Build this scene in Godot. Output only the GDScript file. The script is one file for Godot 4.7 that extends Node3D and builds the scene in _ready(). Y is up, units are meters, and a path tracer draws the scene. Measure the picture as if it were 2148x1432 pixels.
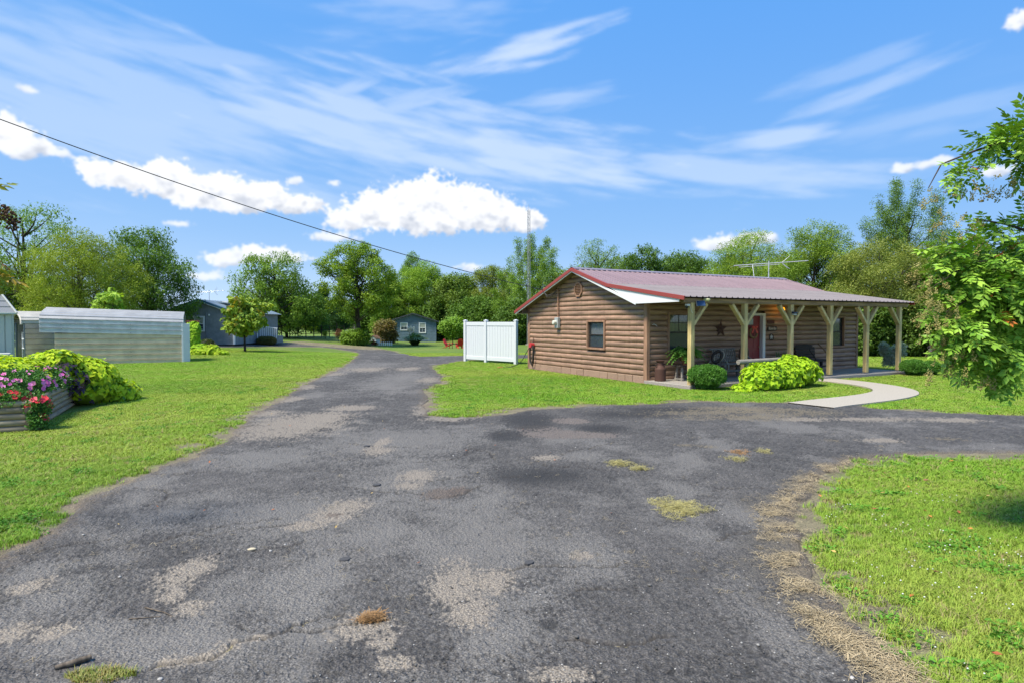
extends Node3D

# ------------------------------------------------------------------ mesh builder
class MB:
	var v := PackedVector3Array()
	var n := PackedVector3Array()
	var c := PackedColorArray()
	var ix := PackedInt32Array()
	func tri(a: Vector3, b: Vector3, d: Vector3, nn: Vector3) -> void:
		var s := v.size()
		v.append(a); v.append(b); v.append(d)
		for k in 3: n.append(nn)
		if (d - a).cross(b - a).dot(nn) >= 0.0: ix.append_array(PackedInt32Array([s, s + 1, s + 2]))
		else: ix.append_array(PackedInt32Array([s, s + 2, s + 1]))
	func quad(a: Vector3, b: Vector3, d: Vector3, e: Vector3, nn: Vector3) -> void:
		var s := v.size()
		v.append(a); v.append(b); v.append(d); v.append(e)
		for k in 4: n.append(nn)
		if (d - a).cross(b - a).dot(nn) >= 0.0: ix.append_array(PackedInt32Array([s, s + 1, s + 2, s, s + 2, s + 3]))
		else: ix.append_array(PackedInt32Array([s, s + 2, s + 1, s, s + 3, s + 2]))
	func fquad(a: Vector3, b: Vector3, d: Vector3, e: Vector3, away: Vector3) -> void:
		var g := (d - a).cross(e - b).normalized()
		if g.dot((a + d) * 0.5 - away) < 0.0: g = -g
		quad(a, b, d, e, g)
	func squad(p: Array, nn: Array) -> void:
		var s := v.size()
		for k in 4:
			v.append(p[k]); n.append(nn[k])
		if (p[2] - p[0]).cross(p[1] - p[0]).dot(nn[0] + nn[2]) >= 0.0: ix.append_array(PackedInt32Array([s, s + 1, s + 2, s, s + 2, s + 3]))
		else: ix.append_array(PackedInt32Array([s, s + 2, s + 1, s, s + 3, s + 2]))
	func box(ctr: Vector3, size: Vector3, bv := 0.004, b := Basis.IDENTITY) -> void:
		var h := size * 0.5
		bv = minf(bv, minf(h.x, minf(h.y, h.z)) * 0.45)
		var P := []
		for i in 8:
			var s := Vector3(1 if i & 1 else -1, 1 if i & 2 else -1, 1 if i & 4 else -1)
			P.append([ctr + b * Vector3(s.x * h.x, s.y * (h.y - bv), s.z * (h.z - bv)), ctr + b * Vector3(s.x * (h.x - bv), s.y * h.y, s.z * (h.z - bv)), ctr + b * Vector3(s.x * (h.x - bv), s.y * (h.y - bv), s.z * h.z)])
		var F := [[[0, 2, 6, 4], 0, -1], [[1, 3, 7, 5], 0, 1], [[0, 1, 5, 4], 1, -1], [[2, 3, 7, 6], 1, 1], [[0, 1, 3, 2], 2, -1], [[4, 5, 7, 6], 2, 1]]
		for q in F:
			var nn := Vector3.ZERO
			nn[q[1]] = q[2]
			quad(P[q[0][0]][q[1]], P[q[0][1]][q[1]], P[q[0][2]][q[1]], P[q[0][3]][q[1]], b * nn)
		if bv < 0.0015: return
		for e in [[0, 1, 1, 2], [2, 3, 1, 2], [4, 5, 1, 2], [6, 7, 1, 2], [0, 2, 0, 2], [1, 3, 0, 2], [4, 6, 0, 2], [5, 7, 0, 2], [0, 4, 0, 1], [1, 5, 0, 1], [2, 6, 0, 1], [3, 7, 0, 1]]:
			fquad(P[e[0]][e[2]], P[e[1]][e[2]], P[e[1]][e[3]], P[e[0]][e[3]], ctr)
		for i in 8: tri(P[i][0], P[i][1], P[i][2], b * Vector3(1 if i & 1 else -1, 1 if i & 2 else -1, 1 if i & 4 else -1).normalized())
	func bar(a: Vector3, d: Vector3, w: float, t: float, bv := 0.003, up := Vector3.UP) -> void:
		var y := (d - a).normalized()
		var x := y.cross(up).normalized() if absf(y.dot(up)) < 0.98 else y.cross(Vector3.RIGHT).normalized()
		box((a + d) * 0.5, Vector3(w, a.distance_to(d), t), bv, Basis(x, y, x.cross(y)))
	func tube(pts: Array, rad: Array, sides := 8, caps := true) -> void:
		var m := pts.size()
		var rings := []
		var t0: Vector3 = (pts[1] - pts[0]).normalized()
		var x: Vector3 = t0.cross(Vector3.UP if absf(t0.y) < 0.9 else Vector3.RIGHT).normalized()
		for i in m:
			var t: Vector3 = (pts[mini(i + 1, m - 1)] - pts[maxi(i - 1, 0)]).normalized()
			x = (x - t * x.dot(t)).normalized()
			var y := t.cross(x)
			var ring := []
			for k in sides:
				var an := TAU * k / sides
				ring.append(x * cos(an) + y * sin(an))
			rings.append(ring)
		for i in m - 1:
			for k in sides:
				var j := (k + 1) % sides
				squad([pts[i] + rings[i][k] * rad[i], pts[i] + rings[i][j] * rad[i], pts[i + 1] + rings[i + 1][j] * rad[i + 1], pts[i + 1] + rings[i + 1][k] * rad[i + 1]], [rings[i][k], rings[i][j], rings[i + 1][j], rings[i + 1][k]])
		if caps:
			for e in [0, m - 1]:
				var nn: Vector3 = (pts[0] - pts[1]).normalized() if e == 0 else (pts[m - 1] - pts[m - 2]).normalized()
				for k in sides: tri(pts[e], pts[e] + rings[e][k] * rad[e], pts[e] + rings[e][(k + 1) % sides] * rad[e], nn)
	func lathe(prof: Array, sides: int, at := Vector3.ZERO, b := Basis.IDENTITY) -> void:
		for i in prof.size() - 1:
			var d: Vector2 = prof[i + 1] - prof[i]
			if d.length() < 1e-5: continue
			var nr := Vector2(d.y, -d.x).normalized()
			for k in sides:
				var a0 := TAU * k / sides
				var a1 := TAU * (k + 1) / sides
				var e0 := Vector3(cos(a0), 0, sin(a0))
				var e1 := Vector3(cos(a1), 0, sin(a1))
				var n0 := b * (e0 * nr.x + Vector3.UP * nr.y)
				var n1 := b * (e1 * nr.x + Vector3.UP * nr.y)
				squad([at + b * (e0 * prof[i].x + Vector3.UP * prof[i].y), at + b * (e1 * prof[i].x + Vector3.UP * prof[i].y), at + b * (e1 * prof[i + 1].x + Vector3.UP * prof[i + 1].y), at + b * (e0 * prof[i + 1].x + Vector3.UP * prof[i + 1].y)], [n0, n1, n1, n0])
	func prism(poly: PackedVector2Array, z0: float, z1: float, xf := Transform3D.IDENTITY) -> void:
		var t := Geometry2D.triangulate_polygon(poly)
		for k in range(0, t.size(), 3):
			for e in [[z0, -1.0], [z1, 1.0]]:
				tri(xf * Vector3(poly[t[k]].x, poly[t[k]].y, e[0]), xf * Vector3(poly[t[k + 1]].x, poly[t[k + 1]].y, e[0]), xf * Vector3(poly[t[k + 2]].x, poly[t[k + 2]].y, e[0]), xf.basis * Vector3(0, 0, e[1] * signf(z1 - z0)))
		var area := 0.0
		for k in poly.size(): area += poly[k].cross(poly[(k + 1) % poly.size()])
		for k in poly.size():
			var a := poly[k]
			var b := poly[(k + 1) % poly.size()]
			var o := (b - a).normalized()
			var nn := xf.basis * (Vector3(o.y, -o.x, 0) * signf(area))
			quad(xf * Vector3(a.x, a.y, z0), xf * Vector3(b.x, b.y, z0), xf * Vector3(b.x, b.y, z1), xf * Vector3(a.x, a.y, z1), nn)
	func sphere(ctr: Vector3, r: Vector3, sides := 10, rows := 6) -> void:
		for i in rows:
			for k in sides:
				var p := []
				var nn := []
				for q in [[i, k], [i, k + 1], [i + 1, k + 1], [i + 1, k]]:
					var la: float = PI * (float(q[0]) / rows - 0.5)
					var lo: float = TAU * q[1] / sides
					var d := Vector3(cos(la) * cos(lo), sin(la), cos(la) * sin(lo))
					p.append(ctr + d * r)
					nn.append((d / r).normalized())
				squad(p, nn)
	func mesh() -> ArrayMesh:
		var a := []
		a.resize(Mesh.ARRAY_MAX)
		a[Mesh.ARRAY_VERTEX] = v
		a[Mesh.ARRAY_NORMAL] = n
		if c.size() == v.size() and c.size() > 0: a[Mesh.ARRAY_COLOR] = c
		a[Mesh.ARRAY_INDEX] = ix
		var m := ArrayMesh.new()
		m.add_surface_from_arrays(Mesh.PRIMITIVE_TRIANGLES, a)
		return m

# ------------------------------------------------------------------ scene helpers
var rng := RandomNumberGenerator.new()
var names := {}
var M := {}
var TX := {}

func rf(a: float, b: float) -> float: return rng.randf_range(a, b)

func numbered(called: String, where = null) -> String:
	var key = [called, where.get_instance_id() if where else 0]
	var k: int = names.get(key, 0)
	names[key] = k + 1
	return called if k == 0 else "%s_%03d" % [called, k]

func tag(o, label := "", category := "", group := "", kind := ""):
	if label: o.set_meta("label", label)
	if category: o.set_meta("category", category)
	if group: o.set_meta("group", group)
	if kind: o.set_meta("kind", kind)
	return o

func thing(called: String, label: String, category: String, at := Vector3.ZERO, turn := 0.0, group := "") -> Node3D:
	var o := Node3D.new()
	o.name = numbered(called)
	add_child(o)
	o.position = at
	o.rotation.y = turn
	tag(o, label, category, group)
	return o

func part(parent: Node, called: String, shape, material: Material, kind := "") -> MeshInstance3D:
	var o := MeshInstance3D.new()
	o.name = numbered(called, parent if parent != self else null)
	o.mesh = shape.mesh() if shape is MB else shape
	o.material_override = material
	parent.add_child(o)
	if kind: o.set_meta("kind", kind)
	return o

func structure(called: String, shape, material: Material) -> MeshInstance3D:
	return part(self, called, shape, material, "structure")

func swarm(parent: Node, called: String, mesh: Mesh, material: Material, buf: PackedFloat32Array, _kind := "") -> MultiMeshInstance3D:
	var mm := MultiMesh.new()
	mm.transform_format = MultiMesh.TRANSFORM_3D
	mm.use_colors = true
	mm.mesh = mesh
	mm.instance_count = buf.size() / 16
	mm.buffer = buf
	var o := MultiMeshInstance3D.new()
	o.name = numbered(called, parent if parent != self else null)
	o.multimesh = mm
	o.material_override = material
	parent.add_child(o)
	o.set_meta("kind", "stuff")   # leaves and blades that nobody could count
	return o

func put(buf: PackedFloat32Array, b: Basis, p: Vector3, c: Color) -> void:
	buf.append_array(PackedFloat32Array([b.x.x, b.y.x, b.z.x, p.x, b.x.y, b.y.y, b.z.y, p.y, b.x.z, b.y.z, b.z.z, p.z, c.r, c.g, c.b, 1.0]))

func lin(r: float, g: float, b: float) -> Color: return Color(r, g, b).linear_to_srgb()

func mat(r: float, g: float, b: float, rough := 0.8, metal := 0.0, tex = null, scale := 1.0, relief = null, depth := 1.0) -> StandardMaterial3D:
	var m := StandardMaterial3D.new()
	m.albedo_color = lin(r, g, b)
	m.roughness = rough
	m.metallic = metal
	m.cull_mode = BaseMaterial3D.CULL_DISABLED
	if tex: m.albedo_texture = tex
	if relief:
		m.heightmap_enabled = true
		m.heightmap_texture = relief
		m.heightmap_scale = depth
	if tex or relief:
		m.uv1_triplanar = true
		m.uv1_scale = Vector3.ONE * scale
	return m

func leafmat(rough := 0.55, thru := 0.5) -> StandardMaterial3D:
	var m := StandardMaterial3D.new()
	m.vertex_color_use_as_albedo = true
	m.roughness = rough
	m.cull_mode = BaseMaterial3D.CULL_DISABLED
	m.metallic_specular = 0.3
	m.backlight_enabled = thru > 0
	m.backlight = Color(thru, thru, thru * 0.5)
	return m

func grey(seed_: int, freq: float, w: int, h: int, lo: float, hi: float, type := FastNoiseLite.TYPE_SIMPLEX_SMOOTH, oct := 4, tow := 0, toh := 0) -> ImageTexture:
	var fn := FastNoiseLite.new()
	fn.seed = seed_
	fn.frequency = freq
	fn.noise_type = type
	fn.fractal_octaves = oct
	var im := fn.get_seamless_image(w, h)
	im.convert(Image.FORMAT_L8)
	var d := im.get_data()
	for i in d.size(): d[i] = int(255.0 * (lo + (hi - lo) * d[i] / 255.0))
	im = Image.create_from_data(w, h, false, Image.FORMAT_L8, d)
	if tow: im.resize(tow, toh, Image.INTERPOLATE_CUBIC)
	im.convert(Image.FORMAT_RGB8)
	return ImageTexture.create_from_image(im)

func sm(a: float, b: float, x: float) -> float:
	var t := clampf((x - a) / (b - a), 0.0, 1.0)
	return t * t * (3.0 - 2.0 * t)

func noise(seed_: int, freq: float, oct := 4) -> FastNoiseLite:
	var fn := FastNoiseLite.new()
	fn.seed = seed_
	fn.frequency = freq
	fn.fractal_octaves = oct
	fn.noise_type = FastNoiseLite.TYPE_SIMPLEX_SMOOTH
	return fn

# ------------------------------------------------------------------ sky
var n_edge := noise(11, 1.0, 5)
var n_big := noise(12, 1.0, 3)
var n_ci := noise(13, 1.0, 5)
var heaps := []
var veils := []

func sky_at(az: float, el: float) -> Color:
	var h := clampf(el / 40.0, 0.0, 1.0)
	# clear air, paler towards the horizon and on the side of the sun
	var side := 0.5 - 0.5 * cos(deg_to_rad(az - 50.0))
	var top := Vector3(0.080, 0.272, 0.665).lerp(Vector3(0.115, 0.325, 0.69), side)
	var low := Vector3(0.30, 0.49, 0.72).lerp(Vector3(0.42, 0.56, 0.73), side)
	var k := pow(1.0 - h, 2.5)
	var c := top.lerp(low, k)
	# thin high cloud drawn out into streaks
	var ci := 0.0
	for q in veils:
		var dx: float = wrapf(az - q[0], -180.0, 180.0)
		if absf(dx) > q[2] * 1.5: continue
		var dy: float = el - q[1] - dx * q[4]
		var f: float = 1.0 - sqrt(pow(dx / q[2], 2.0) + pow(dy / q[3], 2.0))
		if f < -0.4: continue
		var along: float = dx + dy * q[4]
		var st := n_ci.get_noise_3d(along * 0.045 + q[5], dy * 0.38 + dx * 0.02, q[0] * 0.1)
		var st2 := n_ci.get_noise_3d(along * 0.16 + q[5], dy * 0.9, 7.0 + q[0] * 0.1)
		ci = maxf(ci, q[6] * sm(-0.05, 0.95, f + st * 0.95 + st2 * 0.45))
	ci = clampf(ci + 0.06 * sm(0.0, 0.7, n_ci.get_noise_3d(az * 0.03, el * 0.16, 3.0)) * sm(2.0, 12.0, el), 0.0, 0.9)
	c = c.lerp(Vector3(0.66, 0.72, 0.80), ci * 0.72)
	# heaped clouds
	var best := 0.0
	var up := 0.0
	var w := 1e-6
	var thick := 0.0
	for q in heaps:
		var dx: float = wrapf(az - q[0], -180.0, 180.0) / q[2]
		if absf(dx) > 1.7: continue
		var dy: float = (el - q[1]) / q[3]
		if absf(dy) > 1.7: continue
		if dy < 0.0: dy *= 1.25
		var g := maxf(0.0, 1.35 - sqrt(dx * dx + dy * dy))
		best = best + g - best * g * 0.62
		up += g * (dy * 0.75 - dx * 0.35)
		w += g
		thick += g * q[3]
	if best > 0.02:
		var e := n_edge.get_noise_2d(az * 0.42, el * 0.5) * 0.55 + n_edge.get_noise_2d(az * 1.6 + 40.0, el * 1.9) * 0.34 + n_edge.get_noise_2d(az * 4.2 + 90.0, el * 5.0) * 0.14
		var f := best - 0.42 + e
		var dense := clampf(thick / w / 1.1, 0.0, 1.0)
		var a := sm(-0.06, lerpf(0.75, 0.30, dense), f) * lerpf(0.7, 1.0, dense)
		var body := n_big.get_noise_2d(az * 0.5 + 9.0, el * 0.75 + 3.0) * 0.55 + n_edge.get_noise_2d(az * 0.9, el * 1.1 + 30.0) * 0.35
		var lit := clampf(0.62 + (up / w) * 0.6 + body * 0.75 - 0.12 * sm(0.5, 1.3, f), 0.0, 1.0)
		var cc := Vector3(0.44, 0.475, 0.55).lerp(Vector3(0.76, 0.765, 0.78), sm(0.0, 0.7, lit))
		c = c.lerp(cc, a * 0.97)
	# milky air just above the horizon
	c = c.lerp(Vector3(0.62, 0.71, 0.86), 0.55 * pow(1.0 - clampf(el / 9.0, 0.0, 1.0), 2.0))
	return Color(c.x, c.y, c.z)

func make_sky(gain: float) -> Sky:
	heaps = [
		[-7.355, 11.761, 2.167, 1.836], [-10.139, 10.646, 3.202, 1.952], [-3.891, 10.787, 3.29, 1.847], [-13.294, 9.501, 2.712, 1.629], [-0.832, 9.757, 3.305, 1.763], [-7.582, 9.043, 6.495, 1.573], [1.359, 8.992, 1.982, 1.146], [-15.358, 8.596, 1.638, 0.765],
		[-28.58, 11.985, 1.625, 1.159], [-32.628, 11.368, 2.551, 1.111], [-30.58, 10.787, 3.254, 1.288], [-26.541, 10.712, 2.99, 1.417], [-23.677, 10.575, 2.766, 1.532], [-21.253, 10.288, 2.675, 1.477], [-18.352, 9.993, 1.983, 1.003], [-25.498, 9.589, 2.866, 0.954],
		[-39.012, 13.404, 1.267, 1.364], [-37.691, 12.669, 1.973, 1.043], [-38.514, 11.95, 1.072, 0.756], [-35.74, 12.315, 0.75, 0.428],
		[-22.252, 5.787, 2.263, 0.978], [-24.841, 5.164, 2.175, 0.879], [-19.575, 5.483, 2.346, 0.747], [-15.978, 7.418, 2.687, 0.593], [-27.966, 7.883, 1.441, 0.389], [-37.615, 16.33, 0.932, 0.313],
		[19.638, 6.864, 3.124, 0.83], [21.935, 7.081, 1.515, 0.572], [17.672, 6.656, 1.759, 0.588], [31.905, 11.668, 0.949, 0.523], [33.598, 11.835, 1.278, 0.476], [34.788, 12.015, 0.828, 0.361], [38.778, 20.538, 0.899, 0.888], [38.056, 10.712, 1.358, 0.623],
		[-3.904, 4.938, 1.974, 0.528], [-26.289, 3.736, 2.123, 0.553], [-15.936, 12.013, 0.814, 0.381], [-19.115, 12.007, 0.786, 0.416]]
	veils = [
		[-31.767, 15.878, 24.0, 6.5, -0.16, 1.0, 0.44], [-13.445, 16.686, 20.0, 4.6, -0.15, 4.0, 0.62], [3.316, 15.111, 18.0, 3.6, -0.13, 9.0, 0.70], [18.009, 12.673, 15.0, 2.4, -0.10, 14.0, 0.5],
		[0.695, 23.004, 8.0, 1.5, 0.22, 2.0, 0.8], [-6.239, 21.604, 6.0, 1.6, 0.3, 5.0, 0.6], [4.607, 19.594, 6.0, 1.3, 0.1, 6.0, 0.42], [22.588, 14.771, 6.0, 1.4, 0.06, 11.0, 0.6],
		[30.203, 17.66, 8.0, 1.2, 0.24, 3.0, 0.4], [27.852, 19.404, 6.0, 0.9, 0.18, 8.0, 0.26], [-6.221, 25.881, 11.0, 1.8, 0.1, 12.0, 0.34], [-34.985, 21.188, 14.0, 1.6, -0.05, 15.0, 0.3],
		[-14.648, 19.801, 4.0, 1.4, 0.45, 17.0, 0.5], [-9.24, 19.416, 6.0, 1.2, 0.3, 19.0, 0.5], [33.686, 15.223, 12.0, 1.3, 0.12, 21.0, 0.24], [-26.039, 20.713, 9.0, 1.0, 0.02, 23.0, 0.35]]
	rng.seed = 77
	for k in 26:   # the same kinds of cloud go on all round
		var a := rf(48.0, 312.0)
		var e := rf(3.0, 17.0)
		for j in 6: heaps.append([a + rf(-6, 6), e + rf(-1.2, 1.2), rf(1.6, 4.0), rf(0.9, 1.9)])
	for k in 22: veils.append([rf(50.0, 310.0), rf(12.0, 40.0), rf(8.0, 22.0), rf(1.4, 5.0), rf(-0.2, 0.3), rf(0, 40), rf(0.35, 0.7)])
	for k in 12: veils.append([rf(-180.0, 180.0), rf(42.0, 80.0), rf(15.0, 40.0), rf(3.0, 8.0), rf(-0.1, 0.1), rf(0, 40), rf(0.2, 0.5)])
	var W := 3072
	var H := 1536
	var q := 6
	var small := Image.create(W / q, H / q, false, Image.FORMAT_RGBF)
	for y in H / q:
		var el := 90.0 - (y + 0.5) * 180.0 * q / H
		for x in W / q:
			small.set_pixel(x, y, sky_at(wrapf((x + 0.5) * 360.0 * q / W, -180.0, 180.0), el) if el > -1.0 else Color(0.20, 0.26, 0.16))
	small.resize(W, H, Image.INTERPOLATE_BILINEAR)
	for y in range(int((90.0 - 36.0) / 180.0 * H), int((90.0 + 0.5) / 180.0 * H)):
		var el := 90.0 - (y + 0.5) * 180.0 / H
		for x in range(int(-46.0 / 360.0 * W), int(46.0 / 360.0 * W)):
			small.set_pixel(posmod(x, W), y, sky_at((x + 0.5) * 360.0 / W, el))
	var pm := PanoramaSkyMaterial.new()
	pm.panorama = ImageTexture.create_from_image(small)
	pm.energy_multiplier = gain
	var s := Sky.new()
	s.sky_material = pm
	return s

# ------------------------------------------------------------------ ground
var drive := PackedVector2Array()
var sdf := PackedFloat32Array()
const SX := -32.0
const SZ := -64.0
const SC := 0.3
const SW := 215
const SH := 236
var blocked := []
var walk := []
var CAB := Transform3D(Basis(Vector3.UP, deg_to_rad(29.0)), Vector3(3.969, 0, -18.186))
var CINV := CAB.affine_inverse()
var n1 := noise(21, 0.35, 4)
var n2 := noise(22, 2.2, 4)
var n3 := noise(23, 9.0, 3)
var n4 := noise(24, 0.09, 3)
var n5 := noise(25, 26.0, 2)

# the yard falls gently away beyond the fork of the driveway
func terr(x: float, z: float) -> float:
	if z > -30.0: return 0.0
	return -0.85 * sm(30.0, 58.0, -z) * sm(-24.0, -12.0, x)

func make_sdf() -> void:
	drive = PackedVector2Array([Vector2(-4.6, 0.2), Vector2(-3.521, -2.853), Vector2(-3.923, -4.694), Vector2(-3.882, -4.874), Vector2(-3.991, -5.328), Vector2(-4.317, -6.189), Vector2(-4.333, -7.041), Vector2(-4.239, -8.309), Vector2(-4.42, -9.622), Vector2(-4.717, -10.688), Vector2(-4.982, -11.597), Vector2(-5.337, -14.226), Vector2(-5.672, -15.877), Vector2(-5.998, -17.961), Vector2(-6.264, -20.311), Vector2(-6.526, -23.135), Vector2(-7.379, -28.508), Vector2(-8.803, -35.5), Vector2(-13.511, -53.658), Vector2(-15.808, -56.098), Vector2(-17.499, -56.264), Vector2(-19.058, -52.563), Vector2(-21.448, -46.051), Vector2(-23.811, -44.567),
		Vector2(-26.312, -49.255), Vector2(-23.08, -49.56), Vector2(-21.494, -55.964), Vector2(-20.659, -61.427), Vector2(-18.824, -61.759), Vector2(-17.146, -62.045), Vector2(-14.394, -64.033), Vector2(-10.554, -55.491), Vector2(-5.731, -34.773), Vector2(-4.882, -32.505), Vector2(-2.644, -33.662), Vector2(3.57, -36.793), Vector2(10.559, -42.059), Vector2(7.85, -31.261), Vector2(2.989, -30.798), Vector2(0.377, -30.58), Vector2(-2.268, -28.861), Vector2(-3.099, -26.114), Vector2(-3.308, -25.403), Vector2(-2.736, -22.466), Vector2(-2.239, -20.311), Vector2(-2.127, -18.387), Vector2(-2.297, -16.917), Vector2(-2.285, -16.097), Vector2(-1.981, -14.583), Vector2(-1.894, -13.328), Vector2(-1.581, -11.833), Vector2(-1.111, -11.597), Vector2(-0.555, -11.773), Vector2(-0.047, -12.08), Vector2(0.243, -12.604), Vector2(0.995, -12.884), Vector2(2.058, -13.328), Vector2(3.246, -13.561), Vector2(4.098, -13.969), Vector2(5.297, -13.722), Vector2(6.554, -13.803), Vector2(7.4, -13.405), Vector2(7.462, -12.884), Vector2(8.531, -12.271), Vector2(9.818, -11.833), Vector2(12.782, -10.838), Vector2(14.615, -10.354),
		Vector2(10.608, -7.499), Vector2(9.476, -8.02), Vector2(7.008, -8.43), Vector2(6.46, -8.43), Vector2(6.08, -8.492), Vector2(5.526, -8.399), Vector2(4.981, -8.249), Vector2(4.347, -8.02), Vector2(3.863, -7.499), Vector2(3.31, -6.832), Vector2(3.133, -6.361), Vector2(2.736, -5.873), Vector2(2.5, -5.455), Vector2(2.324, -4.98), Vector2(2.247, -4.582), Vector2(2.148, -4.241), Vector2(2.13, -4.017), Vector2(2.096, -3.783), Vector2(1.993, -3.519), Vector2(2.036, -3.338), Vector2(2.064, -3.196), Vector2(2.01, -3.037), Vector2(1.9, -2.475), Vector2(3.2, 0.5), Vector2(4.5, 5), Vector2(-4.5, 5)])
	sdf.resize(SW * SH)
	var m := drive.size()
	for j in SH:
		for i in SW:
			var p := Vector2(SX + i * SC, SZ + j * SC)
			var best := 1e9
			for k in m:
				var q := Geometry2D.get_closest_point_to_segment(p, drive[k], drive[(k + 1) % m])
				best = minf(best, p.distance_squared_to(q))
			best = sqrt(best)
			sdf[j * SW + i] = best if Geometry2D.is_point_in_polygon(p, drive) else -best

func sd(x: float, z: float) -> float:
	var a := (x - SX) / SC
	var b := (z - SZ) / SC
	if a < 0 or b < 0 or a >= SW - 1 or b >= SH - 1: return -9.0
	var i := int(a)
	var j := int(b)
	a -= i
	b -= j
	var o := j * SW + i
	return lerpf(lerpf(sdf[o], sdf[o + 1], a), lerpf(sdf[o + SW], sdf[o + SW + 1], a), b)

func edge(x: float, z: float) -> float:
	return sd(x, z) + n1.get_noise_2d(x * 2.0, z * 2.0) * 0.10 + n2.get_noise_2d(x, z) * 0.09 + n3.get_noise_2d(x, z) * 0.05

func walk_d(x: float, z: float) -> float:
	var best := 99.0
	var p := Vector2(x, z)
	for k in walk.size() - 1:
		var q := Geometry2D.get_closest_point_to_segment(p, walk[k], walk[k + 1])
		best = minf(best, p.distance_to(q))
	return best

func bins(list: Array) -> Dictionary:
	var d := {}
	for e in list:
		for i in range(floori((e[0] - e[2] * 1.5) / 2.0), floori((e[0] + e[2] * 1.5) / 2.0) + 1):
			for j in range(floori((e[1] - e[3] * 1.5) / 2.0), floori((e[1] + e[3] * 1.5) / 2.0) + 1):
				var key := Vector2i(i, j)
				if not d.has(key): d[key] = []
				d[key].append(e)
	return d

func paint(d: Dictionary, c: Color, x: float, z: float, nn: float) -> Color:
	for e in d.get(Vector2i(floori(x / 2.0), floori(z / 2.0)), []):
		var q: float = 1.0 - sqrt(pow((x - e[0]) / e[2], 2.0) + pow((z - e[1]) / e[3], 2.0))
		if q < -0.5: continue
		c = c.lerp(e[4], e[5] * sm(-0.05, e[6], q + nn * e[7]))
	return c

func spots(list: Array, c: Color, k: float, soft := 0.4, rough := 0.6, grow := 1.0) -> Array:
	var o := []
	for e in list: o.append([e[0], e[1], e[2] * grow, e[3] * grow, c, k, soft, rough])
	return o

func sheet(colors: Callable, height: Callable, keep: Callable, rs: PackedFloat32Array, an: PackedFloat32Array) -> MB:
	var mb := MB.new()
	var na := an.size()
	var id := PackedInt32Array()
	id.resize(rs.size() * na)
	for i in rs.size():
		for j in na:
			var x := rs[i] * sin(an[j])
			var z := -rs[i] * cos(an[j])
			if not keep.call(x, z):
				id[i * na + j] = -1
				continue
			id[i * na + j] = mb.v.size()
			mb.v.append(Vector3(x, height.call(x, z), z))
			mb.c.append(colors.call(x, z))
	mb.n.resize(mb.v.size())
	for i in rs.size() - 1:
		for j in na - 1:
			var a := id[i * na + j]
			var b := id[i * na + j + 1]
			var d := id[(i + 1) * na + j + 1]
			var e := id[(i + 1) * na + j]
			if a < 0 or b < 0 or d < 0 or e < 0: continue
			var nn := (mb.v[e] - mb.v[a]).cross(mb.v[b] - mb.v[a])
			if nn.y < 0: nn = -nn
			nn = nn.normalized()
			for q in [a, b, d, e]: mb.n[q] += nn
			mb.ix.append_array(PackedInt32Array([a, e, d, a, d, b]))
	for q in mb.n.size(): mb.n[q] = mb.n[q].normalized() if mb.n[q].length() > 0.001 else Vector3.UP
	return mb

func rings(r0: float, r1: float, k: float, most: float) -> PackedFloat32Array:
	var o := PackedFloat32Array()
	var r := r0
	while r < r1:
		o.append(r)
		r += minf(maxf(r * k, 0.014), most)
	o.append(r1)
	return o

# cracks: wandering lines along which the asphalt sinks
var cracks := {}

func make_cracks() -> void:
	rng.seed = 321
	var lines := [[Vector2(-2.219, -3.066), Vector2(-1.997, -3.096), Vector2(-1.811, -3.174), Vector2(-1.693, -3.21), Vector2(-1.586, -3.275), Vector2(-1.554, -3.403), Vector2(-1.369, -3.476), Vector2(-1.047, -3.586), Vector2(-0.84, -3.661)], [Vector2(-0.048, -4.405), Vector2(0.195, -4.474), Vector2(0.439, -4.474), Vector2(0.796, -4.527)], [Vector2(0.433, -4.082), Vector2(0.597, -4.119), Vector2(0.723, -4.104)], [Vector2(0.312, -3.439), Vector2(0.521, -3.403), Vector2(0.679, -3.393), Vector2(0.886, -3.476)], [Vector2(-2.028, -4.793), Vector2(-1.835, -4.874), Vector2(-1.688, -5.002)], [Vector2(-2.549, -5.091), Vector2(-2.365, -5.303), Vector2(-1.924, -5.455)], [Vector2(-0.927, -6.156), Vector2(-0.562, -6.361), Vector2(-0.334, -6.733)], [Vector2(-0.935, -6.935), Vector2(-0.521, -7.15), Vector2(0.088, -7.106)], [Vector2(-1.028, -3.721), Vector2(-1.241, -3.661), Vector2(-1.331, -3.519)]]
	for k in 16:
		var p := Vector2(rf(-4.5, 4.0), rf(-11.0, -3.4))
		var d := Vector2.from_angle(rf(-0.5, 0.5))
		var l := [p]
		for j in 5:
			d = d.rotated(rf(-0.6, 0.6))
			p += d * rf(0.12, 0.3)
			l.append(p)
		lines.append(l)
	for l in lines:
		for k in l.size() - 1:
			var n := 4
			var prev: Vector2 = l[k]
			for j in n:
				var q: Vector2 = l[k].lerp(l[k + 1], (j + 1.0) / n)
				if j < n - 1: q += Vector2(rf(-0.025, 0.025), rf(-0.035, 0.035))
				for i in range(floori((minf(prev.x, q.x) - 0.03) / 0.5), floori((maxf(prev.x, q.x) + 0.03) / 0.5) + 1):
					for m in range(floori((minf(prev.y, q.y) - 0.03) / 0.5), floori((maxf(prev.y, q.y) + 0.03) / 0.5) + 1):
						var key := Vector2i(i, m)
						if not cracks.has(key): cracks[key] = []
						cracks[key].append([prev, q])
				prev = q

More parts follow.
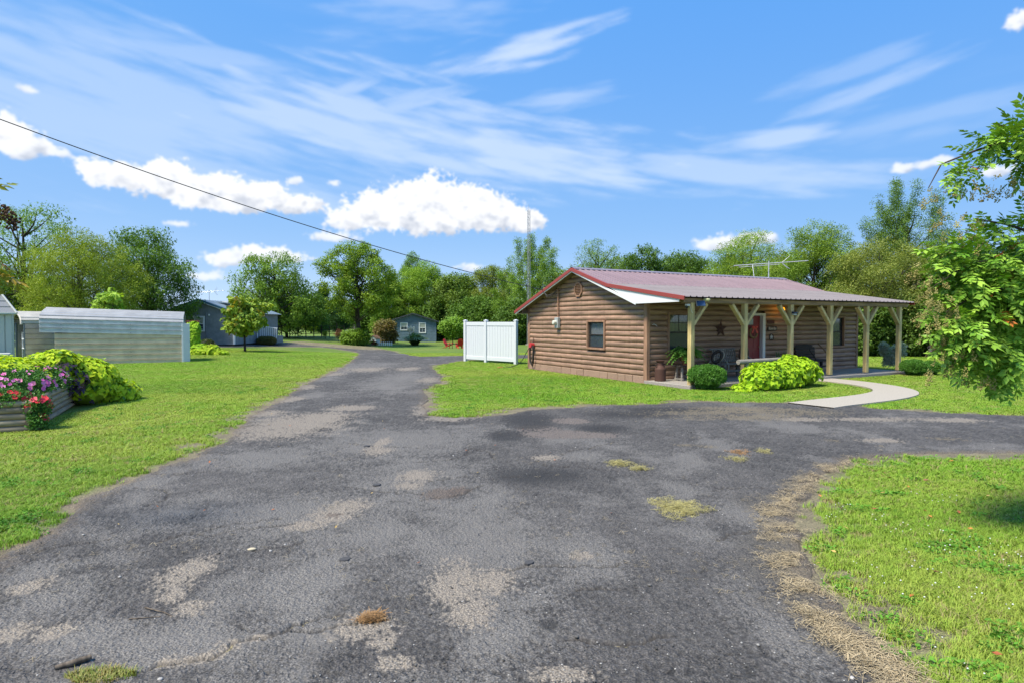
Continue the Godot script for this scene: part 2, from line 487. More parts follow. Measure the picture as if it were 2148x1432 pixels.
func crack_d(x: float, z: float) -> float:
	var best := 1.0
	var p := Vector2(x, z)
	for s in cracks.get(Vector2i(floori(x / 0.5), floori(z / 0.5)), []):
		best = minf(best, p.distance_to(Geometry2D.get_closest_point_to_segment(p, s[0], s[1])))
	return best

func grounds() -> void:
	walk = [Vector2(9.644, -19.301), Vector2(10.011, -18.387), Vector2(10.189, -17.358), Vector2(10.095, -16.438), Vector2(9.73, -15.664), Vector2(9.179, -15.055), Vector2(8.456, -14.492), Vector2(7.746, -14.054), Vector2(6.921, -13.561), Vector2(6.369, -13.177)]
	make_sdf()
	M.asphalt = mat(1, 1, 1, 0.9, 0.0, TX.asphalt, 0.42, TX.chips, 2.4)
	M.asphalt.uv1_world_triplanar = true
	M.asphalt.vertex_color_use_as_albedo = true
	M.lawn = mat(1, 1, 1, 0.9, 0.0, TX.turf, 0.45, TX.aggregate, 2.0)
	M.lawn.uv1_world_triplanar = true
	M.lawn.vertex_color_use_as_albedo = true
	var sand := Color(0.58, 0.50, 0.405)
	var dust := Color(0.40, 0.375, 0.345)
	var clay := Color(0.27, 0.20, 0.155)
	var straw := Color(0.42, 0.345, 0.225)
	var rd := spots([[-0.281, -5.058, 0.45, 0.969], [-1.97, -5.64, 0.731, 0.549], [-2.978, -3.92, 0.298, 0.401], [-1.075, -7.261, 0.66, 0.901], [-0.066, -3.588, 0.298, 0.501], [-1.408, -4.214, 0.224, 0.462], [-2.065, -3.426, 0.42, 0.206], [-1.794, -9.241, 1.053, 1.021], [0.592, -4.611, 0.211, 0.37], [-3.248, -8.203, 0.502, 0.58], [-3.515, -19.079, 0.862, 2.755], [-5.952, -24.775, 1.135, 2.091], [1.556, -3.588, 0.19, 0.501], [0.986, -8.172, 0.251, 0.289], [-3.413, -4.335, 0.199, 0.246], [-2.475, -3.478, 0.16, 0.213], [2.196, -5.617, 0.172, 0.41]], dust, 0.8, 0.75, 0.5, 1.7)
	rd += spots([[-3.798, -10.698, 0.855, 1.075], [-3.593, -11.409, 0.525, 0.671], [-2.341, -4.379, 0.141, 0.268], [-2.211, -3.987, 0.08, 0.139], [-2.021, -3.817, 0.088, 0.09], [-0.383, -4.15, 0.165, 0.315], [-0.261, -3.761, 0.144, 0.186], [-0.111, -4.21, 0.129, 0.186], [-0.86, -3.57, 0.17, 0.157], [-0.731, -3.415, 0.079, 0.082], [-1.651, -5.691, 0.201, 0.197], [-1.565, -5.955, 0.165, 0.185], [-1.818, -5.393, 0.166, 0.114], [-1.075, -7.164, 0.242, 0.311], [-1.873, -8.533, 0.17, 0.283], [-1.935, -9.138, 0.098, 0.288], [-1.117, -6.737, 0.155, 0.177], [-0.61, -3.198, 0.098, 0.063], [0.256, -3.089, 0.166, 0.076], [-3.261, -4.132, 0.114, 0.165], [-2.65, -3.522, 0.081, 0.098], [-2.87, -3.523, 0.097, 0.109], [-3.373, -12.894, 0.436, 0.358], [-1.663, -12.868, 0.255, 1.271], [-1.189, -11.492, 0.442, 0.341], [-5.705, -17.063, 0.315, 0.625], [-5.237, -14.327, 0.33, 0.441], [-5.475, -23.404, 0.719, 0.938], [-6.123, -21.253, 0.294, 0.581], [-3.984, -23.625, 0.436, 0.718], [-2.568, -19.175, 0.295, 0.788], [-4.796, -12.091, 0.279, 0.378], [5.411, -11.374, 0.525, 0.223], [6.641, -11.374, 0.612, 0.223], [8.056, -11.263, 0.433, 0.219], [0.414, -8.107, 0.175, 0.142], [5.59, -9.315, 0.287, 0.15], [0.531, -4.676, 0.065, 0.076]], sand, 0.95, 0.3, 0.7, 1.25)
	rd += spots([[0.881, -9.841, 0.847, 0.376], [0.444, -10.278, 0.395, 0.41], [1.043, -11.163, 0.377, 0.376], [1.246, -9.709, 0.448, 0.244]], Color(0.36, 0.30, 0.26), 1.0, 0.12, 0.35)
	rd += spots([[-0.714, -6.406, 0.256, 0.249], [-0.553, -6.545, 0.151, 0.149], [-1.655, -5.7, 0.088, 0.085]], clay, 0.7, 0.4, 0.7)
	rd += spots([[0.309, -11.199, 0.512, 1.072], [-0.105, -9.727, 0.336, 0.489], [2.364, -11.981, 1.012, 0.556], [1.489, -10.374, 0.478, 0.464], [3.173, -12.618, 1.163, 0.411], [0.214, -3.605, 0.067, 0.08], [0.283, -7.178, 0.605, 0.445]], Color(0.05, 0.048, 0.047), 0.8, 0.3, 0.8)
	rd += spots([[3.734, -12.223, 1.408, 0.45], [5.258, -12.487, 1.247, 0.47], [4.354, -11.607, 1.338, 0.348], [5.841, -12.091, 0.836, 0.378], [4.487, -12.752, 1.078, 0.35], [2.535, -8.953, 0.179, 0.104], [2.78, -8.851, 0.136, 0.102], [6.679, -9.429, 0.261, 0.154], [4.87, -9.315, 0.1, 0.15]], straw, 0.75, 0.6, 1.3)
	# the strip of bare earth and dead clippings along the right-hand lawn
	rd += spots([[4.493, -8, 0.369, 0.249], [3.962, -7.635, 0.264, 0.303], [3.416, -7.058, 0.217, 0.345], [3.137, -6.744, 0.233, 0.276], [2.766, -6.201, 0.286, 0.267], [2.481, -5.808, 0.312, 0.235], [2.335, -5.467, 0.21, 0.26], [2.196, -5.049, 0.201, 0.266], [2.117, -4.741, 0.218, 0.294], [1.993, -4.421, 0.21, 0.273], [1.932, -4.106, 0.182, 0.265], [1.863, -3.829, 0.182, 0.231], [1.832, -3.589, 0.192, 0.226], [1.83, -3.374, 0.194, 0.2], [1.878, -3.184, 0.195, 0.179], [1.897, -3.013, 0.185, 0.161]], straw, 0.9, 0.6, 0.9, 0.8)
	rd += spots([[2.032, -4.894, 0.225, 0.313], [1.77, -4.431, 0.136, 0.342], [2.46, -6.044, 0.278, 0.317], [1.653, -3.898, 0.179, 0.266]], Color(0.24, 0.215, 0.18), 0.7, 0.7, 0.9)
	var line := [Vector2(-1.816, -3.183), Vector2(-1.693, -3.21), Vector2(-1.586, -3.275), Vector2(-1.554, -3.403), Vector2(-1.442, -3.455), Vector2(-1.369, -3.476)]
	for k in line.size() - 1:
		for t in 5:
			var p: Vector2 = line[k].lerp(line[k + 1], t / 5.0)
			rd.append([p.x + rf(-0.02, 0.02), p.y + rf(-0.02, 0.02), 0.06 if k < 3 else 0.035, 0.05 if k < 3 else 0.025, sand, 0.95, 0.5, 1.0])
	var rbin := bins(rd)
	var lawnp := spots([[-6.614, -21.35, 0.817, 1.557], [-6.253, -18.759, 0.862, 1.204], [-6.944, -24.184, 0.556, 1.499], [-1.141, -23.217, 0.641, 1.383], [-2.014, -25.203, 0.58, 1.358], [-6.521, -15.276, 0.469, 0.601], [-2.075, -18.712, 0.316, 0.751], [-4.16, -5.808, 0.268, 0.235], [-4.093, -5.098, 0.196, 0.181], [-4.43, -6.939, 0.213, 0.167], [-0.72, -12.618, 0.679, 0.411], [-1.417, -12.798, 0.235, 0.843], [-5.808, -9.709, 0.373, 0.244], [-4.53, -8.971, 0.413, 0.417], [-4.975, -10.853, 0.333, 0.406], [-6.922, -10.134, 0.467, 0.266], [-7.907, -10.853, 0.333, 0.406], [-7.705, -10.132, 0.467, 0.221], [-5.289, -13.356, 0.41, 0.613], [-7.327, -11.383, 0.787, 0.391]], Color(0.33, 0.28, 0.15), 0.75, 0.7, 0.9)
	lawnp += spots([[-4.043, -4.985, 0.153, 0.152], [-4.322, -6.035, 0.167, 0.222], [5.014, -15.263, 0.704, 0.401], [-1.791, -13.414, 0.185, 1.078]], Color(0.27, 0.2, 0.145), 0.9, 0.4, 0.7)
	var lbin := bins(lawnp)
	var soil := Color(0.17, 0.115, 0.08)
	var asphalt_color := func(x: float, z: float) -> Color:
		var a := n1.get_noise_2d(x, z)
		var b := n2.get_noise_2d(x + 5.0, z)
		var g := n3.get_noise_2d(x * 1.6, z * 1.6)
		var h := n5.get_noise_2d(x, z)
		var c := Color(0.205, 0.19, 0.177) * (1.0 + 0.3 * a + 0.3 * b + 0.45 * g + 0.5 * h)
		c = c.lerp(dust, 0.75 * sm(0.05, 0.6, n4.get_noise_2d(x * 6.0, z * 3.0) + 0.4 * a + 0.35 * b + 0.25 * h))
		c = paint(rbin, c, x, z, a * 0.45 + b * 0.5 + g * 0.6 + h * 0.75)
		c = c.lerp(Color(0.075, 0.066, 0.058), 0.7 * sm(0.02, 0.006, crack_d(x, z)))
		var e := edge(x, z)
		c = c.lerp(straw.lerp(clay, 0.5 + 0.5 * b), 0.75 * sm(0.22, -0.02, e + g * 0.12))
		return Color(c.r, c.g, c.b)
	make_cracks()
	var asphalt_height := func(x: float, z: float) -> float:
		var e := edge(x, z) - 0.0
		var crk := crack_d(x, z)
		return lerpf(-0.05, 0.014, sm(-0.10, 0.06, e)) + n2.get_noise_2d(x * 1.2, z * 1.2) * 0.006 + n3.get_noise_2d(x * 1.3, z * 1.3) * 0.008 + n5.get_noise_2d(x, z) * 0.004 + n1.get_noise_2d(x, z) * 0.006 * sm(0.3, 1.0, e) + terr(x, z) - 0.016 * sm(0.022, 0.004, crk)
	var fine := PackedFloat32Array()
	for k in 861: fine.append(deg_to_rad(-43.0 + k * 0.1))
	structure("driveway", sheet(asphalt_color, asphalt_height, func(x, z): return sd(x, z) > -0.35, rings(2.2, 60.0, 0.0055, 0.5), fine), M.asphalt)
	var wide := PackedFloat32Array()
	for k in 37: wide.append(deg_to_rad(43.0 + k * 274.0 / 36.0))
	structure("driveway", sheet(func(_x, _z): return Color(0.075, 0.075, 0.078), func(_x, _z): return 0.014, func(x, z): return sd(x, z) > -0.35, rings(0.3, 20.0, 0.05, 0.5), wide), M.asphalt)
	var near := PackedFloat32Array()
	for k in 44: near.append(deg_to_rad(-43.0 + k * 2.0))
	structure("driveway", sheet(func(_x, _z): return Color(0.075, 0.075, 0.078), func(_x, _z): return 0.012, func(x, z): return sd(x, z) > -0.35, rings(0.3, 2.2, 0.1, 0.3), near), M.asphalt)
	var lawn_color := func(x: float, z: float) -> Color:
		var a := n1.get_noise_2d(x, z)
		var b := n2.get_noise_2d(x, z + 9.0)
		var g := n4.get_noise_2d(x, z)
		var c := Color(0.19, 0.31, 0.032) * (1.0 + 0.12 * a + 0.14 * b)
		c = c.lerp(Color(0.30, 0.35, 0.065), 0.6 * sm(-0.1, 0.6, g + 0.5 * a))
		c = c.lerp(Color(0.085, 0.21, 0.013), 0.5 * sm(0.1, 0.6, n4.get_noise_2d(x + 50.0, z * 1.4) + 0.3 * b))
		c = paint(lbin, c, x, z, a * 0.5 + b * 0.6)
		var e := edge(x, z)
		c = c.lerp(straw.lerp(clay, 0.5 + b), 0.85 * sm(-0.62, -0.08, e + 0.35 * b + 0.35 * a))
		if z < -14.0 and x > 0.0 and x < 18.0:
			var p := CINV * Vector3(x, 0, z)
			var dx := maxf(maxf(-0.1 - p.x, p.x - 10.35), 0.0)
			var dz := maxf(maxf(-7.0 - p.z, p.z - 1.8), 0.0)
			var bed := 0.28 + (0.55 if p.z > 1.0 and p.x > 4.8 else 0.0) + (0.25 if p.z > 1.0 and p.x < 2.0 else 0.0)
			c = c.lerp(soil, sm(bed + 0.15, bed - 0.1, sqrt(dx * dx + dz * dz) + 0.2 * b))
		if z < -30.0 and x > 16.0: c = c.lerp(Color(0.14, 0.10, 0.06), sm(0.2, 1.4, -z - 31.0 + a))
		return Color(c.r, c.g, c.b)
	var lawn_height := func(x: float, z: float) -> float: return n1.get_noise_2d(x, z) * 0.012 + n2.get_noise_2d(x, z) * 0.006 - 0.004 + terr(x, z)
	structure("lawn", sheet(lawn_color, lawn_height, func(_x, _z): return true, rings(2.0, 420.0, 0.011, 30.0), fine_lawn()), M.lawn)
	var skirt := PackedFloat32Array()
	for k in 61: skirt.append(deg_to_rad(44.0 + k * 272.0 / 60.0))
	structure("lawn", sheet(func(_x, _z): return Color(0.13, 0.2, 0.035), func(_x, _z): return -0.008, func(_x, _z): return true, rings(0.2, 420.0, 0.2, 40.0), skirt), M.lawn)
	var foot := PackedFloat32Array()
	for k in 12: foot.append(deg_to_rad(-44.0 + k * 8.0))
	structure("lawn", sheet(func(_x, _z): return Color(0.13, 0.2, 0.035), func(_x, _z): return -0.01, func(_x, _z): return true, rings(0.2, 2.0, 0.2, 1.0), foot), M.lawn)
	# curved concrete walk
	M.concrete = mat(0.56, 0.50, 0.41, 0.85, 0.0, TX.speck, 0.9, TX.aggregate, 0.15)
	M.concrete.uv1_world_triplanar = true
	var wm := MB.new()
	var cur := Curve3D.new()
	for k in walk.size():
		var p: Vector2 = walk[k]
		var a: Vector2 = walk[maxi(k - 1, 0)]
		var b: Vector2 = walk[mini(k + 1, walk.size() - 1)]
		var t := (b - a) * 0.18
		cur.add_point(Vector3(p.x, 0, p.y), -Vector3(t.x, 0, t.y), Vector3(t.x, 0, t.y))
	var len := cur.get_baked_length()
	var cnt := 60
	var prev := []
	for k in cnt + 1:
		var o := len * k / cnt
		var p := cur.sample_baked(o, true)
		var t := (cur.sample_baked(minf(o + 0.08, len), true) - cur.sample_baked(maxf(o - 0.08, 0), true)).normalized()
		var s := t.cross(Vector3.UP) * 0.5
		var now := [p + s + Vector3.UP * 0.035, p - s + Vector3.UP * 0.035, p + s * 1.02 - Vector3.UP * 0.03, p - s * 1.02 - Vector3.UP * 0.03]
		if prev:
			wm.quad(prev[0], prev[1], now[1], now[0], Vector3.UP)
			wm.quad(prev[0], now[0], now[2], prev[2], s.normalized())
			wm.quad(prev[1], now[1], now[3], prev[3], -s.normalized())
		prev = now
	structure("walkway", wm, M.concrete)

func fine_lawn() -> PackedFloat32Array:
	var o := PackedFloat32Array()
	for k in 441: o.append(deg_to_rad(-44.0 + k * 0.2))
	return o

func open_ground(x: float, z: float) -> bool:
	var p := CINV * Vector3(x, 0, z)
	if p.x > -0.25 and p.x < 10.5 and p.z > -7.1 and p.z < 1.95: return false
	for b in blocked:
		var d := Vector2(x - b[0], z - b[1]).rotated(b[4])
		if absf(d.x) < b[2] and absf(d.y) < b[3]: return false
	if x > 7.0 and x < 14.0 and z < -12.0 and z > -21.0 and walk_d(x, z) < 0.55: return false
	return true

func tuft(seed_: int, blades: int, spread: float, tall: float, wide: float, lean: float) -> ArrayMesh:
	var r := RandomNumberGenerator.new()
	r.seed = seed_
	var mb := MB.new()
	for k in blades:
		var a := r.randf() * TAU
		var p := Vector3(cos(a), 0, sin(a)) * spread * sqrt(r.randf())
		var d := r.randf() * TAU
		var o := Vector3(cos(d), 0, sin(d))
		var s := Vector3(-o.z, 0, o.x) * wide * r.randf_range(0.7, 1.2)
		var h := tall * r.randf_range(0.5, 1.1)
		var l := lean * r.randf_range(0.3, 1.2) * h
		var q := p + o * l * 0.4 + Vector3.UP * h * 0.62
		var t := p + o * l * 1.2 + Vector3.UP * h
		var nn := (o * -0.6 + Vector3.UP * 0.8).normalized()
		p.y -= 0.012
		mb.quad(p - s, p + s, q + s * 0.8, q - s * 0.8, nn)
		mb.tri(q - s * 0.8, q + s * 0.8, t, nn)
	return mb.mesh()

func grass() -> void:
	rng.seed = 501
	M.blade = leafmat(0.6, 0.55)
	var kinds := [tuft(1, 20, 0.05, 0.05, 0.0022, 1.3), tuft(2, 20, 0.07, 0.042, 0.0028, 1.3), tuft(3, 26, 0.15, 0.034, 0.0042, 0.8)]
	var bufs := [PackedFloat32Array(), PackedFloat32Array(), PackedFloat32Array(), PackedFloat32Array()]
	kinds.append(clump(61, 12, 0.05, 0.03, 0.022, 0.0, true))
	var r := 2.6
	while r < 48.0:
		var dr := maxf(0.25, r * 0.03)
		var dens := (1900.0 if r < 9.0 else 1300.0) * pow(5.0 / maxf(r, 5.0), 1.05)
		var cnt := int(dens * deg_to_rad(92.0) * r * dr)
		for k in cnt:
			var a := deg_to_rad(rf(-46.0, 46.0))
			var q := r + rng.randf() * dr
			var x := q * sin(a)
			var z := -q * cos(a)
			var e := sd(x, z)
			if e > 0.1: continue
			e = edge(x, z)
			if e > -0.06: continue
			if e > -0.75 and rng.randf() > sm(0.0, -0.6, e + n2.get_noise_2d(x, z) * 0.3 + n1.get_noise_2d(x, z) * 0.3): continue
			if not open_ground(x, z): continue
			var g := n4.get_noise_2d(x, z) + 0.5 * n1.get_noise_2d(x, z)
			if n1.get_noise_2d(x * 1.7 + 30.0, z * 1.7) > 0.28 and rng.randf() < 0.5: continue
			var c := Color(0.205, 0.38, 0.034).lerp(Color(0.36, 0.43, 0.075), clampf(0.3 + g * 0.7 + rf(-0.3, 0.3), 0.0, 1.0))
			c = c.lerp(Color(0.10, 0.26, 0.015), 0.7 * rng.randf() * sm(0.0, 0.5, n4.get_noise_2d(x + 50.0, z * 1.4)))
			c *= rf(0.82, 1.1)
			if rng.randf() < 0.09: c = Color(0.34, 0.28, 0.13)
			if q < 20.0 and n2.get_noise_2d(x * 0.6 + 80.0, z * 0.6) > 0.3 and rng.randf() < 0.3:
				put(bufs[3], Basis(Vector3.UP, rng.randf() * TAU) * Basis.from_scale(Vector3(1.0, 0.5, 1.0) * rf(0.7, 1.4)), Vector3(x, terr(x, z) + 0.02, z), Color(0.12, 0.30, 0.03) * rf(0.7, 1.2))
				continue
			var s := (0.75 + 0.012 * q) * rf(0.75, 1.2)
			var kind := 0 if q < 7.0 and rng.randf() < 0.6 else (1 if q < 13.0 else 2)
			var b := Basis(Vector3.UP, rng.randf() * TAU).scaled(Vector3(s, s * rf(0.7, 1.2) * (1.0 if q < 12.0 else 0.8), s))
			put(bufs[kind], b, Vector3(x, terr(x, z), z), c)
		r += dr
	var lab := ["short fine blades of lawn grass nearest the driveway", "mown lawn grass at middle distance either side of driveway", "mown lawn grass farther off around the cabin and sheds"]
	lab.append("patches of small broad-leaved weeds in the lawns")
	for k in 4: tag(swarm(self, "lawn_grass" if k < 3 else "lawn_weeds", kinds[k], M.blade, bufs[k], "stuff"), lab[k], "grass")
	print("grass ", bufs[0].size() / 16, " ", bufs[1].size() / 16, " ", bufs[2].size() / 16)

# ------------------------------------------------------------------ foliage
func leaf(mb: MB, p: Vector3, d: Vector3, up: Vector3, length: float, width: float, fold := 0.25) -> void:
	var s := d.cross(up).normalized() * width * 0.5
	var nn := s.cross(d).normalized()
	var mid := p + d * length * 0.45 - nn * width * fold * 0.5
	var tip := p + d * length - nn * length * 0.08
	mb.quad(p, mid + s + nn * width * fold * 0.5, tip, mid, (nn - s.normalized() * fold).normalized())
	mb.quad(p, mid, tip, mid - s + nn * width * fold * 0.5, (nn + s.normalized() * fold).normalized())

func flat_leaf(mb: MB, p: Vector3, d: Vector3, up: Vector3, length: float, width: float) -> void:
	var s := d.cross(up).normalized() * width * 0.5
	mb.quad(p, p + d * length * 0.5 + s, p + d * length, p + d * length * 0.5 - s, s.cross(d).normalized())

func rdir(r: RandomNumberGenerator) -> Vector3:
	var y := r.randf_range(-1, 1)
	var a := r.randf() * TAU
	return Vector3(cos(a) * sqrt(1 - y * y), y, sin(a) * sqrt(1 - y * y))

func clump(seed_: int, leaves: int, size: float, length: float, width: float, droop := 0.0, folded := false) -> ArrayMesh:
	var r := RandomNumberGenerator.new()
	r.seed = seed_
	var mb := MB.new()
	for k in leaves:
		var d := rdir(r)
		var p := d * size * pow(r.randf(), 0.5) * Vector3(1, 0.75, 1)
		d = (rdir(r) + d * 0.8 + Vector3.DOWN * droop).normalized()
		var up := (rdir(r) * 0.7 + Vector3.UP).normalized()
		var l := length * r.randf_range(0.7, 1.25)
		if folded: leaf(mb, p, d, up, l, width * r.randf_range(0.8, 1.2))
		else: flat_leaf(mb, p, d, up, l, width * r.randf_range(0.8, 1.2))
	return mb.mesh()

func heart(length: float, lobes := false) -> ArrayMesh:
	var mb := MB.new()
	var o := [Vector2(0, 0), Vector2(0.28, -0.14), Vector2(0.5, 0.05), Vector2(0.46, 0.32), Vector2(0.2, 0.7), Vector2(0, 1.0)]
	if lobes: o = [Vector2(0, 0), Vector2(0.34, -0.16), Vector2(0.62, 0.12), Vector2(0.3, 0.32), Vector2(0.22, 0.62), Vector2(0, 1.0)]
	for s in [-1.0, 1.0]:
		for k in range(1, o.size() - 1):
			var a := Vector3(s * o[k].x, -absf(o[k].x) * -0.12 - 0.25 * o[k].y * o[k].y, -o[k].y) * length
			var b := Vector3(s * o[k + 1].x, absf(o[k + 1].x) * 0.12 - 0.25 * o[k + 1].y * o[k + 1].y, -o[k + 1].y) * length
			var c := Vector3(0, 0, 0) if k < 3 else Vector3(0, -0.06, -0.45) * length
			mb.tri(c, a, b, (Vector3.UP + Vector3(-s * 0.12, 0, 0)).normalized())
		mb.tri(Vector3.ZERO, Vector3(s * o[3].x, 0.02, -o[3].y) * length, Vector3(0, -0.06, -0.45) * length, Vector3.UP)
	return mb.mesh()

var K := {}

func clumps() -> void:
	K.broad = clump(31, 14, 0.34, 0.20, 0.13, 0.1)
	K.fine = clump(32, 22, 0.34, 0.13, 0.06, 0.0)
	K.oak = clump(33, 14, 0.36, 0.19, 0.11, 0.0)
	K.big = clump(34, 10, 0.26, 0.30, 0.22, 0.7, true)
	K.tiny = clump(35, 16, 0.06, 0.034, 0.02, 0.0)
	K.cedar = clump(36, 26, 0.30, 0.20, 0.035, -0.2)
	K.sage = clump(37, 14, 0.07, 0.06, 0.02, -0.5)
	K.heart = heart(0.095)
	K.lobed = heart(0.10, true)
	K.bighart = heart(0.16)
	M.leaf = leafmat(0.6, 0.8)
	M.gloss = leafmat(0.4, 0.6)
	M.bark = mat(0.11, 0.09, 0.07, 0.95, 0.0, TX.bark, 1.2, TX.aggregate, 1.5)
	M.bark_pale = mat(0.22, 0.19, 0.16, 0.95, 0.0, TX.bark, 1.2, TX.aggregate, 1.5)

func limb(mb: MB, a: Vector3, b: Vector3, r0: float, r1: float, bend: float, sides := 5, steps := 4) -> Array:
	var pts := []
	var rad := []
	var side := (b - a).cross(Vector3.UP)
	side = side.normalized() if side.length() > 0.01 else Vector3.RIGHT
	var w := rf(-1, 1) * bend * a.distance_to(b)
	for k in steps + 1:
		var t := float(k) / steps
		pts.append(a.lerp(b, t) + (side * w - Vector3.UP * bend * a.distance_to(b) * 0.5) * sin(t * PI))
		rad.append(lerpf(r0, r1, t))
	mb.tube(pts, rad, sides, false)
	return pts

# o: base (crown starts, share of height), blobs, per (clumps each), size (blob radius, share of width), kind, light, dark, spike, lean, shape, trunk
func tree(called: String, label: String, x: float, z: float, h: float, w: float, seed_: int, o := {}, group := "") -> Node3D:
	rng.seed = seed_
	var t := thing(called, label, "tree" if not called.contains("shrub") and not called.contains("bush") else "shrub", Vector3(x, terr(x, z) - 0.02, z), 0.0, group)
	h -= terr(x, z)
	var base: float = o.get("base", 0.2)
	var nb: int = int(o.get("blobs", 26) * 1.25)
	var per: int = int(o.get("per", 60) * 1.2)
	var br: float = o.get("size", 0.15) * w
	var light: Color = o.get("light", Color(0.17, 0.25, 0.04))
	var dark: Color = o.get("dark", Color(0.07, 0.14, 0.02))
	var spike: float = o.get("spike", 0.0)
	var lean: Vector3 = o.get("lean", Vector3.ZERO)
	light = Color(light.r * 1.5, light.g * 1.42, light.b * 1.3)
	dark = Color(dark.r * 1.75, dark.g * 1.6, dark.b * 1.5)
	var full: float = o.get("full", 0.42)
	var tr: float = o.get("trunk", 0.02 * h + 0.05)
	var cs: float = o.get("clump", clampf(-z / 60.0, 0.8, 1.6))
	var tm := MB.new()
	var cb := base * h
	var fork := Vector3(lean.x * 0.5, cb + 0.25 * (h - cb), lean.z * 0.5)
	limb(tm, Vector3.ZERO, fork, tr * 1.15, tr * 0.65, 0.03, 8, 6)
	limb(tm, fork, Vector3(lean.x, h * 0.86, lean.z), tr * 0.65, tr * 0.15, 0.05, 6, 5)
	var cents := []
	for k in nb:
		var best := Vector3.ZERO
		var bd := -1.0
		for q in 6:
			var f := rng.randf()
			var y := lerpf(cb + br * 0.5, h - br * 0.5, f)
			var ring := w * 0.5 * pow(sin(PI * clampf(0.06 + 0.94 * pow(f, full / 0.42 * 0.9) * 0.92, 0.02, 0.98)), 0.55) - br * 0.35
			var a := rng.randf() * TAU
			var d := sqrt(rng.randf()) * maxf(ring, 0.1)
			var p := Vector3(cos(a) * d, y, sin(a) * d) + lean * f
			var m := 1e9
			for c in cents: m = minf(m, ((c - p) * Vector3(1, 1.3, 1)).length())
			if m > bd:
				bd = m
				best = p
		cents.append(best)
	var buf := PackedFloat32Array()
	for c in cents:
		var start := Vector3(lean.x * 0.6, clampf(c.y - rf(0.25, 0.5) * Vector2(c.x, c.z).length() - 0.1 * h, cb * 0.8, h * 0.8), lean.z * 0.6) if rng.randf() < 0.6 else fork
		limb(tm, start, c, tr * 0.32, 0.012, 0.08)
		var tone := clampf(rf(-0.25, 0.25) + 0.5, 0.0, 1.0)
		var rr := br * rf(0.75, 1.3)
		var out: Vector3 = (c - Vector3(lean.x * 0.5, cb + 0.35 * (h - cb), lean.z * 0.5)).normalized()
		var m := int(per * pow(rr / br, 2.0))
		for k in m:
			var d := rdir(rng)
			var p: Vector3 = c + d * Vector3(1, 0.75, 1) * rr * pow(rng.randf(), 0.42)
			if spike > 0.0 and rng.randf() < 0.5:
				var u: Vector3 = (out + Vector3.UP * 0.9 + rdir(rng) * 0.25).normalized()
				p = c + u * rr * rf(0.3, 1.0 + spike) + d * rr * 0.13
			var s := rf(0.65, 1.25) * cs
			var b := Basis.from_euler(Vector3(rf(-0.6, 0.6), rng.randf() * TAU, rf(-0.6, 0.6))).scaled(Vector3(s, s, s))
			var col := dark.lerp(light, clampf(tone + rf(-0.3, 0.3), 0.0, 1.0)) * rf(0.85, 1.15)
			if o.has("odd") and rng.randf() < o.get("oddness", 0.05): col = o.odd
			put(buf, b, p, col)
	part(t, "trunk", tm, o.get("bark", M.bark))
	swarm(t, "crown", K[o.get("kind", "broad")], M.leaf, buf)
	return t

# a mound of single leaves or small clumps lying over a set of ellipsoids [centre, radii, share]
func mound(t: Node3D, called: String, kind: String, material: Material, lumps: Array, count: int, cols: Array, tilt := 0.5, scale := 1.0, shell := 0.25, odd = null, oddness := 0.0) -> void:
	var buf := PackedFloat32Array()
	for l in lumps:
		var c: Vector3 = l[0]
		var r: Vector3 = l[1]
		for k in int(count * l[2]):
			var d := rdir(rng)
			if d.y < -0.35: d.y = absf(d.y)
			var q := 1.0 - shell * pow(rng.randf(), 1.6)
			var bump := 1.0 + 0.2 * n2.get_noise_3d((c.x + d.x * r.x) * 1.3 + c.z, d.y * 1.2, (c.z + d.z * r.z) * 1.3)
			var p := c + d * r * q * bump
			if p.y < 0.02: p.y = rf(0.01, 0.06)
			var nn := (d / r).normalized()
			var up := (nn + rdir(rng) * tilt + Vector3.UP * 0.35).normalized()
			var f := (Vector3.DOWN * 0.5 + nn * 0.6 + rdir(rng) * 0.8)
			f = (f - up * f.dot(up)).normalized()
			var b := Basis(f.cross(up), up, -f).scaled(Vector3.ONE)
			var s := scale * rf(0.6, 1.25)
			b = Basis(b.x * s, b.y * s, b.z * s)
			var col: Color = cols[0].lerp(cols[1], rng.randf()) * rf(0.85, 1.12)
			if odd != null and rng.randf() < oddness: col = odd
			put(buf, b, p, col)
	swarm(t, called, K[kind], material, buf)

func core(t: Node3D, called: String, lumps: Array, k: float, tint := Color(0.16, 0.20, 0.05)) -> void:
	var mb := MB.new()
	for l in lumps: mb.sphere(l[0], l[1] * k, 12, 7)
	part(t, called, mb, mat(tint.r, tint.g, tint.b, 0.9))

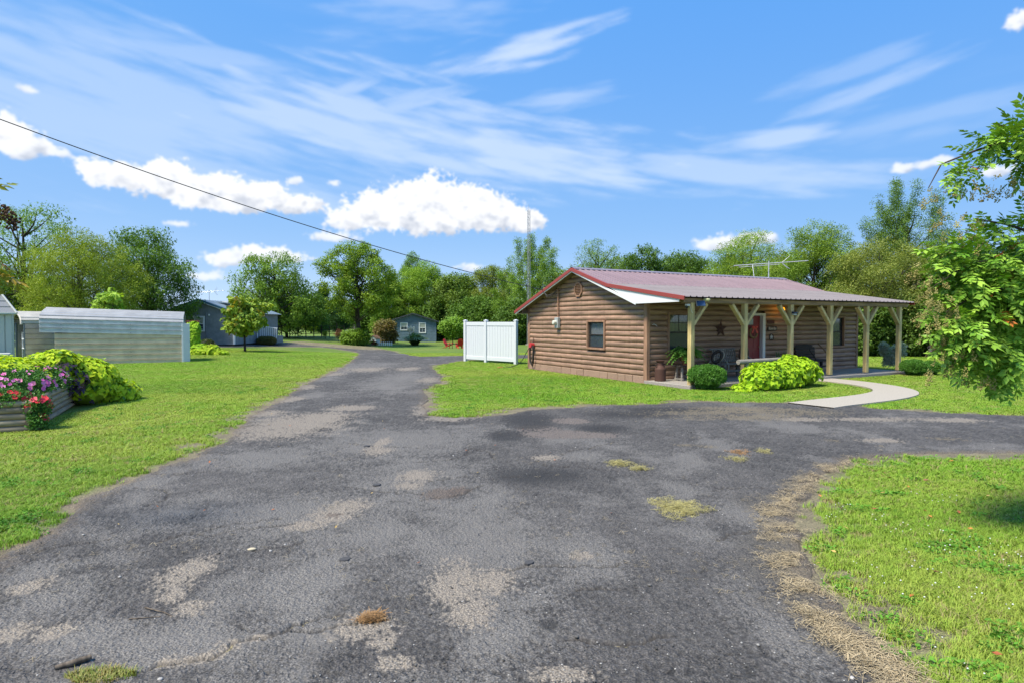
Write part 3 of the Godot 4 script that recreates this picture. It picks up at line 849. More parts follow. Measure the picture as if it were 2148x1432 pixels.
func trees() -> void:
	var far := {"kind": "broad", "blobs": 30, "per": 50}
	var yl := Color(0.24, 0.32, 0.045)
	var gr := Color(0.10, 0.19, 0.03)
	var dk := Color(0.045, 0.10, 0.02)
	# the big trees behind the sheds on the left
	tree("tall_tree", "tall airy tree with bare limbs showing at the left edge", -36.169, -46, 10.759, 9.554, 101, {"kind": "oak", "base": 0.18, "blobs": 40, "per": 26, "size": 0.12, "light": Color(0.16, 0.27, 0.05), "dark": gr}, "trees behind the sheds")
	tree("round_tree", "yellow-green round tree behind the metal carport shed", -27.831, -40, 7.461, 7.077, 102, {"kind": "fine", "base": 0.05, "blobs": 36, "per": 70, "size": 0.16, "light": yl, "dark": Color(0.12, 0.18, 0.03), "bark": M.bark_pale}, "trees behind the sheds")
	tree("broad_tree", "dark green spreading tree left of the grey house", -27.068, -46, 8.731, 7.608, 103, {"kind": "oak", "base": 0.05, "blobs": 42, "per": 60, "size": 0.15, "light": Color(0.12, 0.22, 0.04), "dark": dk}, "trees behind the sheds")
	tree("round_tree", "low dense tree filling the gap behind the barrel-roofed shed", -39.639, -50, 6.206, 10, 104, {"kind": "oak", "base": 0.0, "blobs": 34, "per": 70, "size": 0.16, "light": gr, "dark": dk}, "trees behind the sheds")
	tree("catalpa_tree", "small bright large-leaved tree peeking over the carport roof", -21.429, -33, 3.547, 1.574, 105, {"kind": "big", "base": 0.1, "blobs": 14, "per": 14, "size": 0.2, "light": Color(0.28, 0.42, 0.06), "dark": Color(0.14, 0.27, 0.04)})
	# the middle
	tree("oak_tree", "tall oak with open crown behind the small catalpa", -25.384, -66, 9.128, 9.392, 106, {"kind": "oak", "base": 0.12, "blobs": 60, "per": 20, "size": 0.10, "light": Color(0.15, 0.25, 0.045), "dark": gr, "full": 0.3})
	tree("oak_tree", "low full oak crown over the far lawn", -26.192, -72, 5.942, 9.415, 107, {"kind": "oak", "base": 0.1, "blobs": 30, "per": 60, "size": 0.17, "light": gr, "dark": dk})
	tree("catalpa_tree", "little catalpa with drooping leaves alone on the lawn", -17.674, -40.955, 3.466, 3.087, 108, {"kind": "big", "base": 0.3, "blobs": 24, "per": 11, "size": 0.14, "clump": 0.85, "light": Color(0.27, 0.36, 0.05), "dark": Color(0.10, 0.19, 0.03), "odd": Color(0.4, 0.33, 0.06), "oddness": 0.06, "trunk": 0.075})
	tree("leaning_tree", "big leaning tree with dark trunk beside the driveway bend", -16.308, -66.142, 10.355, 8.751, 109, {"kind": "broad", "base": 0.27, "blobs": 60, "per": 21, "size": 0.095, "light": Color(0.20, 0.30, 0.04), "dark": Color(0.08, 0.16, 0.02), "lean": Vector3(-0.5, 0, 0), "trunk": 0.24, "clump": 1.05})
	tree("cedar_tree", "dark bluish cedar between the oak and leaning tree", -34.218, -112, 7.386, 3.963, 110, {"kind": "cedar", "base": 0.03, "blobs": 26, "per": 60, "size": 0.2, "light": Color(0.05, 0.12, 0.05), "dark": Color(0.02, 0.055, 0.025), "full": 0.3})
	tree("cedar_tree", "dark cedar nearest the leaning tree's trunk", -30.352, -108, 6.193, 4.32, 111, {"kind": "cedar", "base": 0.03, "blobs": 26, "per": 60, "size": 0.2, "light": Color(0.05, 0.12, 0.045), "dark": Color(0.02, 0.055, 0.02), "full": 0.3})
	tree("young_tree", "small blue-green conical tree beyond the pipe fence", -30.275, -98, 3.305, 1.809, 112, {"kind": "fine", "base": 0.03, "blobs": 14, "per": 40, "size": 0.24, "light": Color(0.10, 0.22, 0.07), "dark": Color(0.05, 0.12, 0.04), "full": 0.25})
	tree("young_tree", "yellowish tree at the right foot of the oak", -31.114, -96, 5.116, 2.954, 113, {"kind": "fine", "base": 0.06, "blobs": 18, "per": 45, "size": 0.2, "light": yl, "dark": gr})
	for a in [[585, 170, 655, 80, 114, "leftmost of the distant trees beyond the far field"], [650, 176, 640, 90, 115, "distant trees' tallest crown beyond the far field"], [715, 168, 648, 90, 116, "distant tree behind the leaning tree's trunk"]]:
		var p := Vector2((a[0] - 1074.0) / 1300.0 * a[1], -a[1])
		tree("distant_tree", a[5], p.x, p.y, 1.8 + (675.0 - a[2]) * a[1] / 1300.0, a[3] * a[1] / 1300.0, a[4], {"kind": "oak", "base": 0.02, "blobs": 24, "per": 40, "size": 0.2, "light": gr, "dark": dk, "clump": 1.6}, "distant trees beyond the field")
	# behind the blue house
	tree("round_tree", "bright green rounded tree right behind the blue house", -13.91, -96, 10.627, 9.6, 120, {"kind": "fine", "base": 0.1, "blobs": 34, "per": 70, "size": 0.16, "light": Color(0.23, 0.36, 0.05), "dark": Color(0.11, 0.21, 0.03)}, "trees behind the blue house")
	tree("tall_tree", "thin wispy tree rising above the bright rounded tree", -16.417, -104, 12.872, 4.8, 121, {"kind": "fine", "base": 0.2, "blobs": 24, "per": 26, "size": 0.14, "light": Color(0.15, 0.26, 0.06), "dark": gr, "spike": 0.8}, "trees behind the blue house")
	tree("broad_tree", "mid-green tree behind the red lawn chairs", -7.691, -92, 9.064, 8.846, 122, {"kind": "oak", "base": 0.02, "blobs": 34, "per": 60, "size": 0.16, "light": Color(0.16, 0.24, 0.045), "dark": dk}, "trees behind the blue house")
	tree("broad_tree", "olive tree above the white vinyl fence", -2.691, -90, 10.007, 7.615, 123, {"kind": "fine", "base": 0.02, "blobs": 34, "per": 62, "size": 0.16, "light": Color(0.20, 0.26, 0.055), "dark": Color(0.08, 0.13, 0.03)}, "trees behind the blue house")
	tree("elm_tree", "spiky-topped elm behind the radio mast", 2.819, -80, 11.049, 9.231, 124, {"kind": "fine", "base": 0.02, "blobs": 52, "per": 56, "size": 0.14, "full": 0.3, "light": Color(0.17, 0.28, 0.045), "dark": gr, "spike": 0.6}, "trees behind the blue house")
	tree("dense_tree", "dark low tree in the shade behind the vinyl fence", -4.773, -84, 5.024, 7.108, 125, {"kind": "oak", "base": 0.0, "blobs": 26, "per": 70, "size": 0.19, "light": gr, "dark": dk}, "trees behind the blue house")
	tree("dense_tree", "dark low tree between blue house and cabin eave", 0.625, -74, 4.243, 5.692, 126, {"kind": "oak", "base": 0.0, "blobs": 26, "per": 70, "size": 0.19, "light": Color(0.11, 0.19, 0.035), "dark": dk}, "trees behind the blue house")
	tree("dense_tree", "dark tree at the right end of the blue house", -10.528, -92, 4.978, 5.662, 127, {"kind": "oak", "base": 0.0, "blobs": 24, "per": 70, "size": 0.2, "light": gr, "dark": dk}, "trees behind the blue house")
	tree("round_tree", "green tree behind the leaning tree's right side", -18.673, -94, 9.006, 6.508, 128, {"kind": "fine", "base": 0.02, "blobs": 26, "per": 70, "size": 0.18, "light": Color(0.18, 0.29, 0.045), "dark": gr}, "trees behind the blue house")
	tree("dense_tree", "far tree showing under the leaning tree's right limbs", -23.193, -100, 5.408, 6.923, 129, {"kind": "oak", "base": 0.0, "blobs": 24, "per": 50, "size": 0.2, "light": gr, "dark": dk}, "trees behind the blue house")
	# over the cabin roof
	tree("tall_tree", "sparse thin-leaved tree over the cabin's ridge end", 7.206, -52, 8.645, 5.2, 130, {"kind": "fine", "base": 0.3, "blobs": 30, "per": 20, "size": 0.13, "light": Color(0.16, 0.25, 0.06), "dark": gr}, "trees behind the cabin")
	tree("broad_tree", "dark green tree over the left half of cabin roof", 11.207, -54, 8.537, 5.4, 131, {"kind": "oak", "base": 0.1, "blobs": 34, "per": 45, "size": 0.15, "light": Color(0.10, 0.19, 0.04), "dark": dk}, "trees behind the cabin")
	tree("broad_tree", "dark green tree left of the small white cloud", 15.139, -54, 8.126, 5.815, 132, {"kind": "oak", "base": 0.1, "blobs": 34, "per": 50, "size": 0.15, "light": Color(0.11, 0.20, 0.04), "dark": dk}, "trees behind the cabin")
	tree("round_tree", "bright yellow-green tree behind the roof antenna", 17.254, -45, 8.375, 6.923, 133, {"kind": "fine", "base": 0.0, "blobs": 50, "per": 60, "size": 0.16, "full": 0.3, "light": Color(0.24, 0.35, 0.05), "dark": gr, "odd": Color(0.42, 0.34, 0.06), "oddness": 0.03}, "trees behind the cabin")
	tree("round_tree", "mid-green tree over the cabin's right roof end", 19.619, -40, 7.888, 6.462, 134, {"kind": "fine", "base": 0.0, "blobs": 52, "per": 66, "size": 0.15, "full": 0.3, "light": Color(0.19, 0.28, 0.045), "dark": gr}, "trees behind the cabin")
	tree("elm_tree", "tallest spiky dark elm above the porch's right end", 26.676, -42, 9.661, 7.431, 135, {"kind": "fine", "base": 0.05, "blobs": 60, "per": 60, "size": 0.14, "light": Color(0.13, 0.23, 0.045), "dark": Color(0.07, 0.13, 0.03), "spike": 0.8}, "trees at the right edge of the yard")
	tree("hackberry_tree", "grey-olive twiggy tree right behind the porch's last post", 20.794, -35, 6.487, 6.462, 136, {"kind": "fine", "base": 0.06, "blobs": 40, "per": 60, "size": 0.15, "light": Color(0.22, 0.26, 0.065), "dark": Color(0.10, 0.15, 0.035), "bark": M.bark_pale}, "trees at the right edge of the yard")
	tree("broad_tree", "leafy tree half hidden by the crepe myrtle", 24.376, -34, 5.835, 4.969, 137, {"kind": "oak", "base": 0.03, "blobs": 36, "per": 66, "size": 0.16, "light": Color(0.14, 0.22, 0.04), "dark": dk}, "trees at the right edge of the yard")
	tree("broad_tree", "tree at the far right frame edge behind crepe myrtle", 28.009, -34, 6.353, 5.231, 138, {"kind": "oak", "base": 0.03, "blobs": 36, "per": 66, "size": 0.16, "light": Color(0.14, 0.23, 0.04), "dark": dk}, "trees at the right edge of the yard")
	var fill := [[1195, 60, 550, 140, "low green tree just left of the cabin's ridge"], [1300, 62, 534, 140, "low tree filling the gap behind the cabin's ridge"], [1392, 60, 530, 140, "low tree between the two dark trees over roof"], [1497, 58, 530, 140, "low tree under the small white cloud"], [1640, 50, 520, 150, "low tree right of the roof antenna"]]
	for k in fill.size():
		var a = fill[k]
		tree("low_tree", a[4], (a[0] - 1074.0) / 1300.0 * a[1], -a[1], 1.8 + (675.0 - a[2]) * a[1] / 1300.0, a[3] * a[1] / 1300.0, 160 + k, {"kind": "oak", "base": 0.0, "blobs": 26, "per": 44, "size": 0.19, "light": Color(0.13, 0.21, 0.04), "dark": dk}, "trees behind the cabin")
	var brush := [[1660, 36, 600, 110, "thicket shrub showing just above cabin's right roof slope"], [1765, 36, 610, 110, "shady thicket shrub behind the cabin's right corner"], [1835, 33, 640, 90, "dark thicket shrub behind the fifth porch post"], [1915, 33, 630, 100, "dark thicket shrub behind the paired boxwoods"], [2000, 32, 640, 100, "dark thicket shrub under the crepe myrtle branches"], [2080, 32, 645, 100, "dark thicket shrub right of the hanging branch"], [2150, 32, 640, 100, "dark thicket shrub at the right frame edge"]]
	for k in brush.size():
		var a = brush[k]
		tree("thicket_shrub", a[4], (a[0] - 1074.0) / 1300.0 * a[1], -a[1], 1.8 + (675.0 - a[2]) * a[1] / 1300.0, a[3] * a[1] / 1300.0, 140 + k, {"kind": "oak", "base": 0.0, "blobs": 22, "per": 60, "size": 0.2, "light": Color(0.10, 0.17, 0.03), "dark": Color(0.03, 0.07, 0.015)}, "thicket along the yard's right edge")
	# small plants out on the far lawn
	tree("young_tree", "lone young tree with pale trunk beside the red chairs", -6.986, -73.287, 2.194, 2.48, 150, {"kind": "broad", "base": 0.3, "blobs": 16, "per": 26, "size": 0.22, "light": Color(0.20, 0.34, 0.06), "dark": Color(0.09, 0.19, 0.03), "trunk": 0.05})
	tree("dark_shrub", "dark brownish bush at the blue house's left corner", -15.249, -74.569, 1.972, 2.409, 151, {"kind": "oak", "base": 0.0, "blobs": 20, "per": 40, "size": 0.22, "light": Color(0.16, 0.17, 0.06), "dark": Color(0.11, 0.08, 0.045)})
	tree("base_shrub", "leafy green bush around the leaning tree's foot", -16.387, -64.75, 0.705, 2.49, 152, {"kind": "broad", "base": 0.0, "blobs": 22, "per": 34, "size": 0.2, "light": Color(0.17, 0.28, 0.04), "dark": Color(0.07, 0.14, 0.02)})
	tree("red_shrub", "small reddish bare-stemmed bush left of the leaning tree", -18.69, -66.572, 0.93, 0.819, 153, {"kind": "fine", "base": 0.25, "blobs": 9, "per": 8, "size": 0.26, "light": Color(0.2, 0.1, 0.07), "dark": Color(0.11, 0.06, 0.05), "clump": 0.6, "trunk": 0.03})
	tree("young_tree", "tiny sapling by the far end of the pipe fence", -21.022, -69.717, 0.782, 0.536, 154, {"kind": "fine", "base": 0.3, "blobs": 6, "per": 10, "size": 0.3, "light": Color(0.2, 0.28, 0.05), "dark": gr, "clump": 0.5, "trunk": 0.025})

# ------------------------------------------------------------------ log cabin (own axes: x along the front wall, z out of the porch)
const CR := 0.163

func half_log(p: Vector3, q: Vector3, out: Vector3, hgt := CR, bulge := 0.05) -> MB:
	var mb := MB.new()
	var pr := []
	var nr := []
	var n := 9
	for k in n:
		var a := deg_to_rad(lerpf(-82.0, 82.0, k / float(n - 1)))
		pr.append(out * (bulge * cos(a) - 0.004) + Vector3.UP * (hgt * 0.497 * sin(a) / sin(deg_to_rad(82.0))))
		nr.append((out * cos(a) / bulge + Vector3.UP * sin(a) / (hgt * 0.5)).normalized())
	for k in n - 1:
		mb.squad([p + pr[k], q + pr[k], q + pr[k + 1], p + pr[k + 1]], [nr[k], nr[k], nr[k + 1], nr[k + 1]])
	for e in [[p, (p - q).normalized()], [q, (q - p).normalized()]]:
		for k in range(1, n - 1): mb.tri(e[0] + pr[0], e[0] + pr[k], e[0] + pr[k + 1], e[1])
	return mb

func window_part(parent: Node3D, at: Vector3, out: Vector3, w: float, h: float, frame: Material, curtain: Material, muntin := true, full_blind := false) -> Node3D:
	var o := Node3D.new()
	o.name = numbered("window", parent)
	parent.add_child(o)
	o.position = at
	o.basis = Basis(Vector3.UP.cross(out), Vector3.UP, out)
	var t := 0.062
	for s in [-1.0, 1.0]:
		var a := MB.new()
		a.box(Vector3(s * (w * 0.5 - t * 0.5), 0, 0.035), Vector3(t, h, 0.09), 0.006)
		part(o, "frame", a, frame)
		var b := MB.new()
		b.box(Vector3(0, s * (h * 0.5 - t * 0.5), 0.034 if s > 0 else 0.042), Vector3(w - 2 * t - 0.004 if s > 0 else w + 0.02, t, 0.085), 0.006)
		part(o, "frame" if s > 0 else "sill", b, frame)
	var iw := w - 2 * t
	var ih := h - 2 * t
	var sash := MB.new()
	for s in [-1.0, 1.0]:
		sash.box(Vector3(s * (iw * 0.5 - 0.018), 0, -0.01), Vector3(0.034, ih - 0.004, 0.03), 0.003)
		sash.box(Vector3(0, s * (ih * 0.5 - 0.018), -0.01), Vector3(iw - 0.075, 0.034, 0.03), 0.003)
	sash.box(Vector3(0, 0, 0.0), Vector3(iw - 0.075, 0.04, 0.035), 0.003)
	part(o, "sash", sash, M.bronze)
	if muntin:
		var mu := MB.new()
		mu.box(Vector3(0, ih * 0.25, -0.012), Vector3(0.016, ih * 0.5 - 0.07, 0.012), 0.002)
		mu.box(Vector3(0, ih * 0.26, -0.0125), Vector3(iw - 0.08, 0.016, 0.0115), 0.002)
		part(o, "muntin", mu, M.bronze)
	for s in [-1.0, 1.0]:
		var g := MB.new()
		g.box(Vector3(0, s * ih * 0.25, -0.018 if s > 0 else -0.008), Vector3(iw - 0.07, ih * 0.5 - 0.05, 0.004), 0.0)
		part(o, "pane", g, M.glass)
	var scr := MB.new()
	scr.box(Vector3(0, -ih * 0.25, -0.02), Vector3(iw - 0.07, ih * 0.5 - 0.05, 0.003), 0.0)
	part(o, "room_shade_screen", scr, mat(0.045, 0.047, 0.05, 0.7))  # solid dark screen: shade of the room behind put into its colour
	if curtain:
		var c := MB.new()
		var n := 12
		for k in n:
			var x0 := -iw * 0.5 + iw * k / n
			var x1 := x0 + iw / n
			c.quad(Vector3(x0, ih * 0.5, -0.06 - 0.012 * (k % 2)), Vector3(x1, ih * 0.5, -0.06 - 0.012 * ((k + 1) % 2)), Vector3(x1, 0.01 if not full_blind else -ih * 0.5, -0.06 - 0.012 * ((k + 1) % 2)), Vector3(x0, 0.01 if not full_blind else -ih * 0.5, -0.06 - 0.012 * (k % 2)), Vector3(0.3 if k % 2 else -0.3, 0, 1).normalized())
		part(o, "curtain", c, curtain)
	return o

func cabin() -> void:
	rng.seed = 900
	var t := thing("log_cabin", "brown log-sided cabin with red metal roof and timber porch", "cabin")
	t.transform = CAB
	var logm := []
	for k in 6: logm.append(mat(0.47 * (0.84 + 0.055 * k), 0.295 * (0.84 + 0.05 * k), 0.20 * (0.84 + 0.052 * k), 0.55, 0.0, TX.grain, 0.8, TX.grain, 0.25))
	var trim := mat(0.43, 0.245, 0.155, 0.65, 0.0, TX.grain_v, 0.8)
	var pine := []
	for k in 3: pine.append(mat(0.74 + 0.03 * k, 0.57 + 0.02 * k, 0.25 + 0.02 * k, 0.7, 0.0, TX.grain_v, 1.0, TX.grain_v, 0.12))
	var beamw := mat(0.46, 0.32, 0.20, 0.75, 0.0, TX.grain, 0.7, TX.grain, 0.2)
	var red := mat(0.32, 0.06, 0.05, 0.42, 0.15)
	var sheetm := mat(0.275, 0.20, 0.225, 0.6, 0.0, TX.film, 0.35)
	sheetm.metallic_specular = 0.35
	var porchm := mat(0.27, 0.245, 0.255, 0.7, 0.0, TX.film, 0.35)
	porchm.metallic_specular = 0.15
	var white := mat(0.72, 0.74, 0.76, 0.55)
	var block := mat(0.50, 0.335, 0.235, 0.9, 0.0, TX.speck, 1.5, TX.aggregate, 0.5)
	M.bronze = mat(0.035, 0.03, 0.027, 0.5, 0.3)
	M.glass = StandardMaterial3D.new()
	M.glass.albedo_color = Color(0.25, 0.3, 0.33, 0.22)
	M.glass.transparency = BaseMaterial3D.TRANSPARENCY_ALPHA
	M.glass.roughness = 0.03
	M.glass.cull_mode = BaseMaterial3D.CULL_DISABLED
	M.dark = mat(0.02, 0.02, 0.022, 0.9)
	# inner box: walls have thickness behind the logs
	var wall := Node3D.new()
	wall.name = "wall"
	t.add_child(wall)
	var w0 := MB.new()
	w0.box(Vector3(5.07, 1.2, -3.395), Vector3(9.86, 2.3, 6.5), 0.0)
	w0.prism(PackedVector2Array([Vector2(-0.25, 2.35), Vector2(-6.54, 2.35), Vector2(-3.4, 3.42)]), 0.14, 10.0, Transform3D(Basis(Vector3(0, 0, 1), Vector3.UP, Vector3(1, 0, 0)), Vector3.ZERO))
	part(wall, "core", w0, mat(0.30, 0.20, 0.13, 0.9))
	# holes: [along0, along1, y0, y1]
	var gw := [1.97, 2.88, 0.94, 1.81]
	var fholes := [[0.80, 1.72, 0.91, 2.05], [4.02, 5.06, 0.0, 2.08], [8.46, 9.32, 0.91, 1.97]]
	for k in range(-1, 22):
		var y := 0.2875 + CR * k
		# gable wall, seen from the left
		if k >= 0 and y < 3.48:
			var reach := (3.53 - y + 0.02) / 0.355
			var v0 := maxf(0.0, 3.4 - reach)
			var v1 := minf(6.79, 3.4 + reach)
			if v1 - v0 > 0.2:
				var runs := [[v0, v1]]
				if y + 0.03 > gw[2] and y - 0.03 < gw[3]: runs = [[v0, gw[0]], [gw[1], v1]]
				elif rng.randf() < 0.45 and v1 - v0 > 5.0:
					var cut := rf(2.2, 4.6)
					runs = [[v0, cut - 0.0015], [cut + 0.0015, v1]]
				for r in runs: part(wall, "log", half_log(Vector3(0, y, -r[0]), Vector3(0, y, -r[1]), Vector3.LEFT), logm[rng.randi() % 6])
				part(wall, "log", half_log(Vector3(10.14, y, -v0), Vector3(10.14, y, -v1), Vector3.RIGHT), logm[rng.randi() % 6])
		if y < 2.45:
			var cuts := [[0.0, 10.14]]
			for hq in fholes:
				if y + 0.03 > hq[2] and y - 0.03 < hq[3]:
					var nxt := []
					for r in cuts:
						if hq[0] > r[0] and hq[1] < r[1]: nxt += [[r[0], hq[0]], [hq[1], r[1]]]
						else: nxt.append(r)
					cuts = nxt
			for r in cuts:
				if r[1] - r[0] > 5.0:
					var cut := rf(r[0] + 2.0, r[1] - 2.0)
					part(wall, "log", half_log(Vector3(r[0], y, 0), Vector3(cut - 0.0015, y, 0), Vector3.BACK), logm[rng.randi() % 6])
					part(wall, "log", half_log(Vector3(cut + 0.0015, y, 0), Vector3(r[1], y, 0), Vector3.BACK), logm[rng.randi() % 6])
				else: part(wall, "log", half_log(Vector3(r[0], y, 0), Vector3(r[1], y, 0), Vector3.BACK), logm[rng.randi() % 6])
			if k >= 0 and y < 2.3: part(wall, "log", half_log(Vector3(0, y, -6.79), Vector3(10.14, y, -6.79), Vector3.FORWARD), logm[rng.randi() % 6])
	# corner boards
	for c in [[0.0, 0.0], [10.14, 0.0], [0.0, -6.79], [10.14, -6.79]]:
		var sx := -1.0 if c[0] < 1 else 1.0
		var sz := 1.0 if c[1] > -1 else -1.0
		var b := MB.new()
		b.box(Vector3(c[0] + sx * 0.025, 1.2, c[1] - sz * 0.025), Vector3(0.05, 2.3, 0.155), 0.006)
		part(wall, "corner_board", b, trim)
		b = MB.new()
		b.box(Vector3(c[0] - sx * 0.034, 1.2, c[1] + sz * 0.03), Vector3(0.07 if sz > 0 else 0.13, 2.296, 0.05), 0.006)
		part(wall, "corner_board", b, trim)
	# foundation: rough painted stones under the gable wall
	var z := -0.02
	while z > -6.75:
		var len := rf(0.3, 0.62)
		len = minf(len, z + 6.78)
		var b := MB.new()
		b.box(Vector3(-0.005 + rf(-0.008, 0.008), 0.085, z - len * 0.5), Vector3(0.08, 0.24, len - 0.012), 0.012, Basis(Vector3.UP, rf(-0.02, 0.02)) * Basis(Vector3.BACK, rf(-0.05, 0.05)))
		part(t, "foundation_stone", b, block)
		z -= len
	# windows
	var cur1 := mat(0.42, 0.42, 0.24, 0.9)
	var cur2 := mat(0.33, 0.35, 0.37, 0.9)
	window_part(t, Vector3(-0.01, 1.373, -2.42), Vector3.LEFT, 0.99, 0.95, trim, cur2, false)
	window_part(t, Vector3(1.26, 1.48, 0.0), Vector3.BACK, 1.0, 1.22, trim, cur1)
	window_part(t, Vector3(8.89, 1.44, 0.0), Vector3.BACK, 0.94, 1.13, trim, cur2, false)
	# front door with its frame
	var door := Node3D.new()
	door.name = "front_door"
	t.add_child(door)
	var df := MB.new()
	df.box(Vector3(4.1, 1.085, 0.02), Vector3(0.09, 1.99, 0.17), 0.005)
	df.box(Vector3(4.95, 1.085, 0.02), Vector3(0.13, 1.99, 0.17), 0.005)
	df.box(Vector3(4.525, 2.04, 0.021), Vector3(0.716, 0.08, 0.166), 0.005)
	part(door, "door_frame", df, mat(0.66, 0.67, 0.66, 0.5))
	var dm := mat(0.24, 0.028, 0.03, 0.45)
	var leafm := MB.new()
	leafm.box(Vector3(4.515, 1.05, -0.04), Vector3(0.735, 1.88, 0.04), 0.004)
	part(door, "door_leaf", leafm, dm)
	for q in [[4.33, 0.5, 0.25, 0.62], [4.69, 0.5, 0.25, 0.62], [4.33, 1.2, 0.25, 0.5], [4.69, 1.2, 0.25, 0.5]]:
		var pn := MB.new()
		pn.box(Vector3(q[0], q[1], -0.017), Vector3(q[2], q[3], 0.014), 0.006)
		part(door, "panel", pn, dm)
	var lite := MB.new()
	lite.box(Vector3(4.42, 1.80, -0.016), Vector3(0.26, 0.20, 0.012), 0.002)
	part(door, "door_window", lite, mat(0.36, 0.42, 0.40, 0.12))
	var knob := MB.new()
	knob.sphere(Vector3(4.82, 0.98, 0.02), Vector3.ONE * 0.03)
	part(door, "door_knob", knob, mat(0.5, 0.42, 0.25, 0.3, 0.9))
	# gable vent
	var vent := Node3D.new()
	vent.name = "gable_vent"
	t.add_child(vent)
	var oc := []
	var ic := []
	for k in 8:
		var a := TAU * (k + 0.5) / 8
		oc.append(Vector3(-0.085, 2.9 + 0.27 * sin(a), -3.42 + 0.245 * cos(a)))
		ic.append(Vector3(-0.085, 2.9 + 0.215 * sin(a), -3.42 + 0.19 * cos(a)))
	var vf := MB.new()
	for k in 8:
		var j := (k + 1) % 8
		vf.quad(oc[k], oc[j], ic[j], ic[k], Vector3.LEFT)
		vf.fquad(oc[k], oc[j], oc[j] + Vector3.RIGHT * 0.09, oc[k] + Vector3.RIGHT * 0.09, Vector3(-0.04, 2.9, -3.42))
		vf.quad(ic[k], ic[j], ic[j] + Vector3.RIGHT * 0.05, ic[k] + Vector3.RIGHT * 0.05, (Vector3(-0.06, 2.9, -3.42) - (ic[k] + ic[j]) * 0.5).normalized())
	part(vent, "vent_frame", vf, trim)
	var vb := MB.new()
	vb.box(Vector3(-0.05, 2.9, -3.42), Vector3(0.006, 0.40, 0.36), 0.0)
	part(vent, "backing", vb, trim)
	for k in 7:
		var y := 2.9 - 0.165 + 0.055 * k
		var half := 0.185 if absf(y - 2.9) < 0.09 else 0.185 - (absf(y - 2.9) - 0.09) * 0.95
		var s := MB.new()
		s.box(Vector3(-0.072, y, -3.42), Vector3(0.05, 0.008, half * 2), 0.002, Basis(Vector3.BACK, -0.7))
		part(vent, "slat", s, trim)
	# roof: each pressed sheet is a part, with raised ribs
	var roof := Node3D.new()
	roof.name = "roof"
	t.add_child(roof)
	var u0 := -0.335
	var u1 := 10.5
	var cnt := 12
	var sw := (u1 - u0) / cnt
	var slopes := [[3.40, 3.60, 1.52, 2.985], [1.53, 2.980, -1.86, 2.462], [3.40, 3.60, 7.34, 2.20]]
	for sl in slopes:
		var d := Vector3(0, sl[3] - sl[1], -(sl[2] - sl[0]))
		var nn := Vector3.RIGHT.cross(d).normalized()
		if nn.y < 0: nn = -nn
		for k in cnt:
			var b := MB.new()
			var a := Vector3(u0 + sw * k, sl[1], -sl[0])
			var prof := []
			for q in 4:
				var x := sw * q / 4.0
				prof += [[x, 0.0], [x + sw * 0.25 - 0.06, 0.0], [x + sw * 0.25 - 0.042, 0.03], [x + sw * 0.25 - 0.02, 0.03], [x + sw * 0.25 - 0.003, 0.0]]
			prof.append([sw, 0.0])
			for q in prof.size() - 1:
				var p0: Vector3 = a + Vector3.RIGHT * prof[q][0] + nn * prof[q][1]
				var p1: Vector3 = a + Vector3.RIGHT * prof[q + 1][0] + nn * prof[q + 1][1]
				b.fquad(p0, p1, p1 + d, p0 + d, a + d * 0.5 - nn * 5.0)
			b.quad(a - nn * 0.003, a + Vector3.RIGHT * sw - nn * 0.003, a + Vector3.RIGHT * sw + d - nn * 0.003, a + d - nn * 0.003, -nn)
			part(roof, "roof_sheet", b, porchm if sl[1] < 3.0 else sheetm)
	# lengthwise seam where the two pitches meet, and the ridge cap
	var rc := MB.new()
	for s in [-1.0, 1.0]:
		rc.fquad(Vector3(u0 - 0.02, 3.645, -3.4), Vector3(u1 + 0.02, 3.645, -3.4), Vector3(u1 + 0.02, 3.585, -3.4 + s * 0.17), Vector3(u0 - 0.02, 3.585, -3.4 + s * 0.17), Vector3(5, 0, -3.4))
		rc.fquad(Vector3(u0 - 0.02, 3.585, -3.4 + s * 0.17), Vector3(u1 + 0.02, 3.585, -3.4 + s * 0.17), Vector3(u1 + 0.02, 3.566, -3.4 + s * 0.172), Vector3(u0 - 0.02, 3.566, -3.4 + s * 0.172), Vector3(5, 3.4, -3.4))
	part(roof, "ridge_cap", rc, mat(0.38, 0.30, 0.31, 0.4, 0.5))
	for x in [u0, u1]:
		var sx := -1.0 if x < 0 else 1.0
		for sl in slopes:
			var r := MB.new()
			var p := Vector3(x + sx * 0.02, sl[1] - 0.035, -sl[0])
			var q := Vector3(x + sx * 0.02, sl[3] - 0.035, -sl[2])
			r.bar(p, q, 0.11, 0.05, 0.004, Vector3.RIGHT)
			part(roof, "rake_trim", r, red)
		for sl in [[3.40, 3.525, 0.10, 2.335], [3.40, 3.525, 7.3, 2.13]]:
			var r := MB.new()
			r.bar(Vector3(x + sx * 0.006, sl[1] - 0.012, -sl[0]), Vector3(x + sx * 0.006, sl[3] - 0.012, -sl[2]), 0.075, 0.03, 0.003, Vector3.RIGHT)
			part(roof, "fascia", r, white)
		# white sheet closing the side of the porch roof
		var wp := MB.new()
		wp.prism(PackedVector2Array([Vector2(-1.6, 2.955), Vector2(-0.10, 2.325), Vector2(1.64, 2.335), Vector2(1.66, 2.455)]), x - 0.008, x + 0.008, Transform3D(Basis(Vector3(0, 0, 1), Vector3.UP, Vector3(1, 0, 0)), Vector3.ZERO))
		part(roof, "porch_gable_panel", wp, white)
	var so := MB.new()
	for sl in [[3.36, 3.50, 0.12, 2.34], [3.44, 3.50, 7.28, 2.13]]:
		for e in [[u0 + 0.02, 0.1], [10.04, u1 - 0.02]]:
			so.quad(Vector3(e[0], sl[1], -sl[0]), Vector3(e[1], sl[1], -sl[0]), Vector3(e[1], sl[3], -sl[2]), Vector3(e[0], sl[3], -sl[2]), Vector3.DOWN)
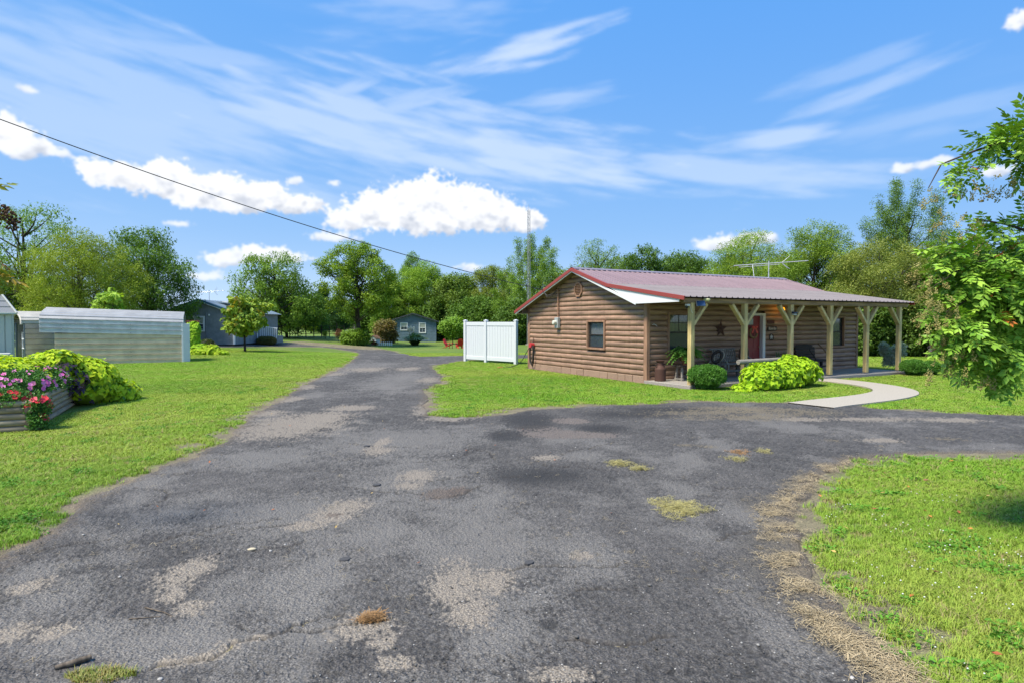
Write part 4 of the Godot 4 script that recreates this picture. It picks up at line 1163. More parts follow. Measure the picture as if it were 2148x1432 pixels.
	so.quad(Vector3(u0 + 0.02, 2.13, -7.28), Vector3(u1 - 0.02, 2.13, -7.28), Vector3(u1 - 0.02, 2.13, -6.7), Vector3(u0 + 0.02, 2.13, -6.7), Vector3.DOWN)
	so.quad(Vector3(u0 + 0.02, 2.13, -6.84), Vector3(0.05, 2.13, -6.84), Vector3(0.05, 2.3, -6.84), Vector3(u0 + 0.02, 2.3, -6.84), Vector3.FORWARD)
	part(roof, "soffit", so, mat(0.17, 0.12, 0.08, 0.8))
	var pc := MB.new()
	pc.quad(Vector3(u0 + 0.02, 2.50, 0.02), Vector3(u1 - 0.02, 2.50, 0.02), Vector3(u1 - 0.02, 2.44, 1.62), Vector3(u0 + 0.02, 2.44, 1.62), Vector3.DOWN)
	part(roof, "porch_ceiling", pc, mat(0.60, 0.49, 0.34, 0.8, 0.0, TX.grain, 0.7))
	var fb := MB.new()
	fb.box(Vector3(5.08, 2.15, -7.32), Vector3(10.8, 0.12, 0.03), 0.003)
	part(roof, "fascia", fb, white)
	# porch
	var beam := MB.new()
	beam.box(Vector3(5.1, 2.375, 1.665), Vector3(10.6, 0.13, 0.045), 0.006)
	part(t, "porch_beam", beam, beamw)
	beam = MB.new()
	beam.box(Vector3(5.1, 2.372, 1.575), Vector3(10.55, 0.13, 0.045), 0.006)
	part(t, "porch_beam", beam, beamw)
	var pu := [0.13, 2.22, 4.24, 6.16, 8.10, 10.0]
	for k in 6:
		var po := MB.new()
		po.box(Vector3(pu[k], 1.222, 1.62), Vector3(0.135, 2.265 if k == 0 else 2.20, 0.135), 0.006)
		var pp := part(t, "porch_post", po, pine[k % 3])
		for s in [-1.0, 1.0]:
			if (k == 0 and s < 0) or (k == 5 and s > 0): continue
			var br := MB.new()
			br.bar(Vector3(pu[k] + s * 0.045, 1.72, 1.62), Vector3(pu[k] + s * 0.545, 2.29, 1.62), 0.085, 0.13, 0.006, Vector3.BACK)
			part(pp, "brace", br, pine[(k + 1) % 3])
	var slab := MB.new()
	slab.box(Vector3(5.12, 0.02, 0.86), Vector3(10.36, 0.14, 1.86), 0.012)
	part(t, "porch_slab", slab, mat(0.46, 0.42, 0.37, 0.85, 0.0, TX.speck, 0.9, TX.aggregate, 0.2))

# ------------------------------------------------------------------ things on and around the porch
const YAW := 0.50614548

func cab(u: float, y: float, v: float) -> Vector3: return CAB * Vector3(u, y, -v)

func star(r0: float, r1: float, d: float) -> MB:
	var mb := MB.new()
	for k in 10:
		var a := TAU * k / 10.0 + PI / 2
		var b := TAU * (k + 1) / 10.0 + PI / 2
		var p := Vector3(cos(a), sin(a), 0) * (r0 if k % 2 == 0 else r1)
		var q := Vector3(cos(b), sin(b), 0) * (r1 if k % 2 == 0 else r0)
		var t := Vector3(0, 0, d)
		mb.tri(p, q, t, (q - p).cross(t - p).normalized() * (1.0 if (q - p).cross(t - p).z > 0 else -1.0))
		mb.tri(p, q, Vector3.ZERO, Vector3.FORWARD)
	return mb

func ring_mesh(at: Vector3, b: Basis, r: float, thick: float, n := 24, squash := 1.0) -> MB:
	var mb := MB.new()
	var pts := []
	var rad := []
	for k in n + 1:
		var a := TAU * k / n
		pts.append(at + b * Vector3(cos(a) * r, sin(a) * r * squash, 0))
		rad.append(thick)
	mb.tube(pts, rad, 8, false)
	return mb

func porch_things() -> void:
	rng.seed = 1200
	var grey := mat(0.36, 0.335, 0.295, 0.9, 0.0, TX.grain, 1.5, TX.grain, 0.3)
	var dark_wood := mat(0.055, 0.045, 0.04, 0.85, 0.0, TX.grain, 1.5, TX.grain, 0.3)
	var iron := mat(0.06, 0.045, 0.04, 0.75, 0.3)
	var rust := mat(0.13, 0.062, 0.045, 0.75, 0.25, TX.speck, 2.0)
	M.twig = mat(0.035, 0.04, 0.015, 0.95)
	# milk can
	var t := thing("milk_can", "rusty brown milk can beside the cabin's front corner", "milk can", cab(0.19, 0.09, -0.36), YAW)
	var mb := MB.new()
	mb.lathe([Vector2(0, 0), Vector2(0.155, 0), Vector2(0.16, 0.02), Vector2(0.16, 0.34), Vector2(0.152, 0.37), Vector2(0.10, 0.46), Vector2(0.092, 0.54), Vector2(0.12, 0.575), Vector2(0.125, 0.59), Vector2(0.08, 0.592)], 20)
	part(t, "can_body", mb, rust)
	mb = MB.new()
	mb.lathe([Vector2(0.083, 0.585), Vector2(0.135, 0.59), Vector2(0.137, 0.605), Vector2(0.06, 0.612), Vector2(0, 0.615)], 20)
	part(t, "lid", mb, rust)
	for s in [-1.0, 1.0]:
		mb = MB.new()
		mb.tube([Vector3(s * 0.13, 0.405, 0), Vector3(s * 0.175, 0.44, 0), Vector3(s * 0.17, 0.49, 0), Vector3(s * 0.10, 0.50, 0)], [0.009, 0.009, 0.009, 0.009], 6)
		part(t, "handle", mb, iron)
	# low plank bench carrying the fern
	t = thing("plank_bench", "low grey plank bench holding the potted fern", "bench", cab(1.12, 0.09, -0.52), YAW)
	for k in 2:
		mb = MB.new()
		mb.box(Vector3(0, 0.43, -0.09 + 0.18 * k), Vector3(0.95, 0.04, 0.17), 0.006)
		part(t, "seat_plank", mb, dark_wood)
	for s in [-1.0, 1.0]:
		for q in [-1.0, 1.0]:
			mb = MB.new()
			mb.bar(Vector3(s * 0.36, 0.0, q * 0.13), Vector3(s * 0.33, 0.41, q * 0.09), 0.05, 0.05)
			part(t, "leg", mb, grey)
		mb = MB.new()
		mb.box(Vector3(s * 0.35, 0.05, 0), Vector3(0.06, 0.05, 0.34), 0.005)
		part(t, "foot_board", mb, grey)
	# fern in a terracotta pot
	t = thing("potted_fern", "lush green fern in an orange terracotta pot under window", "potted plant", cab(1.06, 0.541, -0.52), YAW)
	mb = MB.new()
	mb.lathe([Vector2(0, 0), Vector2(0.12, 0), Vector2(0.165, 0.21), Vector2(0.185, 0.215), Vector2(0.19, 0.265), Vector2(0.16, 0.265), Vector2(0.155, 0.235), Vector2(0, 0.235)], 20)
	part(t, "pot", mb, mat(0.45, 0.17, 0.085, 0.85, 0.0, TX.speck, 2.0))
	fern(t, Vector3(0, 0.24, 0), 150, 0.66, Color(0.20, 0.42, 0.08), Color(0.09, 0.25, 0.045))
	# wagon-wheel bench
	t = thing("wagon_wheel_bench", "weathered grey slatted bench with wagon-wheel ends", "bench", cab(2.98, 0.09, -0.42), YAW)
	for x in [-0.62, 0.60]:
		var w := Node3D.new()
		w.name = numbered("wagon_wheel", t)
		t.add_child(w)
		w.position = Vector3(x, 0.33, 0.12)
		w.rotation.y = deg_to_rad(-52.0 if x < 0 else 90.0)
		part(w, "rim", ring_mesh(Vector3.ZERO, Basis.IDENTITY, 0.30, 0.026, 28), grey)
		mb = MB.new()
		mb.tube([Vector3(0, 0, -0.08), Vector3(0, 0, 0.08)], [0.05, 0.04], 10)
		part(w, "hub", mb, dark_wood)
		for k in 10:
			var a := TAU * k / 10.0
			mb = MB.new()
			mb.tube([Vector3(cos(a), sin(a), 0) * 0.04, Vector3(cos(a), sin(a), 0) * 0.28], [0.014, 0.011], 6, false)
			part(w, "spoke", mb, grey)
	for k in 4:
		mb = MB.new()
		mb.box(Vector3(0, 0.42, -0.10 + 0.10 * k), Vector3(1.12, 0.03, 0.085), 0.005)
		part(t, "seat_slat", mb, grey)
	for k in 13:
		mb = MB.new()
		mb.bar(Vector3(-0.48 + 0.08 * k, 0.46, -0.15), Vector3(-0.48 + 0.08 * k, 0.86, -0.26), 0.045, 0.02)
		part(t, "back_slat", mb, grey)
	for y in [[0.86, -0.262], [0.50, -0.165]]:
		mb = MB.new()
		mb.box(Vector3(0, y[0], y[1] - 0.022), Vector3(1.12, 0.06, 0.025), 0.005)
		part(t, "back_rail", mb, grey)
	for x in [-0.46, 0.5]:
		for z in [-0.14, 0.24]:
			mb = MB.new()
			mb.bar(Vector3(x, 0.0, z), Vector3(x, 0.41, z), 0.06, 0.06)
			part(t, "leg", mb, grey)
	mb = MB.new()
	mb.box(Vector3(0.02, 0.22, 0.24), Vector3(0.9, 0.05, 0.03), 0.004)
	part(t, "stretcher", mb, grey)
	# horse collars
	t = thing("horse_collar", "black leather horse collar draped over left wagon wheel", "horse collar", cab(2.33, 0.50, -0.52), YAW)
	part(t, "pad", ring_mesh(Vector3(0, 0.25, 0), Basis(Vector3.UP, -0.9) * Basis(Vector3.BACK, -0.55), 0.12, 0.05, 22, 1.5), mat(0.035, 0.028, 0.025, 0.55))
	part(t, "hame", ring_mesh(Vector3(0.02, 0.26, 0.05), Basis(Vector3.UP, -0.9) * Basis(Vector3.BACK, -0.55), 0.125, 0.015, 22, 1.55), mat(0.42, 0.36, 0.28, 0.7))
	t = thing("collar_mirror", "oval mirror framed by a brown horse collar behind post", "mirror", cab(3.62, 0.51, -0.42), YAW)
	part(t, "collar_frame", ring_mesh(Vector3(0, 0.27, 0), Basis.IDENTITY, 0.17, 0.05, 24, 1.5), mat(0.11, 0.045, 0.03, 0.45))
	mb = MB.new()
	mb.sphere(Vector3(0, 0.27, -0.01), Vector3(0.15, 0.23, 0.008), 20, 10)
	part(t, "mirror_glass", mb, mat(0.75, 0.78, 0.78, 0.05, 1.0))
	# old hand tool leaning on the bench
	t = thing("hay_tool", "thin dark hay tongs leaning against the slatted bench", "tool", cab(2.98, 0.09, -0.83), YAW)
	mb = MB.new()
	mb.tube([Vector3(0.0, 0.62, 0.10), Vector3(0.05, 0.35, 0.11), Vector3(0.22, 0.12, 0.10), Vector3(0.36, 0.012, 0.10)], [0.014, 0.014, 0.013, 0.01], 6)
	part(t, "tong_arm", mb, iron)
	mb = MB.new()
	mb.tube([Vector3(0.03, 0.60, 0.13), Vector3(0.08, 0.32, 0.13), Vector3(0.04, 0.14, 0.13), Vector3(0.16, 0.012, 0.13)], [0.014, 0.014, 0.013, 0.01], 6)
	part(t, "tong_arm", mb, iron)
	# stars, sign, wreath
	t = thing("barn_star", "large rusty brown five-pointed star on the front wall", "wall star", cab(2.98, 1.565, -0.058), YAW)
	part(t, "star_body", star(0.275, 0.115, 0.07), rust)
	mb = MB.new()
	mb.tube([Vector3(0, 0.24, 0.01), Vector3(0.02, 0.30, 0.0), Vector3(0, 0.33, -0.01)], [0.006, 0.006, 0.006], 5)
	part(t, "hanger", mb, iron)
	t = thing("barn_star", "small pale star in a dark ring beside the door", "wall star", cab(5.37, 1.29, -0.058), YAW)
	part(t, "star_body", star(0.10, 0.045, 0.03), mat(0.45, 0.47, 0.44, 0.6))
	part(t, "outline", ring_mesh(Vector3(0, 0, -0.006), Basis.IDENTITY, 0.105, 0.012, 20), iron)
	t = thing("name_sign", "black wooden name board with carved pale lettering", "sign", cab(5.39, 1.57, -0.063), YAW)
	mb = MB.new()
	var rp := PackedVector2Array()
	for k in 20:
		var a := TAU * k / 20.0
		rp.append(Vector2(cos(a) * 0.05 + (0.19 if cos(a) > 0 else -0.19), sin(a) * 0.075))
	mb.prism(rp, -0.01, 0.012)
	part(t, "board", mb, mat(0.018, 0.013, 0.011, 0.6))
	var tm := TextMesh.new()
	var sf := SystemFont.new()
	sf.font_names = PackedStringArray(["Droid Serif"])
	sf.font_weight = 700
	tm.font = sf
	tm.text = "Hawks"
	tm.font_size = 32
	tm.pixel_size = 0.0036
	tm.depth = 0.006
	var l := part(t, "lettering", tm, mat(0.55, 0.48, 0.40, 0.7))
	l.position = Vector3(0, 0.0, 0.013)
	t = thing("brick_plaque", "dark red plaque above the name board", "plaque", cab(5.33, 1.785, -0.06), YAW)
	mb = MB.new()
	mb.box(Vector3.ZERO, Vector3(0.34, 0.11, 0.02), 0.004)
	part(t, "plate", mb, mat(0.10, 0.032, 0.025, 0.7, 0.0, TX.speck, 2.0))
	t = thing("door_wreath", "tan twig wreath with red bow on the front door", "wreath", cab(4.47, 1.44, -0.045), YAW)
	mb = MB.new()
	for q in 5:
		var pts := []
		var rad := []
		for k in 31:
			var a := TAU * k / 30.0
			var rr := 0.165 + 0.028 * sin(a * 7.0 + q * 1.3)
			pts.append(Vector3(cos(a) * rr, sin(a) * rr, 0.03 + 0.022 * cos(a * 7.0 + q * 1.3)))
			rad.append(0.016)
		mb.tube(pts, rad, 5, false)
	part(t, "twig_ring", mb, mat(0.36, 0.22, 0.10, 0.9, 0.0, TX.speck, 3.0))
	var bow := mat(0.62, 0.07, 0.05, 0.6)
	for s in [-1.0, 1.0]:
		mb = MB.new()
		mb.sphere(Vector3(s * 0.075, 0.185, 0.075), Vector3(0.07, 0.042, 0.03), 10, 6)
		part(t, "bow_loop", mb, bow)
		mb = MB.new()
		mb.quad(Vector3(0, 0.17, 0.08), Vector3(s * 0.05, 0.18, 0.08), Vector3(s * 0.15, 0.0, 0.085), Vector3(s * 0.09, -0.03, 0.085), Vector3.BACK)
		part(t, "ribbon_tail", mb, bow)
	# lamps
	t = thing("porch_lamp", "lit yellow bulb hanging beside the porch door", "lamp", cab(5.62, 2.21, -0.30), YAW)
	mb = MB.new()
	mb.lathe([Vector2(0, -0.07), Vector2(0.045, -0.055), Vector2(0.062, -0.01), Vector2(0.05, 0.035), Vector2(0.028, 0.07)], 16)
	var bm := mat(0.8, 0.45, 0.05, 0.4)
	bm.emission_enabled = true
	bm.emission = Color(1.0, 0.62, 0.08)
	bm.emission_energy_multiplier = 0.75
	part(t, "bulb", mb, bm)
	mb = MB.new()
	mb.lathe([Vector2(0.03, 0.065), Vector2(0.032, 0.12), Vector2(0.05, 0.125), Vector2(0.05, 0.275)], 14)
	part(t, "socket", mb, mat(0.2, 0.15, 0.1, 0.6))
	var ol := OmniLight3D.new()
	ol.name = "bulb_light"
	t.add_child(ol)
	ol.light_color = Color(1.0, 0.72, 0.25)
	ol.light_energy = 0.014
	ol.light_size = 0.05
	ol.omni_range = 8.0
	ol.omni_attenuation = 2.0
	ol.shadow_enabled = true
	ol.position = Vector3(0, -0.01, 0)
	t = thing("security_lamp", "small dark solar lamp on the third porch post", "lamp", cab(4.24, 2.02, -1.69), YAW)
	mb = MB.new()
	mb.box(Vector3(0.03, 0.05, 0.045), Vector3(0.17, 0.045, 0.11), 0.01, Basis(Vector3.RIGHT, 0.35))
	part(t, "solar_top", mb, mat(0.03, 0.04, 0.07, 0.2))
	mb = MB.new()
	mb.box(Vector3(0.03, 0.0, 0.04), Vector3(0.14, 0.05, 0.08), 0.01)
	part(t, "lamp_head", mb, mat(0.45, 0.46, 0.46, 0.4))
	t = thing("solar_camera_panel", "blue solar panel clipped under the porch roof corner", "solar panel", cab(0.30, 2.26, -1.76), YAW)
	mb = MB.new()
	mb.box(Vector3(0, 0.03, 0.05), Vector3(0.22, 0.15, 0.015), 0.004, Basis(Vector3.UP, -0.5) * Basis(Vector3.RIGHT, -0.5))
	part(t, "panel", mb, mat(0.03, 0.06, 0.14, 0.15))
	mb = MB.new()
	mb.box(Vector3(0, 0.03, 0.035), Vector3(0.245, 0.17, 0.012), 0.004, Basis(Vector3.UP, -0.5) * Basis(Vector3.RIGHT, -0.5))
	part(t, "panel_frame", mb, mat(0.35, 0.36, 0.38, 0.4))
	mb = MB.new()
	mb.bar(Vector3(0, 0.02, 0.04), Vector3(-0.06, 0.03, 0.0), 0.03, 0.03)
	part(t, "bracket", mb, iron)
	t = thing("security_camera", "white dome security camera on the first porch post", "camera", cab(0.055, 2.19, -1.62), YAW)
	mb = MB.new()
	mb.box(Vector3(-0.06, 0.06, 0.0), Vector3(0.12, 0.06, 0.10), 0.015)
	part(t, "housing", mb, mat(0.75, 0.76, 0.76, 0.4))
	mb = MB.new()
	mb.sphere(Vector3(-0.085, 0.015, 0), Vector3.ONE * 0.05, 12, 8)
	part(t, "lens_dome", mb, mat(0.02, 0.02, 0.025, 0.1))
	mb = MB.new()
	mb.tube([Vector3(-0.03, 0.03, 0.06), Vector3(0.0, -0.10, 0.08), Vector3(0.05, -0.16, 0.078)], [0.005, 0.005, 0.005], 5)
	part(t, "cable", mb, mat(0.7, 0.7, 0.68, 0.5))
	t = thing("flood_lamp", "pale round flood lamp under the porch eave", "lamp", cab(0.52, 2.315, -1.69), YAW)
	mb = MB.new()
	mb.lathe([Vector2(0, 0), Vector2(0.07, 0.01), Vector2(0.10, 0.05), Vector2(0.09, 0.085), Vector2(0.0, 0.09)], 16, Vector3(0, 0.03, 0.1))
	part(t, "shade", mb, mat(0.62, 0.62, 0.34, 0.5))
	mb = MB.new()
	mb.bar(Vector3(0, 0.07, 0.1), Vector3(0, 0.07, 0.0), 0.03, 0.03)
	part(t, "bracket", mb, iron)
	t = thing("wall_hook", "little white hook on the front corner log", "hook", cab(0.14, 1.71, -0.05), YAW)
	mb = MB.new()
	mb.tube([Vector3(0.02, 0, 0), Vector3(0, 0.02, 0.08), Vector3(0.05, -0.01, 0.12), Vector3(0.09, -0.05, 0.12)], [0.008, 0.008, 0.008, 0.006], 6)
	part(t, "hook_wire", mb, mat(0.7, 0.7, 0.7, 0.5))
	# hitching rail behind the vine bush
	t = thing("log_rail", "grey hitching-rail log on posts in front of the porch", "rail", cab(2.35, 0.0, -2.12), YAW)
	mb = MB.new()
	mb.tube([Vector3(-0.95, 0.70, 0), Vector3(0.2, 0.715, 0.01), Vector3(1.15, 0.73, 0)], [0.068, 0.066, 0.062], 12)
	part(t, "rail_log", mb, grey)
	for x in [-0.62, 0.85]:
		mb = MB.new()
		mb.tube([Vector3(x, -0.05, 0), Vector3(x, 0.66, 0)], [0.065, 0.06], 10)
		part(t, "rail_post", mb, grey)
	# black cart bench at the right
	t = thing("cart_bench", "black wooden plough-handled bench near the right window", "bench", cab(7.05, 0.09, -0.46), YAW)
	mb = MB.new()
	mb.box(Vector3(0.1, 0.40, 0.0), Vector3(1.3, 0.05, 0.46), 0.006)
	part(t, "seat", mb, dark_wood)
	for k in 4:
		mb = MB.new()
		mb.box(Vector3(-0.12, 0.50 + 0.10 * k, -0.22 - 0.02 * k), Vector3(0.95 + 0.03 * k, 0.09, 0.03), 0.004, Basis(Vector3.RIGHT, -0.15))
		part(t, "back_board", mb, dark_wood)
	mb = MB.new()
	mb.sphere(Vector3(-0.15, 0.88, -0.29), Vector3(0.5, 0.06, 0.02), 14, 6)
	part(t, "crest", mb, dark_wood)
	for s in [-1.0, 1.0]:
		mb = MB.new()
		if s > 0: mb.tube([Vector3(0.02, 0.98, 0.12), Vector3(0.35, 0.72, 0.16), Vector3(0.66, 0.44, 0.18)], [0.028, 0.022, 0.02], 7)
		else: mb.tube([Vector3(-0.55, 0.80, 0.2), Vector3(-0.33, 0.6, 0.2), Vector3(-0.15, 0.43, 0.18)], [0.02, 0.02, 0.02], 7)
		part(t, "plough_handle", mb, mat(0.16, 0.095, 0.055, 0.7) if s > 0 else dark_wood)
		for z in [-0.18, 0.18]:
			mb = MB.new()
			mb.bar(Vector3(s * 0.55 + 0.1, 0, z), Vector3(s * 0.55 + 0.1, 0.38, z), 0.07, 0.07)
			part(t, "leg", mb, dark_wood)
	mb = MB.new()
	mb.box(Vector3(0.1, 0.2, 0.18), Vector3(1.05, 0.06, 0.03), 0.004)
	part(t, "stretcher", mb, dark_wood)
	t = thing("porch_fern", "dark potted fern between bush and black bench", "potted plant", cab(5.95, 0.09, -0.45), YAW)
	mb = MB.new()
	mb.lathe([Vector2(0, 0), Vector2(0.14, 0), Vector2(0.18, 0.28), Vector2(0.17, 0.28), Vector2(0, 0.26)], 16)
	part(t, "pot", mb, dark_wood)
	fern(t, Vector3(0, 0.26, 0), 100, 0.72, Color(0.11, 0.28, 0.05), Color(0.05, 0.16, 0.035))
	t = thing("spiky_plant", "dark upright leaves in a pot beside the front door", "potted plant", cab(5.35, 0.09, -0.5), YAW)
	mb = MB.new()
	mb.lathe([Vector2(0, 0), Vector2(0.11, 0), Vector2(0.14, 0.25), Vector2(0.13, 0.25), Vector2(0, 0.23)], 16)
	part(t, "pot", mb, dark_wood)
	mb = MB.new()
	for k in 26:
		var a := rng.randf() * TAU
		var o := Vector3(cos(a), 0, sin(a))
		var lean := rf(0.1, 0.5)
		var h := rf(0.35, 0.72)
		flat_leaf(mb, Vector3(0, 0.22, 0) + o * 0.05, (o * lean + Vector3.UP).normalized(), o.cross(Vector3.UP), h, 0.06)
	part(t, "leaves", mb, mat(0.04, 0.12, 0.03, 0.5))
	# meter, conduit, cable entry
	t = thing("electric_meter", "grey electric meter box with round dial on gable wall", "electric meter", cab(-0.05, 1.76, 4.64), YAW)
	mb = MB.new()
	mb.box(Vector3(-0.06, 0, 0), Vector3(0.12, 0.38, 0.22), 0.012)
	part(t, "meter_box", mb, mat(0.42, 0.45, 0.45, 0.5, 0.3))
	mb = MB.new()
	mb.lathe([Vector2(0.075, 0), Vector2(0.08, 0.03), Vector2(0.075, 0.11), Vector2(0.05, 0.125), Vector2(0, 0.125)], 18, Vector3(-0.12, 0.01, -0.015), Basis(Vector3.UP, Vector3.LEFT, Vector3.BACK))
	part(t, "dial_cover", mb, mat(0.66, 0.67, 0.58, 0.15))
	mb = MB.new()
	mb.tube([Vector3(-0.045, 0.19, 0.02), Vector3(-0.045, 1.12, 0.02), Vector3(-0.07, 1.2, 0.02)], [0.024, 0.024, 0.03], 10)
	part(t, "conduit", mb, mat(0.30, 0.165, 0.10, 0.6))
	mb = MB.new()
	mb.tube([Vector3(-0.06, 1.18, 0.03), Vector3(-0.16, 1.05, -0.10), Vector3(-0.28, 0.98, -0.32), Vector3(-0.30, 1.08, -0.50), Vector3(-0.32, 1.18, -0.57)], [0.012, 0.012, 0.012, 0.012, 0.012], 6)
	mb.tube([Vector3(-0.05, 1.19, 0.01), Vector3(-0.12, 1.0, -0.16), Vector3(-0.26, 0.92, -0.36), Vector3(-0.32, 1.14, -0.56)], [0.01, 0.01, 0.01, 0.01], 6)
	part(t, "drip_loop", mb, mat(0.05, 0.05, 0.055, 0.6))
	# overhead service cable
	t = thing("service_cable", "black overhead power cable sagging from upper left to cabin", "cable")
	mb = MB.new()
	var a0 := cab(-0.36, 2.95, 5.2)
	var a1 := Vector3(-13.166, 6.959, -13)
	var pts := []
	var rad := []
	for k in 41:
		var f := k / 40.0
		pts.append(a0.lerp(a1, f) - Vector3.UP * 4.0 * f * (1 - f) * 0.36)
		rad.append(0.012)
	mb.tube(pts, rad, 6)
	part(t, "wire", mb, mat(0.03, 0.03, 0.032, 0.6))
	mb = MB.new()
	mb.box(a0, Vector3(0.05, 0.08, 0.05), 0.01)
	part(t, "clamp", mb, iron)
	# the pole out of view that carries it
	t = thing("utility_pole", "wooden utility pole outside the frame carrying the cable", "utility pole", Vector3(a1.x, 0, a1.z - 0.1))
	mb = MB.new()
	mb.tube([Vector3(0, -0.3, 0), Vector3(0, a1.y + 0.8, 0)], [0.14, 0.1], 12)
	part(t, "pole", mb, M.bark_pale)
	# hose reel and hose
	t = thing("garden_hose", "dark hose coiled on a red wall hanger by gable corner", "garden hose", cab(-0.05, 0, 6.38), YAW)
	mb = MB.new()
	mb.tube([Vector3(-0.02, 0.9, 0), Vector3(-0.16, 0.92, 0)], [0.10, 0.10], 16)
	part(t, "hanger", mb, mat(0.42, 0.03, 0.035, 0.45))
	mb = MB.new()
	mb.tube([Vector3(-0.035, 0.9, 0.02), Vector3(-0.035, 1.22, 0.03)], [0.012, 0.012], 8)
	part(t, "standpipe", mb, iron)
	mb = MB.new()
	for q in 3:
		var hp := []
		var hr := []
		for k in 25:
			var an := TAU * k / 24.0
			hp.append(Vector3(-0.07 - 0.03 * q, 0.56 + 0.44 * sin(an) * (1.0 - 0.09 * q), 0.02 + (0.115 + 0.012 * q) * cos(an)))
			hr.append(0.013)
		mb.tube(hp, hr, 6, false)
	part(t, "hose_coil", mb, mat(0.03, 0.03, 0.028, 0.5))
	mb = MB.new()
	mb.tube([Vector3(-0.12, 0.88, -0.05), Vector3(-0.18, 0.62, -0.25), Vector3(-0.2, 0.34, -0.5), Vector3(-0.28, 0.14, -0.75), Vector3(-0.45, 0.03, -1.0), Vector3(-0.62, 0.02, -1.1), Vector3(-0.8, 0.02, -1.05)], [0.013, 0.013, 0.013, 0.013, 0.013, 0.013, 0.013], 6)
	part(t, "hose_run", mb, mat(0.04, 0.035, 0.03, 0.5))
	mb = MB.new()
	mb.tube([Vector3(-0.78, 0.025, -1.06), Vector3(-0.98, 0.03, -1.0), Vector3(-1.08, 0.025, -0.97)], [0.018, 0.026, 0.016], 8)
	part(t, "nozzle", mb, mat(0.5, 0.16, 0.05, 0.5))
	# television antenna on the roof
	antenna("roof_antenna", "silver television antenna on the cabin roof ridge", cab(9.4, 3.55, 3.3), 0.63, -0.2, 2.75, 0.62, cab(8.55, 3.5, 3.3))

func fern(t: Node3D, at: Vector3, fronds: int, length: float, ca: Color, cb: Color) -> void:
	var mb := MB.new()
	for k in fronds:
		var a := rng.randf() * TAU
		var o := Vector3(cos(a), 0, sin(a))
		var rise := rf(0.3, 2.4)
		var len := length * rf(0.65, 1.15)
		var col := cb.lerp(ca, rng.randf())
		var side := o.cross(Vector3.UP)
		var p := at
		var d := (o * 0.7 + Vector3.UP * rise).normalized()
		var n := 9
		for q in n:
			var s0 := mb.v.size()
			var nx := p + d * len / n
			var w := 0.055 * sin(PI * (0.12 + 0.86 * q / n))
			for s in [-1.0, 1.0]:
				var tip: Vector3 = p + side * s * w * 1.5 + d * len / n * 0.9 - Vector3.UP * 0.012
				mb.tri(p, nx, tip, (Vector3.UP + side * s * 0.3).normalized())
			for z in mb.v.size() - s0: mb.c.append(col)
			p = nx
			d = (d + Vector3.DOWN * 0.19 * (1.0 + rise * 0.3)).normalized()
	part(t, "fronds", mb, M.leaf)

func antenna(called: String, label: String, base: Vector3, mast: float, turn: float, boom: float, k: float, second = null) -> void:
	var al := mat(0.62, 0.63, 0.65, 0.35, 0.6)
	var t := thing(called, label, "antenna", base, turn)
	var mb := MB.new()
	mb.tube([Vector3(0, -0.02, 0), Vector3(0, mast + 0.12, 0)], [0.022, 0.022], 8)
	part(t, "mast", mb, al)
	if second != null:
		var q: Vector3 = t.transform.affine_inverse() * second
		mb = MB.new()
		mb.tube([q, Vector3(q.x * 0.98, mast - 0.02, 0)], [0.012, 0.012], 6)
		part(t, "stay", mb, al)
	mb = MB.new()
	mb.tube([Vector3(-boom * 0.5, mast - 0.05, 0), Vector3(boom * 0.55, mast + 0.10, 0)], [0.018, 0.018], 6)
	mb.tube([Vector3(-boom * 0.42, mast - 0.12, 0), Vector3(boom * 0.16, mast - 0.02, 0)], [0.012, 0.012], 6)
	part(t, "boom", mb, al)
	for i in 7:
		var f := i / 6.0
		var x := lerpf(-boom * 0.48, boom * 0.16, f)
		var len := lerpf(1.25, 0.5, f) * k
		mb = MB.new()
		var y := mast - 0.05 + 0.15 * (x + boom * 0.5) / (boom * 1.05)
		mb.tube([Vector3(x - 0.12 * k, y, -len), Vector3(x, y + 0.005, 0), Vector3(x - 0.12 * k, y, len)], [0.004, 0.005, 0.004], 5)
		part(t, "element", mb, al)
	for i in 12:
		var x := lerpf(boom * 0.22, boom * 0.54, i / 11.0)
		mb = MB.new()
		var y := mast - 0.05 + 0.15 * (x + boom * 0.5) / (boom * 1.05)
		mb.tube([Vector3(x, y + 0.01, -0.13), Vector3(x, y + 0.01, 0.13)], [0.006, 0.006], 5)
		part(t, "element", mb, al)
	for s in [-1.0, 1.0]:
		mb = MB.new()
		mb.tube([Vector3(boom * 0.18, mast + 0.04, 0), Vector3(boom * 0.29, mast + 0.04 + s * 0.42 * k, 0.05)], [0.012, 0.01], 6)
		mb.tube([Vector3(boom * 0.20, mast + 0.04 + s * 0.02, -0.15), Vector3(boom * 0.28, mast + 0.04 + s * 0.36 * k, -0.15)], [0.008, 0.008], 5)
		part(t, "reflector", mb, al)

# ------------------------------------------------------------------ sheds, fence, houses
func gp(p: Vector2, y := 0.0) -> Vector3: return Vector3(p.x, terr(p.x, p.y) + y, p.y)

